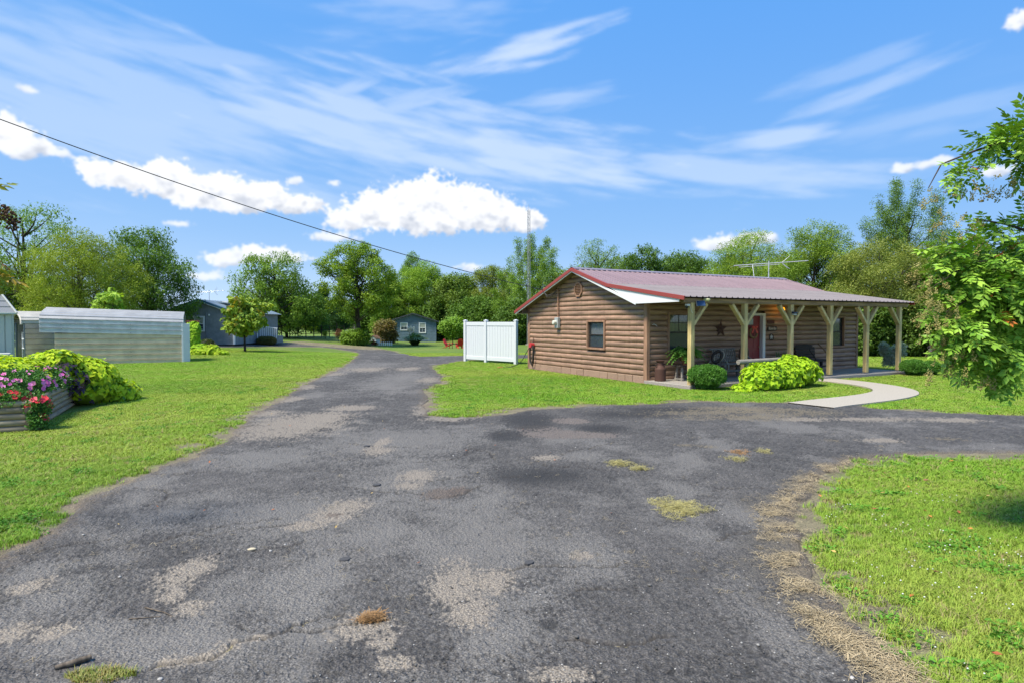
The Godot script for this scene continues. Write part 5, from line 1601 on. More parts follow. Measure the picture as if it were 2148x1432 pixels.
func ribbed(mb: MB, a: Vector3, b: Vector3, c: Vector3, d: Vector3, out: Vector3, rib := 0.026) -> void:
	# a-b lower edge, d-c upper edge; a flat face with one raised rib along the top
	var k := 0.80
	var e0 := a.lerp(d, k)
	var e1 := b.lerp(c, k)
	mb.quad(a, b, e1, e0, out)
	mb.quad(a, b, b - out * 0.05, a - out * 0.05, (a - d).normalized())
	var m0 := a.lerp(d, 0.83) + out * rib
	var m1 := b.lerp(c, 0.83) + out * rib
	var q0 := a.lerp(d, 0.88) + out * rib
	var q1 := b.lerp(c, 0.88) + out * rib
	var up := (d - a).normalized()
	mb.quad(e0, e1, m1, m0, (out - up * 0.7).normalized())
	mb.quad(m0, m1, q1, q0, out)
	var g0 := a.lerp(d, 0.90) - out * 0.05
	var g1 := b.lerp(c, 0.90) - out * 0.05
	mb.quad(q0, q1, g1, g0, up)
	mb.quad(g0, g1, c - out * 0.05, d - out * 0.05, out)

func sheds() -> void:
	rng.seed = 1500
	var silver := mat(0.40, 0.41, 0.42, 0.45, 0.2, TX.film, 0.4)
	var pale := mat(0.66, 0.69, 0.71, 0.5, 0.1, TX.film, 0.4)
	var beige := mat(0.80, 0.67, 0.49, 0.55, 0.05, TX.film, 0.4)
	var white := mat(0.62, 0.65, 0.68, 0.5)
	M.white = white
	# the low carport-shed
	var t := thing("carport_shed", "long low metal shed, silver barrel roof over beige ribbed side", "shed", Vector3(-14.84, 0, -27.8), deg_to_rad(25.3))
	var L := -4.68
	var wl := Node3D.new()
	wl.name = "side_wall"
	t.add_child(wl)
	for k in 6:
		var mb := MB.new()
		var y0 := -0.04 + 0.225 * k
		ribbed(mb, Vector3(L, y0 + 0.02, 0), Vector3(0, y0, 0), Vector3(0, y0 + 0.223, 0), Vector3(L, y0 + 0.243, 0), Vector3.BACK)
		part(wl, "panel", mb, beige)
	var rf_ := Node3D.new()
	rf_.name = "barrel_roof"
	t.add_child(rf_)
	var pr := [[0.05, 1.20], [0.05, 1.40], [0.05, 1.60], [0.045, 1.78], [-0.06, 1.92], [-0.27, 2.01], [-0.5, 2.08], [-0.74, 2.14], [-0.97, 2.19], [-1.2, 2.24]]
	for k in pr.size() - 1:
		for s in [0, 1]:
			var mb := MB.new()
			var za: float = pr[k][0] if s == 0 else -2.4 - pr[k][0]
			var zb: float = pr[k + 1][0] if s == 0 else -2.4 - pr[k + 1][0]
			var a := Vector3(L - 0.5, pr[k][1] + 0.17, za)
			var b := Vector3(0.08, pr[k][1], za)
			var c := Vector3(0.08, pr[k + 1][1], zb)
			var d := Vector3(L - 0.5, pr[k + 1][1] + 0.17, zb)
			var out := (c - a).cross(d - b).normalized()
			if out.dot(Vector3(0, 0.5, 1.0 if s == 0 else -1.0)) < 0: out = -out
			ribbed(mb, a, b, c, d, out, 0.022)
			part(rf_, "panel", mb, pale if k < 3 else silver)
	var ew := MB.new()
	var pol := PackedVector2Array()
	for q in pr: pol.append(Vector2(q[0] - 0.06, q[1] - 0.02))
	for k in range(pr.size() - 2, -1, -1): pol.append(Vector2(-2.34 - pr[k][0], pr[k][1] - 0.02))
	pol.append(Vector2(-2.36, 0.0))
	pol.append(Vector2(-0.04, 0.0))
	ew.prism(pol, 0.0, 0.03, Transform3D(Basis(Vector3(0, 0, 1), Vector3.UP, Vector3(1, 0, 0)), Vector3(-0.02, 0, 0)))
	part(t, "end_wall", ew, white)
	ew = MB.new()
	ew.box(Vector3(L * 0.5, 0.6, -2.38), Vector3(-L, 1.25, 0.03), 0.0)
	part(t, "back_wall", ew, beige)
	ew = MB.new()
	ew.box(Vector3(L + 0.01, 0.75, -1.2), Vector3(0.03, 1.5, 2.3), 0.0)
	part(t, "end_wall", ew, beige)
	ew = MB.new()
	ew.box(Vector3(0.035, 0.86, 0.035), Vector3(0.06, 1.76, 0.06), 0.006)
	part(t, "corner_trim", ew, white)
	var dr := MB.new()
	dr.box(Vector3(0.19, 0.86, -0.02), Vector3(0.30, 1.70, 0.035), 0.006, Basis(Vector3.UP, 0.5))
	part(t, "open_door", dr, white)
	for x in [-1.95, L + 0.25]:
		var bm := MB.new()
		for y in 9: bm.sphere(Vector3(x, 0.12 + 0.19 * y + (0.05 if y > 5 else 0.0), 0.012 + (0.05 if y > 5 else 0.0)), Vector3.ONE * 0.012, 6, 4)
		part(t, "screw_row", bm, M.dark)
	# second carport behind it
	t = thing("arched_carport", "cream barrel-roofed carport with open arched end, ribbed metal side", "carport", Vector3(-23.2, 0, -29.5), deg_to_rad(45.0))
	var cream := mat(0.56, 0.53, 0.46, 0.5, 0.1, TX.film, 0.4)
	var raw := mat(0.50, 0.49, 0.47, 0.32, 0.75, TX.film, 0.4)
	for k in 7:
		var mb := MB.new()
		var y0 := 0.02 + 0.245 * k
		ribbed(mb, Vector3(0, y0, 0), Vector3(4.0, y0, 0), Vector3(4.0, y0 + 0.243, 0), Vector3(0, y0 + 0.243, 0), Vector3.BACK, 0.03)
		part(t, "side_panel", mb, raw)
	var q2 := [[0.04, 1.72], [0.03, 1.88], [-0.12, 2.03], [-0.40, 2.12], [-0.75, 2.19], [-1.1, 2.25], [-1.5, 2.30]]
	for k in q2.size() - 1:
		for s in [0, 1]:
			var mb := MB.new()
			var za: float = q2[k][0] if s == 0 else -3.0 - q2[k][0]
			var zb: float = q2[k + 1][0] if s == 0 else -3.0 - q2[k + 1][0]
			var a := Vector3(-0.15, q2[k][1], za)
			var b := Vector3(4.1, q2[k][1], za)
			var c := Vector3(4.1, q2[k + 1][1], zb)
			var d := Vector3(-0.15, q2[k + 1][1], zb)
			var out := (c - a).cross(d - b).normalized()
			if out.dot(Vector3(0, 0.5, 1.0 if s == 0 else -1.0)) < 0: out = -out
			ribbed(mb, a, b, c, d, out, 0.02)
			part(t, "roof_panel", mb, cream)
	var ar := MB.new()
	var pts := []
	var rad := []
	for q in q2:
		pts.append(Vector3(-0.13, q[1] - 0.05, q[0] - 0.04)); rad.append(0.06)
	for k in range(q2.size() - 2, -1, -1):
		pts.append(Vector3(-0.13, q2[k][1] - 0.05, -2.96 - q2[k][0])); rad.append(0.06)
	ar.tube(pts, rad, 6)
	part(t, "arch_trim", ar, cream)
	for z in [-0.05, -2.95]:
		var pm := MB.new()
		pm.box(Vector3(0, 0.85, z), Vector3(0.09, 1.75, 0.09), 0.01)
		part(t, "corner_post", pm, mat(0.14, 0.18, 0.22, 0.4, 0.5))
	var bk := MB.new()
	bk.box(Vector3(4.0, 1.0, -1.5), Vector3(0.04, 2.0, 2.95), 0.0)
	bk.box(Vector3(2.0, 0.86, -2.97), Vector3(4.0, 1.75, 0.03), 0.0)
	part(t, "back_wall", bk, raw)
	t = thing("storage_rack", "white-edged rack standing inside the arched carport", "rack", Vector3(-23.9, 0, -30.7), deg_to_rad(45.0))
	for y in [0.5, 0.95, 1.25]:
		var mb := MB.new()
		mb.box(Vector3(0, y, 0), Vector3(0.5, 0.05, 1.4), 0.005)
		part(t, "shelf", mb, white if y < 1.2 else mat(0.05, 0.08, 0.1, 0.3))
	for z in [-0.65, 0.0, 0.65]:
		var mb := MB.new()
		mb.box(Vector3(-0.22, 0.64, z), Vector3(0.05, 1.28, 0.05), 0.005)
		part(t, "upright", mb, white)
	# storage shed cut by the left edge
	t = thing("resin_shed", "pale ribbed resin shed with grey shingled hip roof", "shed", Vector3(-17.75, 0, -22.0), deg_to_rad(37.0))
	var resin := mat(0.46, 0.50, 0.46, 0.6)
	for k in 10:
		var mb := MB.new()
		mb.box(Vector3(-0.1 - 0.2 * k, 1.05, 0), Vector3(0.165, 2.1, 0.03), 0.008)
		part(t, "wall_rib", mb, resin)
	var mbx := MB.new()
	mbx.box(Vector3(-1.0, 1.04, -1.0), Vector3(1.98, 2.06, 1.96), 0.0)
	part(t, "wall", mbx, resin)
	var rows := 7
	for k in rows:
		var f := k / float(rows)
		var g := (k + 1.0) / rows
		var mb := MB.new()
		var lift := 0.03
		mb.quad(Vector3(-2.1 + f * 0.9, 2.10 + f * 1.45 + lift, 0.1 - f * 0.85), Vector3(0.12 - f * 0.9, 2.10 + f * 1.45 + lift, 0.1 - f * 0.85), Vector3(0.12 - g * 0.9, 2.10 + g * 1.45, 0.1 - g * 0.85), Vector3(-2.1 + g * 0.9, 2.10 + g * 1.45, 0.1 - g * 0.85), Vector3(0, 0.5, 0.86))
		mb.quad(Vector3(-2.1 + f * 0.9, 2.10 + f * 1.45 + lift, 0.1 - f * 0.85), Vector3(0.12 - f * 0.9, 2.10 + f * 1.45 + lift, 0.1 - f * 0.85), Vector3(0.12 - f * 0.9, 2.10 + f * 1.45 - 0.02, 0.09 - f * 0.85), Vector3(-2.1 + f * 0.9, 2.10 + f * 1.45 - 0.02, 0.09 - f * 0.85), Vector3(0, -0.3, 0.95))
		part(t, "shingle_row", mb, mat(0.42, 0.43, 0.45, 0.8, 0.0, TX.speck, 1.5))
	var rr := MB.new()
	rr.quad(Vector3(0.12, 2.1, 0.1), Vector3(0.12, 2.1, -2.1), Vector3(-0.78, 3.55, -1.25), Vector3(-0.78, 3.55, -0.75), Vector3(0.85, 0.5, 0))
	rr.quad(Vector3(-2.1, 2.1, -2.1), Vector3(0.12, 2.1, -2.1), Vector3(-0.78, 3.55, -1.25), Vector3(-1.2, 3.55, -1.25), Vector3(0, 0.5, -0.85))
	part(t, "roof_side", rr, mat(0.42, 0.43, 0.45, 0.8))
	rr = MB.new()
	rr.tube([Vector3(0.14, 2.11, 0.12), Vector3(-0.78, 3.57, -0.74)], [0.035, 0.035], 6)
	part(t, "hip_trim", rr, mat(0.6, 0.6, 0.56, 0.6))
	rr = MB.new()
	rr.box(Vector3(-1.0, 2.09, 0.1), Vector3(2.26, 0.07, 0.05), 0.01)
	part(t, "eave_trim", rr, resin)
	t = thing("deck_box", "grey plastic deck box in front of the resin shed", "box", Vector3(-17.3, 0, -21.2), 0.64)
	rr = MB.new()
	rr.box(Vector3(-0.5, 0.33, 0), Vector3(1.1, 0.66, 0.6), 0.03)
	part(t, "box_body", rr, mat(0.33, 0.35, 0.34, 0.6))
	rr = MB.new()
	rr.box(Vector3(-0.5, 0.70, 0), Vector3(1.18, 0.08, 0.68), 0.03)
	part(t, "lid", rr, mat(0.42, 0.44, 0.42, 0.6))
	# white vinyl screen fence
	var F := [Vector2(-2.141, -28.508), Vector2(-1.055, -27.663), Vector2(0.162, -26.262)]
	t = thing("vinyl_fence", "white vinyl privacy fence of two panels beside the driveway", "fence", gp(F[0]))
	var ang := atan2(-(F[2].y - F[0].y), F[2].x - F[0].x)
	t.rotation.y = ang
	var full: float = F[0].distance_to(F[2])
	var mid: float = F[0].distance_to(F[1])
	for x in [0.0, mid, full]:
		var mb := MB.new()
		mb.box(Vector3(x, 0.9, 0), Vector3(0.14, 1.86, 0.14), 0.01)
		var po := part(t, "post", mb, white)
		mb = MB.new()
		mb.box(Vector3(x, 1.845, 0), Vector3(0.165, 0.03, 0.165), 0.008)
		for s in 4:
			var c0 := Vector3(x, 1.90, 0)
			var e0 := Vector3(x + (0.075 if s < 2 else -0.075), 1.86, 0.075 if s % 3 == 0 else -0.075)
			var s1 := (s + 1) % 4
			var e1 := Vector3(x + (0.075 if s1 < 2 else -0.075), 1.86, 0.075 if s1 % 3 == 0 else -0.075)
			mb.tri(c0, e0, e1, ((e0 + e1) * 0.5 - Vector3(x, 1.75, 0)).normalized())
		part(po, "post_cap", mb, white)
	for seg in [[0.0, mid], [mid, full]]:
		for y in [[1.70, 0.17], [0.19, 0.17]]:
			var mb := MB.new()
			mb.box(Vector3((seg[0] + seg[1]) * 0.5, y[0], 0), Vector3(seg[1] - seg[0] - 0.145, y[1], 0.06), 0.008)
			part(t, "rail", mb, white)
		var n := 10
		var w: float = (seg[1] - seg[0] - 0.15) / n
		for k in n:
			var mb := MB.new()
			mb.box(Vector3(seg[0] + 0.075 + w * (k + 0.5), 0.945, 0), Vector3(w - 0.006, 1.36, 0.024), 0.005)
			part(t, "picket_board", mb, white)
	# radio mast
	t = thing("radio_mast", "thin triangular lattice radio mast behind the cabin's left end", "mast", gp(Vector2(1.894, -70.292)))
	var gal := mat(0.36, 0.38, 0.40, 0.45, 0.6)
	var top := 15.2
	var ft := [Vector3(0.17, 0, 0.1), Vector3(-0.17, 0, 0.1), Vector3(0, 0, -0.2)]
	for k in 3:
		var mb := MB.new()
		mb.tube([ft[k], ft[k] * 0.8 + Vector3.UP * top], [0.035, 0.03], 6)
		part(t, "leg", mb, gal)
	var br := MB.new()
	var n := 24
	for k in n:
		for s in 3:
			var a: Vector3 = ft[s] * lerpf(1.0, 0.8, k / float(n)) + Vector3.UP * top * k / n
			var b: Vector3 = ft[(s + 1) % 3] * lerpf(1.0, 0.8, (k + 1.0) / n) + Vector3.UP * top * (k + 1) / n
			br.tube([a, b], [0.009, 0.009], 4, false)
	part(t, "lattice", br, gal)
	br = MB.new()
	br.tube([Vector3(0, top - 0.2, 0), Vector3(0, top + 0.7, 0)], [0.02, 0.012], 6)
	part(t, "tip_rod", br, gal)
	br = MB.new()
	br.box(Vector3(0, 0.05, 0), Vector3(0.7, 0.14, 0.6), 0.02)
	part(t, "footing", br, M.concrete)

func lap_wall(w: float, h0: float, h1: float, apex: float, step: float) -> MB:
	# clapboards on a wall facing +z, w wide, gable above h1
	var mb := MB.new()
	var y := h0
	while y < apex - 0.02:
		var t := minf(y + step, apex)
		var a := w * 0.5 if y <= h1 else w * 0.5 * (apex - y) / (apex - h1)
		var b := w * 0.5 if t <= h1 else w * 0.5 * (apex - t) / (apex - h1)
		mb.quad(Vector3(-a, y, 0.022), Vector3(a, y, 0.022), Vector3(b, t, 0.004), Vector3(-b, t, 0.004), Vector3(0, 0.1, 1).normalized())
		mb.quad(Vector3(-a, y, 0.022), Vector3(a, y, 0.022), Vector3(a, y, 0.0), Vector3(-a, y, 0.0), Vector3.DOWN)
		y = t
	return mb

func house_window(t: Node3D, at: Vector3, w: float, h: float, white: Material, b := Basis.IDENTITY) -> void:
	var o := Node3D.new()
	o.name = numbered("window", t)
	t.add_child(o)
	o.position = at
	o.basis = b
	for s in [-1.0, 1.0]:
		var mb := MB.new()
		mb.box(Vector3(s * (w * 0.5 - 0.06), 0, 0.04), Vector3(0.12, h, 0.06), 0.008)
		part(o, "frame", mb, white)
		mb = MB.new()
		mb.box(Vector3(0, s * (h * 0.5 - 0.06), 0.039), Vector3(w - 0.244, 0.12, 0.058), 0.008)
		part(o, "frame", mb, white)
	var mb := MB.new()
	mb.box(Vector3(0, 0, 0.035), Vector3(w - 0.244, 0.05, 0.04), 0.004)
	mb.box(Vector3(0, -h * 0.21, 0.03), Vector3(0.025, h * 0.34, 0.02), 0.0)
	part(o, "sash_bar", mb, white)
	mb = MB.new()
	mb.box(Vector3(0, h * 0.2, 0.018), Vector3(w - 0.22, h * 0.4 - 0.02, 0.01), 0.0)
	part(o, "blind", mb, mat(0.42, 0.44, 0.38, 0.8))
	mb = MB.new()
	mb.box(Vector3(0, -h * 0.21, 0.012), Vector3(w - 0.22, h * 0.38, 0.01), 0.0)
	part(o, "pane", mb, mat(0.03, 0.04, 0.05, 0.06))

func houses() -> void:
	rng.seed = 1700
	var white := mat(0.74, 0.76, 0.78, 0.55)
	# grey house
	var grey := mat(0.25, 0.28, 0.30, 0.7, 0.0, TX.film, 0.5)
	var blue := mat(0.05, 0.14, 0.22, 0.4, 0.3)
	var tin := mat(0.42, 0.52, 0.60, 0.35, 0.5, TX.film, 0.4)
	var t := thing("grey_house", "slate-grey clapboard house with blue-trimmed gable and metal roof", "house", Vector3(-24.18, 0, -48.0))
	var w := 5.24
	part(t, "gable_siding", lap_wall(w, 0.05, 2.5, 3.42, 0.17), grey, "stuff")
	var mb := MB.new()
	mb.box(Vector3(0, 1.27, -4.5), Vector3(w - 0.02, 2.46, 8.96), 0.0)
	part(t, "wall", mb, grey)
	var side := part(t, "side_siding", lap_wall(8.96, 0.05, 9, 2.5, 0.17), grey, "stuff")
	side.transform = Transform3D(Basis(Vector3(0, 0, -1), Vector3.UP, Vector3(1, 0, 0)), Vector3(w * 0.5, 0, -4.5))
	var roof := Node3D.new()
	roof.name = "roof"
	t.add_child(roof)
	for s in [-1.0, 1.0]:
		for k in 11:
			var sh := MB.new()
			var z0 := 0.25 - k * 0.86
			sh.fquad(Vector3(0, 3.50, z0), Vector3(0, 3.50, z0 - 0.83), Vector3(s * 2.95, 2.45, z0 - 0.83), Vector3(s * 2.95, 2.45, z0), Vector3(0, 0, -4))
			for q in 2:
				var zr := z0 - 0.2 - q * 0.43
				sh.bar(Vector3(0, 3.51, zr), Vector3(s * 2.95, 2.46, zr), 0.03, 0.03, 0.0, Vector3.BACK)
			part(roof, "roof_sheet", sh, tin)
		mb = MB.new()
		mb.bar(Vector3(-s * 0.02, 3.50, 0.28), Vector3(s * 2.98, 2.44, 0.28), 0.16, 0.05, 0.004, Vector3.BACK)
		part(roof, "rake_trim", mb, blue)
		mb = MB.new()
		mb.bar(Vector3(0, 3.40, 0.27), Vector3(s * 2.96, 2.345, 0.27), 0.06, 0.04, 0.004, Vector3.BACK)
		part(roof, "fascia", mb, white)
	# cross gable on the right slope
	var dm := Node3D.new()
	dm.name = "dormer"
	t.add_child(dm)
	mb = MB.new()
	mb.box(Vector3(2.1, 2.85, -3.6), Vector3(1.5, 0.75, 3.0), 0.0)
	part(dm, "dormer_wall", mb, mat(0.05, 0.10, 0.15, 0.6))
	mb = MB.new()
	mb.fquad(Vector3(0.4, 3.52, -1.9), Vector3(3.1, 3.22, -1.9), Vector3(3.1, 3.22, -5.3), Vector3(0.4, 3.52, -5.3), Vector3(1.5, 0, -3))
	part(dm, "dormer_roof", mb, tin)
	mb = MB.new()
	mb.bar(Vector3(0.9, 3.42, -1.88), Vector3(3.1, 3.18, -1.88), 0.07, 0.05, 0.004, Vector3.BACK)
	part(dm, "fascia", mb, white)
	for x in [-1.0, 1.0]:
		mb = MB.new()
		mb.box(Vector3(x * (w * 0.5 + 0.005), 1.27, -0.03), Vector3(0.13, 2.42, 0.15), 0.006)
		part(t, "corner_board", mb, white if x > 0 else grey)
	house_window(t, Vector3(-0.07, 1.64, 0.0), 0.92, 1.2, white)
	mb = MB.new()
	mb.tube([Vector3(0.52, 0.35, 0.06), Vector3(0.52, 2.5, 0.06)], [0.035, 0.035], 8)
	part(t, "conduit", mb, grey)
	mb = MB.new()
	mb.box(Vector3(0.75, 2.32, 0.07), Vector3(0.1, 0.14, 0.1), 0.02)
	part(t, "wall_lamp", mb, white)
	mb = MB.new()
	mb.tube([Vector3(2.72, 2.4, -4.2), Vector3(2.72, 0.15, -4.2), Vector3(2.9, 0.06, -4.1)], [0.045, 0.045, 0.045], 8)
	part(t, "downspout", mb, white)
	# porch steps with white railing on the right side
	mb = MB.new()
	mb.box(Vector3(3.4, 0.3, -5.4), Vector3(1.4, 0.6, 1.8), 0.01)
	part(t, "side_stoop", mb, grey)
	for k in 9:
		mb = MB.new()
		mb.box(Vector3(2.85 + 0.17 * k, 1.0 - 0.02 * k, -4.45), Vector3(0.05, 0.85, 0.05), 0.005)
		part(t, "baluster", mb, white)
	mb = MB.new()
	mb.bar(Vector3(2.75, 1.45, -4.45), Vector3(4.3, 1.24, -4.45), 0.07, 0.07)
	part(t, "handrail", mb, white)
	antenna("roof_antenna", "thin television antenna above the grey house", Vector3(-24.6, 3.38, -50.4), 0.85, 0.1, 2.2, 0.8)
	t = thing("box_hedge", "clipped brown-topped hedge beside the grey house steps", "hedge", gp(Vector2(-20.646, -52.082)))
	var lumps := [[Vector3(0, 0.3, 0), Vector3(0.66, 0.34, 0.5), 1.0], [Vector3(-0.35, 0.3, 0), Vector3(0.4, 0.33, 0.45), 0.6], [Vector3(0.35, 0.3, 0), Vector3(0.4, 0.33, 0.45), 0.6]]
	core(t, "stems", lumps, 0.8)
	mound(t, "foliage", "tiny", M.leaf, lumps, 700, [Color(0.10, 0.13, 0.03), Color(0.2, 0.17, 0.07)], 0.8, 2.0)
	t = thing("plastic_tub", "small blue plastic tub beside the clipped hedge", "tub", gp(Vector2(-21.03, -55.031)))
	mb = MB.new()
	mb.lathe([Vector2(0, 0), Vector2(0.16, 0), Vector2(0.2, 0.42), Vector2(0.22, 0.43), Vector2(0.18, 0.43), Vector2(0.16, 0.05), Vector2(0, 0.05)], 14)
	part(t, "tub_body", mb, mat(0.10, 0.26, 0.55, 0.5))
	# vine-covered brown board beside the shed
	t = thing("board_trellis", "red-brown board trellis hidden under bright vine", "trellis", gp(Vector2(-18.739, -36.319)))
	for k in 6:
		mb = MB.new()
		mb.box(Vector3(-0.4 + 0.15 * k, 0.95, 0), Vector3(0.13, 1.95, 0.025), 0.004)
		part(t, "board", mb, mat(0.17, 0.06, 0.035, 0.8, 0.0, TX.grain_v, 1.0))
	t = thing("trellis_vine", "bright lime vine climbing the board trellis", "vine", gp(Vector2(-17.954, -35.11)))
	lumps = [[Vector3(-0.1, 0.9, 0.1), Vector3(0.42, 0.95, 0.3), 1.0], [Vector3(0.05, 1.35, 0.1), Vector3(0.28, 0.5, 0.25), 0.4], [Vector3(0.35, 0.25, 0.2), Vector3(0.6, 0.38, 0.4), 0.5]]
	core(t, "stems", lumps, 0.8, Color(0.24, 0.40, 0.03))
	mound(t, "leaves", "heart", M.leaf, lumps, 1500, [Color(0.26, 0.50, 0.025), Color(0.40, 0.60, 0.04)], 0.5, 1.25)
	t = thing("ground_vine", "lime sweet-potato vine sprawling right of the trellis", "vine", gp(Vector2(-16.91, -34.632)))
	lumps = [[Vector3(-0.6, 0.12, 0), Vector3(0.6, 0.28, 0.4), 0.6], [Vector3(0.1, 0.2, 0), Vector3(0.55, 0.38, 0.4), 0.7], [Vector3(0.65, 0.08, 0.1), Vector3(0.45, 0.2, 0.35), 0.4]]
	core(t, "stems", lumps, 0.75, Color(0.28, 0.42, 0.03))
	mound(t, "leaves", "heart", M.leaf, lumps, 900, [Color(0.34, 0.54, 0.025), Color(0.50, 0.62, 0.04)], 0.5, 1.3)
	t = thing("purple_bush", "dark bush with pale flowers behind the ground vine", "shrub", gp(Vector2(-19.363, -39.23)))
	lumps = [[Vector3(0, 0.3, 0), Vector3(0.5, 0.4, 0.35), 1.0]]
	core(t, "stems", lumps, 0.75)
	mound(t, "leaves", "tiny", M.leaf, lumps, 700, [Color(0.08, 0.10, 0.03), Color(0.10, 0.16, 0.04)], 0.8, 2.0, 0.3, Color(0.6, 0.5, 0.55), 0.05)
	# blue house
	var bw := Vector2(-13.041, -81.462)
	t = thing("blue_house", "blue clapboard house with two white windows and dark roof", "house", gp(bw), 0.16)
	var steel := mat(0.135, 0.21, 0.27, 0.7, 0.0, TX.film, 0.5)
	var dark_roof := mat(0.07, 0.075, 0.085, 0.8, 0.0, TX.speck, 1.2)
	w = 6.0
	part(t, "gable_siding", lap_wall(w, -0.05, 2.72, 3.62, 0.2), steel, "stuff")
	mb = MB.new()
	mb.box(Vector3(0, 1.33, -5.0), Vector3(w - 0.02, 2.7, 9.9), 0.0)
	part(t, "wall", mb, steel)
	var bside := part(t, "side_siding", lap_wall(9.9, -0.05, 9, 2.68, 0.2), steel, "stuff")
	bside.transform = Transform3D(Basis(Vector3(0, 0, -1), Vector3.UP, Vector3(1, 0, 0)), Vector3(w * 0.5, 0, -5.0))
	roof = Node3D.new()
	roof.name = "roof"
	t.add_child(roof)
	for s in [-1.0, 1.0]:
		mb = MB.new()
		mb.bar(Vector3(0, 3.70, 0.36), Vector3(s * 3.4, 2.62, 0.36), 0.15, 0.05, 0.004, Vector3.BACK)
		part(roof, "rake_trim", mb, mat(0.04, 0.05, 0.06, 0.6))
		for k in 8:
			mb = MB.new()
			var f := k / 8.0
			var g := (k + 1) / 8.0
			mb.fquad(Vector3(s * 3.45 * f, 3.75 - 1.09 * f, 0.35), Vector3(s * 3.45 * f, 3.75 - 1.09 * f, -10.2), Vector3(s * 3.45 * g, 3.78 - 1.09 * g, -10.2), Vector3(s * 3.45 * g, 3.78 - 1.09 * g, 0.35), Vector3(0, 0, -5))
			part(roof, "shingle_row", mb, dark_roof)
	house_window(t, Vector3(-1.15, 2.0, 0.0), 0.98, 1.05, white)
	house_window(t, Vector3(1.25, 1.82, 0.0), 0.92, 1.4, white)
	for x in [-1.0, 1.0]:
		mb = MB.new()
		mb.box(Vector3(x * (w * 0.5 + 0.005), 1.33, -0.03), Vector3(0.11, 2.66, 0.14), 0.006)
		part(t, "corner_board", mb, steel)
	mb = MB.new()
	mb.box(Vector3(-0.9, 0.28, 0.02), Vector3(0.4, 0.2, 0.04), 0.01)
	part(t, "crawl_vent", mb, mat(0.10, 0.11, 0.12, 0.7))
	# pampas grass
	t = thing("pampas_grass", "round pampas grass with white plumes before the blue house", "grass clump", gp(Vector2(-11.038, -70.292)))
	t.scale = Vector3(1.45, 1.25, 1.45)
	mb = MB.new()
	for k in 700:
		var a := rng.randf() * TAU
		var o := Vector3(cos(a), 0, sin(a))
		var lean := pow(rng.randf(), 0.6)
		var h := rf(0.9, 1.3)
		var p := o * 0.25 * rng.randf()
		var sd_ := o.cross(Vector3.UP) * 0.028
		var col := Color(0.28, 0.40, 0.20).lerp(Color(0.45, 0.54, 0.31), rng.randf())
		var s0 := mb.v.size()
		var prev := p
		for q in 4:
			var f := (q + 1) / 4.0
			var nx := p + o * lean * 1.05 * f + Vector3.UP * h * (1.5 * f - (0.5 + 0.55 * lean) * f * f)
			mb.quad(prev - sd_, prev + sd_, nx + sd_ * 0.7, nx - sd_ * 0.7, (o * 0.4 + Vector3.UP).normalized())
			prev = nx
		for q in mb.v.size() - s0: mb.c.append(col)
	part(t, "blades", mb, M.leaf)
	for k in 9:
		mb = MB.new()
		var b := Vector3(rf(-0.55, 0.05), rf(1.15, 1.4), rf(-0.2, 0.2))
		mb.tube([Vector3(b.x * 0.4, 0.2, b.z), b], [0.012, 0.01], 5)
		mb.sphere(b + Vector3(0, 0.16, 0), Vector3(0.07, 0.22, 0.07), 8, 6)
		part(t, "plume", mb, mat(0.66, 0.60, 0.46, 0.9))
	# picket fence, doghouse and clutter at the foot of the leaning tree
	t = thing("picket_fence", "low white picket fence section right of the leaning tree", "fence", gp(Vector2(-14.089, -67.788)), 0.05)
	for k in 9:
		mb = MB.new()
		var x := -0.9 + 0.225 * k
		mb.prism(PackedVector2Array([Vector2(x - 0.05, 0), Vector2(x + 0.05, 0), Vector2(x + 0.05, 0.36), Vector2(x, 0.43), Vector2(x - 0.05, 0.36)]), 0.0, 0.02)
		part(t, "picket", mb, white)
	for y in [0.11, 0.28]:
		mb = MB.new()
		mb.box(Vector3(0, y, -0.012), Vector3(1.95, 0.05, 0.02), 0.003)
		part(t, "rail", mb, white)
	t = thing("doghouse", "small white doghouse with orange-brown roof by the tree", "doghouse", gp(Vector2(-15.97, -71.056)), -0.3)
	mb = MB.new()
	mb.prism(PackedVector2Array([Vector2(-0.42, 0), Vector2(0.42, 0), Vector2(0.42, 0.55), Vector2(0, 0.85), Vector2(-0.42, 0.55)]), -0.9, 0.0)
	part(t, "wall", mb, white)
	mb = MB.new()
	mb.box(Vector3(0.05, 0.22, 0.005), Vector3(0.28, 0.42, 0.02), 0.0)
	part(t, "doorway_shade", mb, mat(0.12, 0.10, 0.09, 0.9))  # dark plate on the wall; the shaded opening is put into its colour
	for s in [-1.0, 1.0]:
		mb = MB.new()
		mb.bar(Vector3(0, 0.88, -0.43), Vector3(s * 0.55, 0.49, -0.43), 0.04, 1.06, 0.004, Vector3.BACK)
		part(t, "roof_side", mb, mat(0.42, 0.20, 0.09, 0.8))
	t = thing("wire_pen", "thin wire pen behind the low picket fence", "pen", gp(Vector2(-15.376, -73.446)), 0.0)
	for x in [-0.8, -0.27, 0.27, 0.8]:
		mb = MB.new()
		mb.tube([Vector3(x, 0, 0), Vector3(x, 0.72, 0)], [0.014, 0.014], 5)
		part(t, "stake", mb, gpale())
	for y in [0.15, 0.45, 0.72]:
		mb = MB.new()
		mb.tube([Vector3(-0.82, y, 0.016), Vector3(0.82, y, 0.016)], [0.01, 0.01], 5)
		part(t, "wire", mb, gpale())
	t = thing("flower_patch", "reddish flowers at the left end of the picket fence", "flowers", gp(Vector2(-15.178, -67.07)))
	lumps = [[Vector3(0, 0.1, 0), Vector3(0.5, 0.2, 0.3), 1.0]]
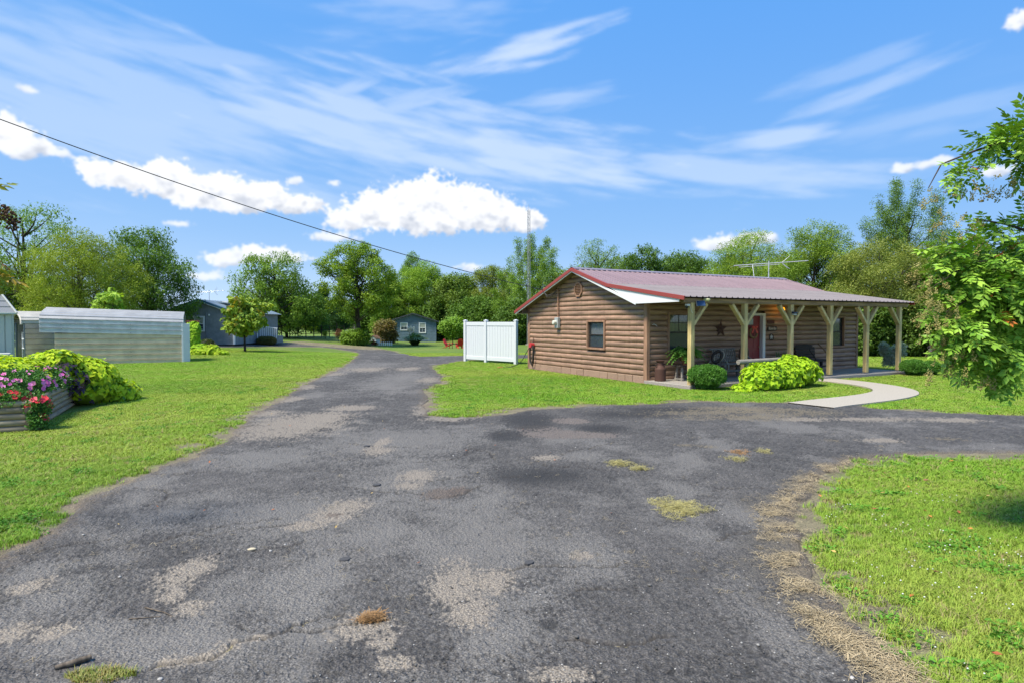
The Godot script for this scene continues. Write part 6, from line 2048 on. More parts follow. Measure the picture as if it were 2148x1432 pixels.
	mound(t, "leaves", "tiny", M.leaf, lumps, 320, [Color(0.10, 0.13, 0.03), Color(0.16, 0.10, 0.05)], 0.8, 2.2, 0.5, Color(0.40, 0.05, 0.03), 0.3)
	t = thing("brush_pile", "grey-brown brush pile around the leaning tree's foot", "brush pile", gp(Vector2(-15.671, -65.252)))
	mb = MB.new()
	for k in 90:
		var a := rng.randf() * TAU
		var p := Vector3(rf(-0.9, 0.9), 0.03 + 0.22 * rng.randf(), rf(-0.4, 0.4))
		p.y *= 1.0 - absf(p.x) * 0.6
		var d := Vector3(cos(a), rf(-0.15, 0.25), sin(a)) * rf(0.15, 0.4)
		mb.tube([p - d, p + d * 0.2 + Vector3.UP * 0.03, p + d], [0.014, 0.012, 0.006], 4, false)
	part(t, "sticks", mb, mat(0.14, 0.10, 0.085, 0.95))
	# red lawn chairs
	adirondack("red Adirondack lawn chair turned side-on by young tree", gp(Vector2(-6.46, -62.615)), 1.15)
	adirondack("red Adirondack lawn chair with its back to driveway", gp(Vector2(-5.303, -62.615)), PI + 0.35)
	# fences far off
	var fa := Vector2(-28.323, -70.923)
	var fb := Vector2(-20.636, -76.188)
	t = thing("pipe_fence", "dark pipe-and-wire fence across the far field", "fence", gp(fa))
	var dirf := gp(fb) - gp(fa)
	var cnt := 11
	for k in cnt:
		mb = MB.new()
		var p := dirf * (k / float(cnt - 1))
		mb.tube([p - Vector3.UP * 0.1, p + Vector3.UP * (1.45 if k % 3 else 1.75)], [0.06, 0.06], 6)
		part(t, "post", mb, M.bronze)
	for y in [0.45, 0.95, 1.4]:
		mb = MB.new()
		mb.tube([Vector3.UP * y, dirf + Vector3.UP * y], [0.022, 0.022], 5)
		part(t, "rail", mb, M.bronze)
	t = thing("board_fence", "weathered dark board fence under the distant trees", "fence", Vector3(-62, terr(-62, -150), -150))
	for k in 60:
		mb = MB.new()
		mb.box(Vector3(0.45 * k, 0.9, 0), Vector3(0.42, 1.9 + rf(-0.1, 0.1), 0.04), 0.0)
		part(t, "board", mb, mat(0.12, 0.105, 0.1, 0.9) if k % 2 else M.bark)

func gpale() -> StandardMaterial3D: return mat(0.35, 0.37, 0.37, 0.5, 0.4)

func adirondack(label: String, at: Vector3, turn: float) -> void:
	var red := mat(0.50, 0.022, 0.02, 0.5)
	var t := thing("lawn_chair", label, "chair", at, turn, "red Adirondack chairs on the far lawn")
	for s in [-1.0, 1.0]:
		var mb := MB.new()
		mb.bar(Vector3(s * 0.27, 0.0, 0.32), Vector3(s * 0.27, 0.52, 0.32), 0.09, 0.03, 0.004, Vector3.BACK)
		part(t, "leg", mb, red)
		mb = MB.new()
		mb.bar(Vector3(s * 0.24, 0.36, 0.36), Vector3(s * 0.24, 0.02, -0.5), 0.03, 0.11, 0.004, Vector3.RIGHT)
		part(t, "leg", mb, red)
		mb = MB.new()
		mb.box(Vector3(s * 0.30, 0.535, 0.05), Vector3(0.13, 0.025, 0.72), 0.005)
		part(t, "armrest", mb, red)
	for k in 5:
		var mb := MB.new()
		mb.box(Vector3(0, 0.36 - 0.035 * k, 0.30 - 0.10 * k), Vector3(0.5, 0.02, 0.09), 0.004, Basis(Vector3.RIGHT, -0.36))
		part(t, "seat_slat", mb, red)
	for k in 7:
		var mb := MB.new()
		var x := -0.27 + 0.09 * k
		var h := 0.95 - 1.9 * x * x
		mb.bar(Vector3(x * 0.85, 0.20, -0.14), Vector3(x, h, -0.46), 0.082, 0.02, 0.004, Vector3.BACK)
		part(t, "back_slat", mb, red)
	var mb := MB.new()
	mb.box(Vector3(0, 0.55, -0.34), Vector3(0.56, 0.07, 0.025), 0.004, Basis(Vector3.RIGHT, -0.4))
	part(t, "back_rail", mb, red)

# ------------------------------------------------------------------ beds, bushes and the near trees
func sprig(seed_: int, pairs: int, length: float, ll: float, lw: float) -> ArrayMesh:
	var r := RandomNumberGenerator.new()
	r.seed = seed_
	var mb := MB.new()
	mb.tube([Vector3.ZERO, Vector3(0, -0.004, -length * 0.5), Vector3(0, -0.02, -length)], [0.0022, 0.0018, 0.001], 4, false)
	for k in pairs:
		var f := (k + 0.6) / pairs
		for s in [-1.0, 1.0]:
			var d := Vector3(s * r.randf_range(0.7, 1.0), r.randf_range(-0.35, 0.35), -r.randf_range(0.3, 0.8)).normalized()
			leaf(mb, Vector3(0, -0.02 * f * f, -length * f), d, (Vector3.UP + rdir(r) * 0.45).normalized(), ll * r.randf_range(0.75, 1.15), lw * r.randf_range(0.85, 1.15))
	leaf(mb, Vector3(0, -0.02, -length), Vector3(0, -0.2, -1).normalized(), Vector3.UP, ll, lw)
	return mb.mesh()

func berries(seed_: int, count: int, length: float, radius: float) -> ArrayMesh:
	var r := RandomNumberGenerator.new()
	r.seed = seed_
	var mb := MB.new()
	mb.tube([Vector3.ZERO, Vector3(0, -0.01, -length)], [0.0018, 0.001], 4, false)
	for k in count:
		var f := 0.2 + 0.8 * r.randf()
		var o := rdir(r) * length * 0.28 * (1.15 - f * 0.7)
		o.z *= 0.4
		var a := Vector3(0, -0.01 * f, -length * f)
		mb.tube([a, a + o], [0.001, 0.001], 3, false)
		mb.sphere(a + o, Vector3.ONE * radius * r.randf_range(0.8, 1.15), 6, 4)
	return mb.mesh()

func scatter(buf: PackedFloat32Array, lumps: Array, count: int, cols: Array, out_from: Vector3, droop: float, odd: Array, oddness: float, smin := 0.7, smax := 1.25) -> void:
	for l in lumps:
		for k in int(count * l[2]):
			var d := rdir(rng)
			var p: Vector3 = l[0] + d * l[1] * pow(rng.randf(), 0.45)
			var f: Vector3 = ((p - out_from).normalized() * 0.7 + d * 0.6 + rdir(rng) * 0.7 + Vector3.DOWN * droop).normalized()
			var up := (Vector3.UP + rdir(rng) * 0.5)
			up = (up - f * up.dot(f)).normalized()
			var s := rf(smin, smax)
			var c: Color = cols[0].lerp(cols[1], rng.randf()) * rf(0.85, 1.15)
			if odd and rng.randf() < oddness: c = odd[rng.randi() % odd.size()]
			put(buf, Basis(f.cross(up) * s, up * s, -f * s), p, c)

func beds() -> void:
	rng.seed = 2000
	var weathered := [mat(0.46, 0.36, 0.25, 0.9, 0.0, TX.grain, 1.2, TX.grain, 0.4), mat(0.39, 0.31, 0.22, 0.9, 0.0, TX.grain, 1.2, TX.grain, 0.4), mat(0.50, 0.41, 0.29, 0.9, 0.0, TX.grain, 1.2, TX.grain, 0.4)]
	var endm := mat(0.22, 0.16, 0.115, 0.9, 0.0, TX.speck, 4.0)
	var A := Vector2(-7.978, -10.217)
	var B := Vector2(-9.74, -13.803)
	var sdv := Vector3(B.x - A.x, 0, B.y - A.y)
	var sl := sdv.length()
	var yaw := atan2(sdv.x, sdv.z)
	# own axes: +z runs back along the visible side, +x to the left along the front
	var t := thing("log_planter", "raised planter of stacked weathered grey logs, full of flowers", "planter", Vector3(A.x, 0, A.y), yaw)
	var R := 0.056
	for k in 5:
		var y := 0.045 + 0.104 * k
		var proud := 0.12 if k % 2 == 1 else -0.06
		var mb := MB.new()
		mb.tube([Vector3(0, y, -proud), Vector3(0.008 * (k % 3 - 1), y + 0.004, sl * 0.5), Vector3(0, y, sl + 0.05)], [R, R * 1.03, R * 0.95], 12, false)
		var lg := part(t, "side_log", mb, weathered[k % 3])
		mb = MB.new()
		mb.tube([Vector3(0, y, -proud - 0.003), Vector3(0, y, -proud)], [R * 0.96, R], 12)
		part(lg, "log_end", mb, endm)
		mb = MB.new()
		var ex := -0.14 if k % 2 == 0 else 0.06
		mb.tube([Vector3(ex, y, 0.0), Vector3(1.2, y, 0.01), Vector3(2.4, y, 0)], [R, R, R], 12, false)
		lg = part(t, "front_log", mb, weathered[(k + 1) % 3])
		mb = MB.new()
		mb.tube([Vector3(ex - 0.003, y, 0.0), Vector3(ex, y, 0.0)], [R * 0.96, R], 12)
		part(lg, "log_end", mb, endm)
		mb = MB.new()
		mb.tube([Vector3(-0.06, y, sl), Vector3(2.4, y, sl)], [R, R], 12)
		part(t, "back_log", mb, weathered[k % 3])
	var so := MB.new()
	so.box(Vector3(1.2, 0.22, sl * 0.5), Vector3(2.3, 0.42, sl - 0.1), 0.0)
	part(t, "soil", so, mat(0.06, 0.04, 0.028, 0.95))
	blocked.append([A.x + sdv.x * 0.5 - 1.1, A.y + sdv.z * 0.5 + 0.4, 1.3, 2.0, 0.0])
	# lime vine: fills the back and spills over the far end
	t = thing("lime_vine", "lime-green sweet-potato vine spilling over the log planter's far end", "vine", Vector3(A.x, 0, A.y), yaw)
	var lumps := [[Vector3(0.9, 0.62, 2.6), Vector3(0.9, 0.5, 1.1), 1.0], [Vector3(2.0, 0.66, 2.2), Vector3(1.0, 0.45, 1.6), 1.0], [Vector3(0.35, 0.55, 3.7), Vector3(0.8, 0.62, 0.9), 0.95], [Vector3(0.2, 0.85, 3.3), Vector3(0.4, 0.38, 0.5), 0.35],
		[Vector3(-0.25, 0.42, 3.85), Vector3(0.65, 0.6, 0.75), 0.9], [Vector3(-0.75, 0.14, 4.1), Vector3(0.5, 0.34, 0.55), 0.45], [Vector3(2.6, 0.7, 1.2), Vector3(0.6, 0.4, 1.0), 0.5], [Vector3(1.6, 0.65, 4.0), Vector3(1.0, 0.5, 0.7), 0.5]]
	core(t, "stems", lumps, 0.78, Color(0.30, 0.44, 0.03))
	mound(t, "leaves", "heart", M.leaf, lumps, 1150, [Color(0.36, 0.56, 0.02), Color(0.56, 0.66, 0.035)], 0.55, 1.1, 0.22, Color(0.09, 0.20, 0.03), 0.08)
	t = thing("dark_vine", "blackish-purple vine leaves at the planter's far corner", "vine", Vector3(A.x, 0, A.y), yaw)
	lumps = [[Vector3(-0.1, 0.45, 3.15), Vector3(0.28, 0.34, 0.4), 1.0], [Vector3(-0.15, 0.16, 3.5), Vector3(0.25, 0.2, 0.35), 0.6], [Vector3(1.1, 0.52, 0.9), Vector3(0.7, 0.15, 0.35), 1.0], [Vector3(0.05, 0.78, 2.9), Vector3(0.25, 0.2, 0.3), 0.5]]
	mound(t, "leaves", "lobed", M.gloss, lumps, 110, [Color(0.035, 0.02, 0.04), Color(0.07, 0.045, 0.07)], 0.7, 1.0)
	# magenta vinca
	t = thing("vinca_bed", "magenta vinca flowers over dark green leaves in the planter", "flowers", Vector3(A.x, 0, A.y), yaw)
	lumps = [[Vector3(0.5, 0.55, 1.5), Vector3(0.55, 0.36, 0.8), 1.0], [Vector3(0.3, 0.55, 2.5), Vector3(0.42, 0.36, 0.7), 0.8], [Vector3(1.2, 0.55, 1.5), Vector3(0.6, 0.34, 0.6), 0.9], [Vector3(1.3, 0.6, 0.9), Vector3(0.5, 0.28, 0.4), 0.5]]
	core(t, "stems", lumps, 0.75, Color(0.08, 0.18, 0.04))
	mound(t, "leaves", "tiny", M.gloss, lumps, 620, [Color(0.06, 0.17, 0.035), Color(0.12, 0.27, 0.05)], 0.8, 1.25, 0.35)
	flowers(t, lumps, 78, [Color(0.62, 0.10, 0.36), Color(0.68, 0.20, 0.46), Color(0.66, 0.20, 0.34)], 0.034)
	# red begonias
	t = thing("red_begonia", "bright red begonias trailing over the planter's near corner", "flowers", Vector3(A.x, 0, A.y), yaw)
	lumps = [[Vector3(0.35, 0.50, 0.15), Vector3(0.35, 0.16, 0.25), 0.8], [Vector3(0.8, 0.50, 0.2), Vector3(0.35, 0.18, 0.25), 0.8], [Vector3(-0.1, 0.36, 0.04), Vector3(0.17, 0.2, 0.17), 0.7], [Vector3(-0.1, 0.12, -0.04), Vector3(0.12, 0.2, 0.12), 0.45]]
	mound(t, "leaves", "tiny", M.gloss, lumps, 300, [Color(0.05, 0.15, 0.03), Color(0.12, 0.27, 0.05)], 0.8, 1.2, 0.6)
	flowers(t, lumps, 28, [Color(0.62, 0.02, 0.03), Color(0.70, 0.04, 0.04), Color(0.55, 0.02, 0.06)], 0.045)
	# bush in front of the porch
	t = thing("vine_bush", "bright lime sweet-potato vine bush in front of the porch", "shrub", cab(2.08, 0.0, -2.72), YAW)
	lumps = [[Vector3(-0.45, 0.26, 0.1), Vector3(0.75, 0.46, 0.55), 1.0], [Vector3(0.35, 0.28, 0.05), Vector3(0.8, 0.48, 0.55), 1.0], [Vector3(1.0, 0.42, 0.1), Vector3(0.42, 0.40, 0.45), 0.6], [Vector3(1.45, 0.32, 0.0), Vector3(0.36, 0.40, 0.4), 0.55], [Vector3(0.95, 0.65, -0.2), Vector3(0.3, 0.24, 0.3), 0.35], [Vector3(-1.2, 0.06, 0.1), Vector3(0.35, 0.15, 0.3), 0.3]]
	core(t, "stems", lumps, 0.76, Color(0.26, 0.42, 0.03))
	mound(t, "leaves", "heart", M.leaf, lumps, 950, [Color(0.30, 0.54, 0.02), Color(0.46, 0.64, 0.03)], 0.55, 0.98, 0.22, Color(0.09, 0.20, 0.02), 0.08)
	t = thing("dark_vine", "dark purple vine streak through the porch bush", "vine", cab(3.35, 0.0, -2.70), YAW)
	lumps = [[Vector3(-0.04, 0.4, 0.26), Vector3(0.08, 0.36, 0.18), 1.0]]
	mound(t, "leaves", "lobed", M.gloss, lumps, 60, [Color(0.03, 0.02, 0.035), Color(0.06, 0.035, 0.06)], 0.7, 0.85)
	# clipped boxwoods
	var bx := [["round clipped boxwood in front of first porch post", cab(0.34, 0, -2.0), 0.48, 0.62], ["clipped boxwood beside the porch's last post", cab(9.75, 0, -2.28), 0.40, 0.50], ["smallest boxwood right of the porch's clipped one", cab(10.42, 0, -2.45), 0.28, 0.44]]
	for q in bx:
		t = thing("boxwood", q[0], "shrub", q[1], YAW, "clipped boxwoods along the porch")
		var r: float = q[2]
		var h: float = q[3]
		lumps = [[Vector3(0, h * 0.5, 0), Vector3(r, h * 0.5, r), 1.0], [Vector3(0, h * 0.66, 0), Vector3(r * 0.97, h * 0.36, r * 0.97), 0.8], [Vector3(0, h * 0.22, 0), Vector3(r * 0.6, h * 0.25, r * 0.6), 0.3]]
		core(t, "stems", lumps, 0.84, Color(0.08, 0.18, 0.03))
		mound(t, "leaves", "tiny", M.gloss, lumps, int(5200 * r), [Color(0.06, 0.17, 0.028), Color(0.13, 0.30, 0.04)], 0.9, 0.85, 0.16)
	t = thing("silver_sage", "silvery-grey sage bush behind the last porch posts", "shrub", cab(11.1, 0, -0.75), YAW)
	lumps = [[Vector3(0, 0.3, 0), Vector3(0.26, 0.28, 0.26), 0.5]]
	for k in 11: lumps.append([Vector3(rf(-0.3, 0.3), rf(0.55, 0.8), rf(-0.3, 0.3)), Vector3(0.07, rf(0.22, 0.4), 0.07), 0.09])
	core(t, "stems", lumps, 0.35)
	mound(t, "leaves", "sage", M.leaf, lumps, 700, [Color(0.38, 0.44, 0.38), Color(0.58, 0.62, 0.57)], 0.9, 1.1, 0.7)
	# crepe myrtle leaning in from the right
	K.crepe = sprig(41, 5, 0.17, 0.062, 0.031)
	K.crepe2 = sprig(42, 4, 0.13, 0.056, 0.029)
	K.berry = berries(43, 20, 0.13, 0.0068)
	M.berry = leafmat(0.6, 0.0)
	t = thing("crepe_myrtle", "crepe myrtle with seed clusters leaning in from the right", "tree", Vector3(6.1, 0, -6.2))
	var o := t.position
	var tm := MB.new()
	tm.tube([Vector3(0, -0.1, 0), Vector3(-0.1, 0.9, 0.1), Vector3(-0.35, 1.8, 0.3), Vector3(-0.7, 2.6, 0.5), Vector3(-1.0, 3.2, 0.8)], [0.09, 0.075, 0.06, 0.045, 0.03], 9)
	tm.tube([Vector3(0.1, -0.1, 0.1), Vector3(0.3, 1.0, 0.2), Vector3(0.5, 2.2, 0.1), Vector3(0.4, 3.4, 0.3)], [0.08, 0.065, 0.05, 0.03], 9)
	for path in [[Vector3(4.881, 2.074, -5.5), Vector3(4.286, 2.099, -5.2), Vector3(3.785, 2.042, -5), Vector3(3.43, 1.875, -4.9)], [Vector3(4.79, 2.152, -5.4), Vector3(4.169, 2.318, -5.2), Vector3(3.702, 2.279, -5), Vector3(3.332, 2.082, -4.9)], [Vector3(4.672, 3.193, -5.3), Vector3(4.102, 3.295, -5.1), Vector3(3.72, 3.171, -5), Vector3(3.436, 3.058, -5), Vector3(3.337, 2.869, -5)], [Vector3(4.498, 1.94, -5.2), Vector3(4.06, 1.898, -5.1), Vector3(3.792, 1.742, -5), Vector3(3.807, 1.434, -5), Vector3(3.898, 1.318, -5)], [Vector3(4.569, 2.51, -5.3), Vector3(4.121, 2.615, -5.2), Vector3(3.807, 2.638, -5.1)], [Vector3(4.464, 3.167, -5.2), Vector3(4.139, 3.372, -5.1), Vector3(3.867, 3.371, -5)]]:
		var pts := [Vector3(-0.8, 2.5, 0.6)]
		var rad := [0.03]
		for k in path.size():
			pts.append(path[k] - o)
			rad.append(lerpf(0.016, 0.003, k / float(path.size() - 1)))
		tm.tube(pts, rad, 6, false)
	part(t, "trunk", tm, mat(0.13, 0.085, 0.06, 0.8, 0.0, TX.bark, 1.2))
	var px := 5.0 / 1300.0
	var spec := [[Vector3(4.224, 2.358, -5.2), 85, 85, 0.8], [Vector3(3.855, 2.093, -5.1), 85, 85, 0.8], [Vector3(4.255, 1.9, -5.2), 80, 100, 0.9], [Vector3(3.692, 1.742, -5), 60, 55, 0.42], [Vector3(3.656, 2.249, -5.1), 45, 70, 0.3], [Vector3(3.85, 1.569, -5), 60, 45, 0.35], [Vector3(4.534, 2.145, -5.3), 70, 130, 0.8], [Vector3(3.951, 1.365, -5), 40, 14, 0.07], [Vector3(4.176, 3.314, -5.1), 46, 22, 0.22], [Vector3(3.867, 3.228, -5), 40, 16, 0.14], [Vector3(4.259, 3.122, -5.1), 30, 24, 0.16], [Vector3(3.662, 3.031, -5), 34, 12, 0.06], [Vector3(3.531, 2.933, -5), 22, 16, 0.04]]
	lumps = []
	for q in spec: lumps.append([q[0] - o, Vector3(q[1] * px, q[2] * px, maxf(minf(q[1], q[2]), 40.0) * px * 1.05), q[3]])
	var lb := PackedFloat32Array()
	var lb2 := PackedFloat32Array()
	var from := Vector3(-0.5, 2.4, 0.4)
	var cols := [Color(0.13, 0.30, 0.03), Color(0.34, 0.54, 0.07)]
	var odd := [Color(0.50, 0.16, 0.03), Color(0.45, 0.28, 0.04), Color(0.36, 0.09, 0.025)]
	scatter(lb, lumps, 140, cols, from, 0.35, odd, 0.022)
	scatter(lb2, lumps, 125, cols, from, 0.5, odd, 0.03)
	swarm(t, "crown", K.crepe, M.gloss, lb)
	swarm(t, "crown", K.crepe2, M.gloss, lb2)
	var bs := [[Vector3(3.58, 2.584, -5), 55, 40, 0.5], [Vector3(3.426, 1.933, -4.95), 42, 60, 1.0], [Vector3(3.293, 2.119, -4.9), 30, 40, 0.5], [Vector3(3.567, 1.591, -4.95), 50, 45, 0.9], [Vector3(3.475, 1.438, -4.95), 40, 22, 0.3], [Vector3(3.688, 2.906, -5), 60, 22, 0.7], [Vector3(3.353, 2.831, -5), 12, 18, 0.22], [Vector3(4.034, 2.909, -5.1), 45, 22, 0.5], [Vector3(3.763, 1.361, -4.95), 45, 16, 0.3], [Vector3(3.661, 2.393, -5), 40, 40, 0.4], [Vector3(3.315, 1.781, -4.95), 24, 40, 0.3]]
	lumps = []
	for q in bs: lumps.append([q[0] - o, Vector3(q[1] * px, q[2] * px, 0.16), q[3]])
	var bb := PackedFloat32Array()
	scatter(bb, lumps, 26, [Color(0.26, 0.22, 0.07), Color(0.40, 0.37, 0.13)], from, 0.9, [], 0.0, 0.55, 0.95)
	swarm(t, "seed_clusters", K.berry, M.berry, bb)
	# another one just reaching in at the left edge
	t = thing("myrtle_branch_tree", "yellowing small tree whose leaves enter at left edge", "tree", Vector3(-4.9, 0, -5.2))
	o = t.position
	tm = MB.new()
	tm.tube([Vector3(0, -0.1, 0), Vector3(-0.05, 1.2, 0.05), Vector3(0.1, 2.2, 0.3), Vector3(0.3, 3.0, 0.4)], [0.06, 0.05, 0.035, 0.01], 8)
	tm.tube([Vector3(0.05, 2.0, 0.2), Vector3(-4.169, 2.37, -4.8) - o, Vector3(-3.971, 2.223, -4.8) - o], [0.02, 0.01, 0.003], 6)
	tm.tube([Vector3(0.1, 2.2, 0.3), Vector3(-4.125, 2.662, -4.8) - o, Vector3(-3.939, 2.735, -4.8) - o], [0.02, 0.01, 0.003], 6)
	part(t, "trunk", tm, M.bark)
	lumps = []
	for q in [[Vector3(-4.201, 2.552, -4.8), 24, 60, 0.3], [Vector3(-4.1, 2.753, -4.8), 14, 22, 0.15], [Vector3(-4.098, 2.278, -4.8), 18, 30, 0.2], [Vector3(-4.335, 2.232, -4.9), 30, 40, 0.2]]: lumps.append([q[0] - o, Vector3(q[1] * px, q[2] * px, 0.22), q[3]])
	lb = PackedFloat32Array()
	scatter(lb, lumps, 36, [Color(0.12, 0.20, 0.03), Color(0.30, 0.30, 0.05)], from, 0.4, [Color(0.5, 0.34, 0.04), Color(0.4, 0.2, 0.04)], 0.2)
	swarm(t, "crown", K.crepe, M.gloss, lb)
	bb = PackedFloat32Array()
	scatter(bb, [[Vector3(-4.065, 2.706, -4.8) - o, Vector3(0.05, 0.06, 0.06), 1.0]], 5, [Color(0.07, 0.035, 0.02), Color(0.12, 0.06, 0.03)], from, 0.2, [], 0.0, 1.2, 1.8)
	swarm(t, "seed_clusters", K.berry, M.berry, bb)

func flowers(t: Node3D, lumps: Array, count: int, cols: Array, r: float) -> void:
	var fm := []
	for c in cols: fm.append(mat(c.r, c.g, c.b, 0.6))
	var mb := MB.new()
	for k in 5:
		var a := TAU * k / 5.0
		var d := Vector3(cos(a), 0.25, sin(a)).normalized()
		var s := d.cross(Vector3.UP).normalized() * r * 0.62
		mb.quad(Vector3.ZERO, d * r * 0.7 + s, d * r * 1.15, d * r * 0.7 - s, (Vector3.UP - d * 0.2).normalized())
	mb.sphere(Vector3(0, r * 0.12, 0), Vector3.ONE * r * 0.2, 6, 4)
	var mesh := mb.mesh()
	for l in lumps:
		for k in int(count * l[2]):
			var d := rdir(rng)
			d.y = absf(d.y) * 0.9 + 0.05
			if d.x > 0.3 and rng.randf() < 0.5: d.x = -d.x
			d = d.normalized()
			var p: Vector3 = l[0] + d * l[1] * 1.04
			var fl := part(t, "flower", mesh, fm[rng.randi() % fm.size()])
			var up := (d + rdir(rng) * 0.4 + Vector3(-0.2, 0.2, -0.5)).normalized()
			var x := up.cross(rdir(rng)).normalized()
			var s := rf(0.8, 1.25)
			fl.transform = Transform3D(Basis(x * s, up * s, x.cross(up) * s), p)

func litter() -> void:
	rng.seed = 2600
	# fallen leaves
	var mb := MB.new()
	leaf(mb, Vector3(0, 0.012, 0), Vector3(0, 0.15, -1).normalized(), Vector3.UP, 0.05, 0.027, 0.5)
	var lf := mb.mesh()
	var buf := PackedFloat32Array()
	for k in 1500:
		var x := rf(2.2, 8.0)
		var z := rf(-9.5, -2.8)
		if sd(x, z) > -0.02 or rng.randf() > 0.075 + 0.0: continue
		var c: Color = [Color(0.50, 0.22, 0.05), Color(0.55, 0.38, 0.12), Color(0.32, 0.10, 0.04), Color(0.42, 0.13, 0.04), Color(0.22, 0.11, 0.05)][rng.randi() % 5]
		put(buf, Basis.from_euler(Vector3(rf(-0.4, 0.4), rng.randf() * TAU, rf(-0.5, 0.5))) * Basis.from_scale(Vector3.ONE * rf(0.7, 1.3)), Vector3(x, rf(0.03, 0.05), z), c)
	for k in 60:
		var x := rf(-9.0, 1.5)
		var z := rf(-14.0, -4.0)
		put(buf, Basis.from_euler(Vector3(rf(-0.4, 0.4), rng.randf() * TAU, rf(-0.5, 0.5))) * Basis.from_scale(Vector3.ONE * rf(0.5, 1.0)), Vector3(x, 0.035 if sd(x, z) < 0 else 0.024, z), [Color(0.42, 0.30, 0.12), Color(0.42, 0.14, 0.05)][k % 2])
	tag(swarm(self, "fallen_leaves", lf, M.berry, buf, "stuff"), "scattered orange and yellow fallen leaves on the near lawn", "leaves")
	# clover heads
	mb = MB.new()
	mb.sphere(Vector3.ZERO, Vector3(0.006, 0.005, 0.006), 6, 4)
	buf = PackedFloat32Array()
	for k in 2200:
		var x := rf(2.0, 4.5)
		var z := rf(-6.5, -2.8)
		if sd(x, z) > -0.25 or n1.get_noise_2d(x * 2.0 + 7.0, z * 2.0) < 0.12: continue
		if rng.randf() < 0.2: put(buf, Basis.IDENTITY * rf(0.6, 1.1), Vector3(x, rf(0.045, 0.06), z), Color(0.62, 0.64, 0.58))
	tag(swarm(self, "clover_flowers", mb.mesh(), M.berry, buf, "stuff"), "tiny white clover heads in the near right lawn", "flowers")
	# loose stones and crumbs of asphalt
	mb = MB.new()
	mb.sphere(Vector3(0, 0.3, 0), Vector3(1, 0.55, 0.8), 6, 4)
	buf = PackedFloat32Array()
	for k in 11000:
		var r := 2.6 + 15.0 * pow(rng.randf(), 1.5)
		var a := deg_to_rad(rf(-42, 42))
		var x := r * sin(a)
		var z := -r * cos(a)
		var e := sd(x, z)
		if e < -0.1: continue
		if e > 0.5 and n1.get_noise_2d(x * 1.5, z * 1.5) < 0.0 and rng.randf() < 0.75: continue
		var g := rf(0.05, 0.13) if rng.randf() < 0.8 else rf(0.25, 0.45)
		var s := rf(0.002, 0.007) * (1.0 if rng.randf() < 0.96 else 2.2)
		put(buf, Basis.from_euler(Vector3(rf(-0.3, 0.3), rng.randf() * TAU, 0)) * Basis.from_scale(Vector3.ONE * s), Vector3(x, terr(x, z) + 0.013, z), Color(g * 1.03, g * 0.99, g * 0.93))
	tag(swarm(self, "loose_stones", mb.mesh(), M.berry, buf, "stuff"), "loose grit and small stones on the worn driveway", "gravel")
	# straw: dead clippings in the strip by the lawn and drifted over the asphalt
	mb = MB.new()
	for k in 3:
		var d := Vector3(cos(k * 0.7), rf(-0.08, 0.1), sin(k * 0.7)).normalized() * rf(0.5, 1.0)
		var p := Vector3(rf(-0.03, 0.03), 0.003 + 0.003 * k, rf(-0.03, 0.03))
		var s := d.cross(Vector3.UP).normalized() * 0.0013
		mb.quad(p - d * 0.03 - s, p - d * 0.03 + s, p + d * 0.03 + s, p + d * 0.03 - s, Vector3.UP)
	var wisp := mb.mesh()
	buf = PackedFloat32Array()
	var edge_pts := [Vector2(4.493, -8.105), Vector2(3.863, -7.499), Vector2(3.263, -6.832), Vector2(2.766, -6.189), Vector2(2.428, -5.727), Vector2(2.343, -5.328), Vector2(2.146, -4.874), Vector2(2.049, -4.491), Vector2(1.966, -4.164), Vector2(1.925, -3.88), Vector2(1.889, -3.632), Vector2(1.884, -3.413), Vector2(1.929, -3.219), Vector2(1.959, -3.066), Vector2(1.982, -2.853)]
	for k in 3600:
		var i := rng.randi() % (edge_pts.size() - 1)
		var p: Vector2 = edge_pts[i].lerp(edge_pts[i + 1], rng.randf())
		p += Vector2(rng.randfn(0.0, 0.085), rng.randfn(0.0, 0.10))
		if n2.get_noise_2d(p.x * 0.8, p.y * 0.8) < -0.05: continue
		put(buf, Basis.from_euler(Vector3(rf(-0.25, 0.25), rng.randf() * TAU, rf(-0.25, 0.25))) * Basis.from_scale(Vector3.ONE * rf(0.7, 1.4)), Vector3(p.x, 0.016 + rf(0, 0.008), p.y), Color(0.44, 0.35, 0.21) * rf(0.5, 1.2))
	for k in 3000:
		var r := 3.0 + 14.0 * pow(rng.randf(), 1.4)
		var a := deg_to_rad(rf(-42, 42))
		var x := r * sin(a)
		var z := -r * cos(a)
		var e := sd(x, z)
		if e < -0.3: continue
		if e > 0.3 and n1.get_noise_2d(x * 1.2 + 20.0, z * 1.2) < 0.15: continue
		put(buf, Basis.from_euler(Vector3(rf(-0.2, 0.2), rng.randf() * TAU, rf(-0.2, 0.2))) * Basis.from_scale(Vector3.ONE * rf(0.6, 1.3)), Vector3(x, 0.017, z), Color(0.34, 0.28, 0.18) * rf(0.5, 1.1))
	tag(swarm(self, "straw_litter", wisp, M.berry, buf, "stuff"), "dead straw-coloured clippings along the lawn edge", "straw")
	# clumps of dried clippings lying on the asphalt
	var cl := [["largest clump of dried clippings, right of road's middle", [1.6, -5.888, 0.262, 0.301], 900], ["dried clippings clump, left of the far pair", [1.357, -7.755, 0.203, 0.182], 260], ["thin dried clippings clump beside its larger neighbour", [1.569, -7.476, 0.138, 0.097], 130], ["brownish clippings clump in the far pair, farther one", [3.119, -8.433, 0.156, 0.154], 150], ["clippings clump in the far pair, nearer one", [2.919, -8.023, 0.148, 0.139], 150], ["small far clippings clump nearest the right lawn", [3.483, -8.525, 0.118, 0.126], 90], ["rusty-brown clippings clump in the sandy hole", [-0.843, -3.674, 0.068, 0.053], 220]]
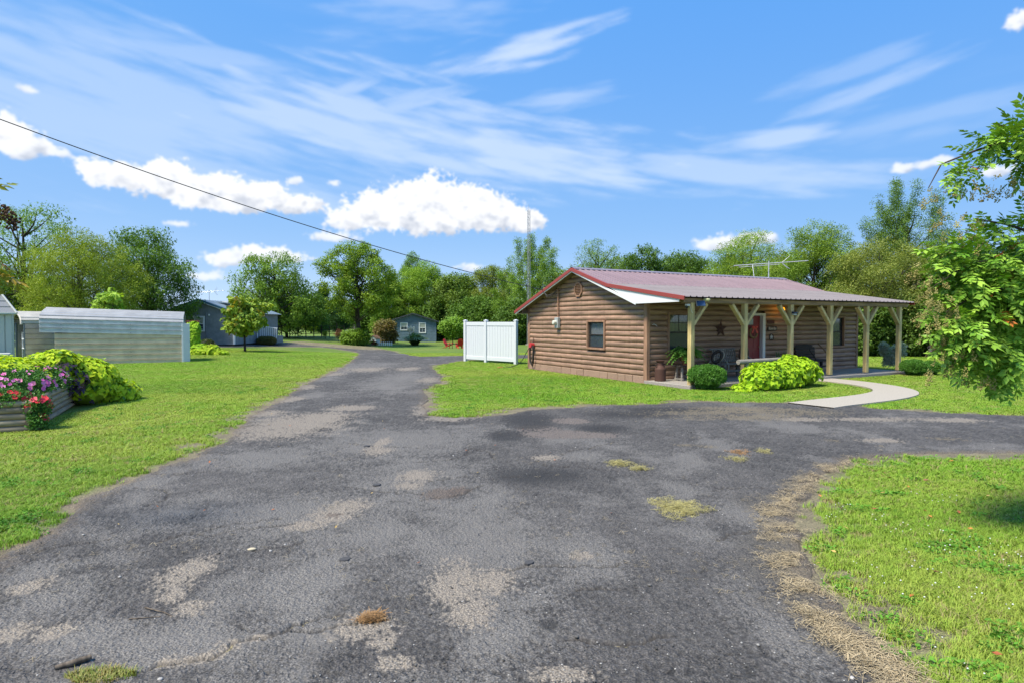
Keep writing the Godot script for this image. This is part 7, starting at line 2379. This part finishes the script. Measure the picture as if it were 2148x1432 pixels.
	for q in cl:
		var e: Array = q[1]
		var t := thing("clippings_clump", q[0], "clippings", Vector3(e[0], 0, e[1]), 0.0, "clumps of dried clippings on the driveway")
		buf = PackedFloat32Array()
		var rusty: bool = q[0].begins_with("rusty") or q[0].begins_with("brownish")
		for k in q[2]:
			var a := rng.randf() * TAU
			var rr := pow(rng.randf(), 0.75) * (1.0 + 0.25 * sin(a * 3.0 + e[0]) + 0.15 * sin(a * 7.0))
			put(buf, Basis.from_euler(Vector3(rf(-0.5, 0.5), rng.randf() * TAU, rf(-0.5, 0.5))) * Basis.from_scale(Vector3.ONE * rf(0.7, 1.3)), Vector3(cos(a) * rr * e[2], 0.014 + rf(0, 0.016) * (1.1 - rr), sin(a) * rr * e[3]), (Color(0.36, 0.21, 0.09) if rusty else Color(0.40, 0.36, 0.14)) * rf(0.6, 1.15))
		swarm(t, "dry_blades", wisp, M.berry, buf)
	# weeds in the crack at the lower left
	var wt := thing("crack_weeds", "clump of yellow-green weeds at the bottom-left crack", "weeds", gp(Vector2(-2.123, -3.121)))
	buf = PackedFloat32Array()
	for k in 170:
		var a := rng.randf() * TAU
		var rr := sqrt(rng.randf())
		put(buf, Basis(Vector3.UP, rng.randf() * TAU) * Basis.from_scale(Vector3.ONE * rf(0.5, 0.95)), Vector3(cos(a) * rr * 0.17 + 0.05, 0.012, sin(a) * rr * 0.07 + 0.05), Color(0.16, 0.25, 0.04).lerp(Color(0.38, 0.30, 0.12), rng.randf()))
	swarm(wt, "blades", tuft(9, 7, 0.025, 0.045, 0.003, 1.3), M.blade, buf)
	# sticks
	var wood := mat(0.24, 0.19, 0.14, 0.9, 0.0, TX.bark, 2.0)
	var st := thing("broken_stick", "short thick broken stick at the lower left", "stick", gp(Vector2(-2.292, -3.17), 0.0), 0.65)
	mb = MB.new()
	mb.tube([Vector3(-0.07, 0.026, 0.0), Vector3(0.0, 0.03, 0.006), Vector3(0.085, 0.034, 0.0)], [0.012, 0.016, 0.013], 8)
	part(st, "stick", mb, wood)
	st = thing("thin_twig", "long thin twig lying left of the sandy patch", "stick", gp(Vector2(-2.177, -3.764)), -0.15)
	mb = MB.new()
	mb.tube([Vector3(-0.12, 0.022, -0.03), Vector3(-0.03, 0.026, 0.0), Vector3(0.05, 0.022, 0.012), Vector3(0.13, 0.022, 0.05)], [0.005, 0.0045, 0.004, 0.002], 6)
	part(st, "stick", mb, wood)
	st = thing("thin_twig", "short straight twig nearest the camera side of the long twig", "stick", gp(Vector2(-2.211, -3.673)), 0.1)
	mb = MB.new()
	mb.tube([Vector3(-0.09, 0.021, 0), Vector3(0.09, 0.022, -0.01)], [0.004, 0.0025], 6)
	part(st, "stick", mb, wood)
	st = thing("pale_stone", "flat pale stone on the driveway left of centre", "stone", gp(Vector2(-2.044, -4.813)), 0.3)
	mb = MB.new()
	mb.sphere(Vector3(0, 0.018, 0), Vector3(0.035, 0.012, 0.018), 10, 6)
	part(st, "stone", mb, mat(0.5, 0.43, 0.3, 0.8))
	var slabs := [[Vector2(-1.26, -4.6), 0.055, "dark flat asphalt flake below the pale stone"], [Vector2(0.127, -4.536), 0.05, "brown flat asphalt flake near the road's middle"], [Vector2(-2.082, -8.849), 0.06, "thin asphalt flake beside the far sandy hole"], [Vector2(-1.482, -6.733), 0.06, "broken asphalt flake left of the reddish patch"]]
	for q in slabs:
		st = thing("asphalt_flake", q[2], "asphalt flake", gp(q[0]), q[1] * 20.0)
		mb = MB.new()
		var poly := PackedVector2Array()
		for k in 7:
			var a := TAU * k / 7.0
			poly.append(Vector2(cos(a), sin(a) * 0.7) * q[1] * rf(0.75, 1.15))
		mb.prism(poly, 0.008, 0.026, Transform3D(Basis(Vector3.RIGHT, -PI / 2), Vector3.ZERO))
		part(st, "flake", mb, mat(0.085, 0.083, 0.085, 0.9, 0.0, TX.speck, 3.0))

# ------------------------------------------------------------------ scene
func _ready() -> void:
	var cam := Camera3D.new()
	cam.name = "camera"
	add_child(cam)
	cam.position = Vector3(0, 1.8, 0)
	cam.rotation_degrees = Vector3(-1.806, 0, 0)
	cam.fov = 57.68
	cam.near = 0.05
	cam.far = 1000.0
	cam.current = true
	var env := Environment.new()
	env.background_mode = Environment.BG_SKY
	env.sky = make_sky(0.5)
	env.tonemap_mode = Environment.TONE_MAPPER_LINEAR
	env.tonemap_exposure = 2.8
	env.sdfgi_enabled = true
	env.ssao_enabled = true
	env.ssil_enabled = true
	var we := WorldEnvironment.new()
	we.name = "environment"
	we.environment = env
	add_child(we)
	var sun := DirectionalLight3D.new()
	sun.name = "sun"
	add_child(sun)
	var el := deg_to_rad(58.0)
	var towards := Vector3(-0.82 * cos(el), sin(el), 0.57 * cos(el))
	sun.look_at_from_position(towards * 50.0, Vector3.ZERO, Vector3.UP)
	sun.light_energy = 0.78
	sun.light_color = Color(1.0, 0.96, 0.89)
	sun.light_angular_distance = 15.0
	sun.shadow_enabled = true
	TX.grain = grey(1, 0.02, 64, 512, 0.62, 1.0, FastNoiseLite.TYPE_SIMPLEX_SMOOTH, 5, 1024, 512)
	TX.grain_v = grey(2, 0.02, 512, 64, 0.72, 1.0, FastNoiseLite.TYPE_SIMPLEX_SMOOTH, 5, 512, 1024)
	TX.speck = grey(3, 0.06, 512, 512, 0.70, 1.0, FastNoiseLite.TYPE_SIMPLEX_SMOOTH, 5)
	TX.film = grey(4, 0.008, 512, 512, 0.84, 1.0, FastNoiseLite.TYPE_SIMPLEX_SMOOTH, 5)
	TX.bark = grey(5, 0.03, 512, 128, 0.45, 1.0, FastNoiseLite.TYPE_SIMPLEX_SMOOTH, 5, 512, 512)
	TX.asphalt = grey(6, 0.16, 1024, 1024, 0.28, 1.0, FastNoiseLite.TYPE_SIMPLEX_SMOOTH, 4)
	TX.aggregate = grey(7, 0.11, 1024, 1024, 0.0, 1.0, FastNoiseLite.TYPE_SIMPLEX_SMOOTH, 5)
	TX.chips = chips()
	TX.turf = grey(8, 0.07, 1024, 1024, 0.62, 1.0, FastNoiseLite.TYPE_SIMPLEX_SMOOTH, 5)
	var t0 := Time.get_ticks_msec()
	grounds()
	print("grounds ", Time.get_ticks_msec() - t0)
	clumps()
	cabin()
	houses_and_sheds()
	print("houses ", Time.get_ticks_msec() - t0)
	trees()
	print("trees ", Time.get_ticks_msec() - t0)
	porch_things()
	beds()
	print("beds ", Time.get_ticks_msec() - t0)
	grass()
	litter()
	print("done ", Time.get_ticks_msec() - t0)

func houses_and_sheds() -> void:
	M.twig = mat(0.035, 0.04, 0.015, 0.95)
	sheds()
	houses()

# coarse chips with a net of fine cracks, as relief for the asphalt
func chips() -> ImageTexture:
	var c := FastNoiseLite.new()
	c.seed = 9
	c.noise_type = FastNoiseLite.TYPE_CELLULAR
	c.frequency = 0.09
	c.fractal_octaves = 3
	var a := c.get_seamless_image(1024, 1024)
	a.convert(Image.FORMAT_L8)
	c.seed = 10
	c.frequency = 0.0055
	c.fractal_octaves = 2
	c.cellular_return_type = FastNoiseLite.RETURN_DISTANCE2_SUB
	c.domain_warp_enabled = true
	c.domain_warp_amplitude = 60.0
	c.domain_warp_frequency = 0.012
	var b := c.get_seamless_image(1024, 1024, false, false, 0.1)
	b.convert(Image.FORMAT_L8)
	var d := a.get_data()
	var e := b.get_data()
	for i in d.size():
		var k := clampf((e[i] - 4.0) / 10.0, 0.0, 1.0)
		d[i] = int(60.0 + 195.0 * d[i] / 255.0 * (0.25 + 0.75 * k)) if k >= 1.0 else int((60.0 + 195.0 * d[i] / 255.0) * k * 0.8)
	var im := Image.create_from_data(1024, 1024, false, Image.FORMAT_L8, d)
	im.convert(Image.FORMAT_RGB8)
	return ImageTexture.create_from_image(im)
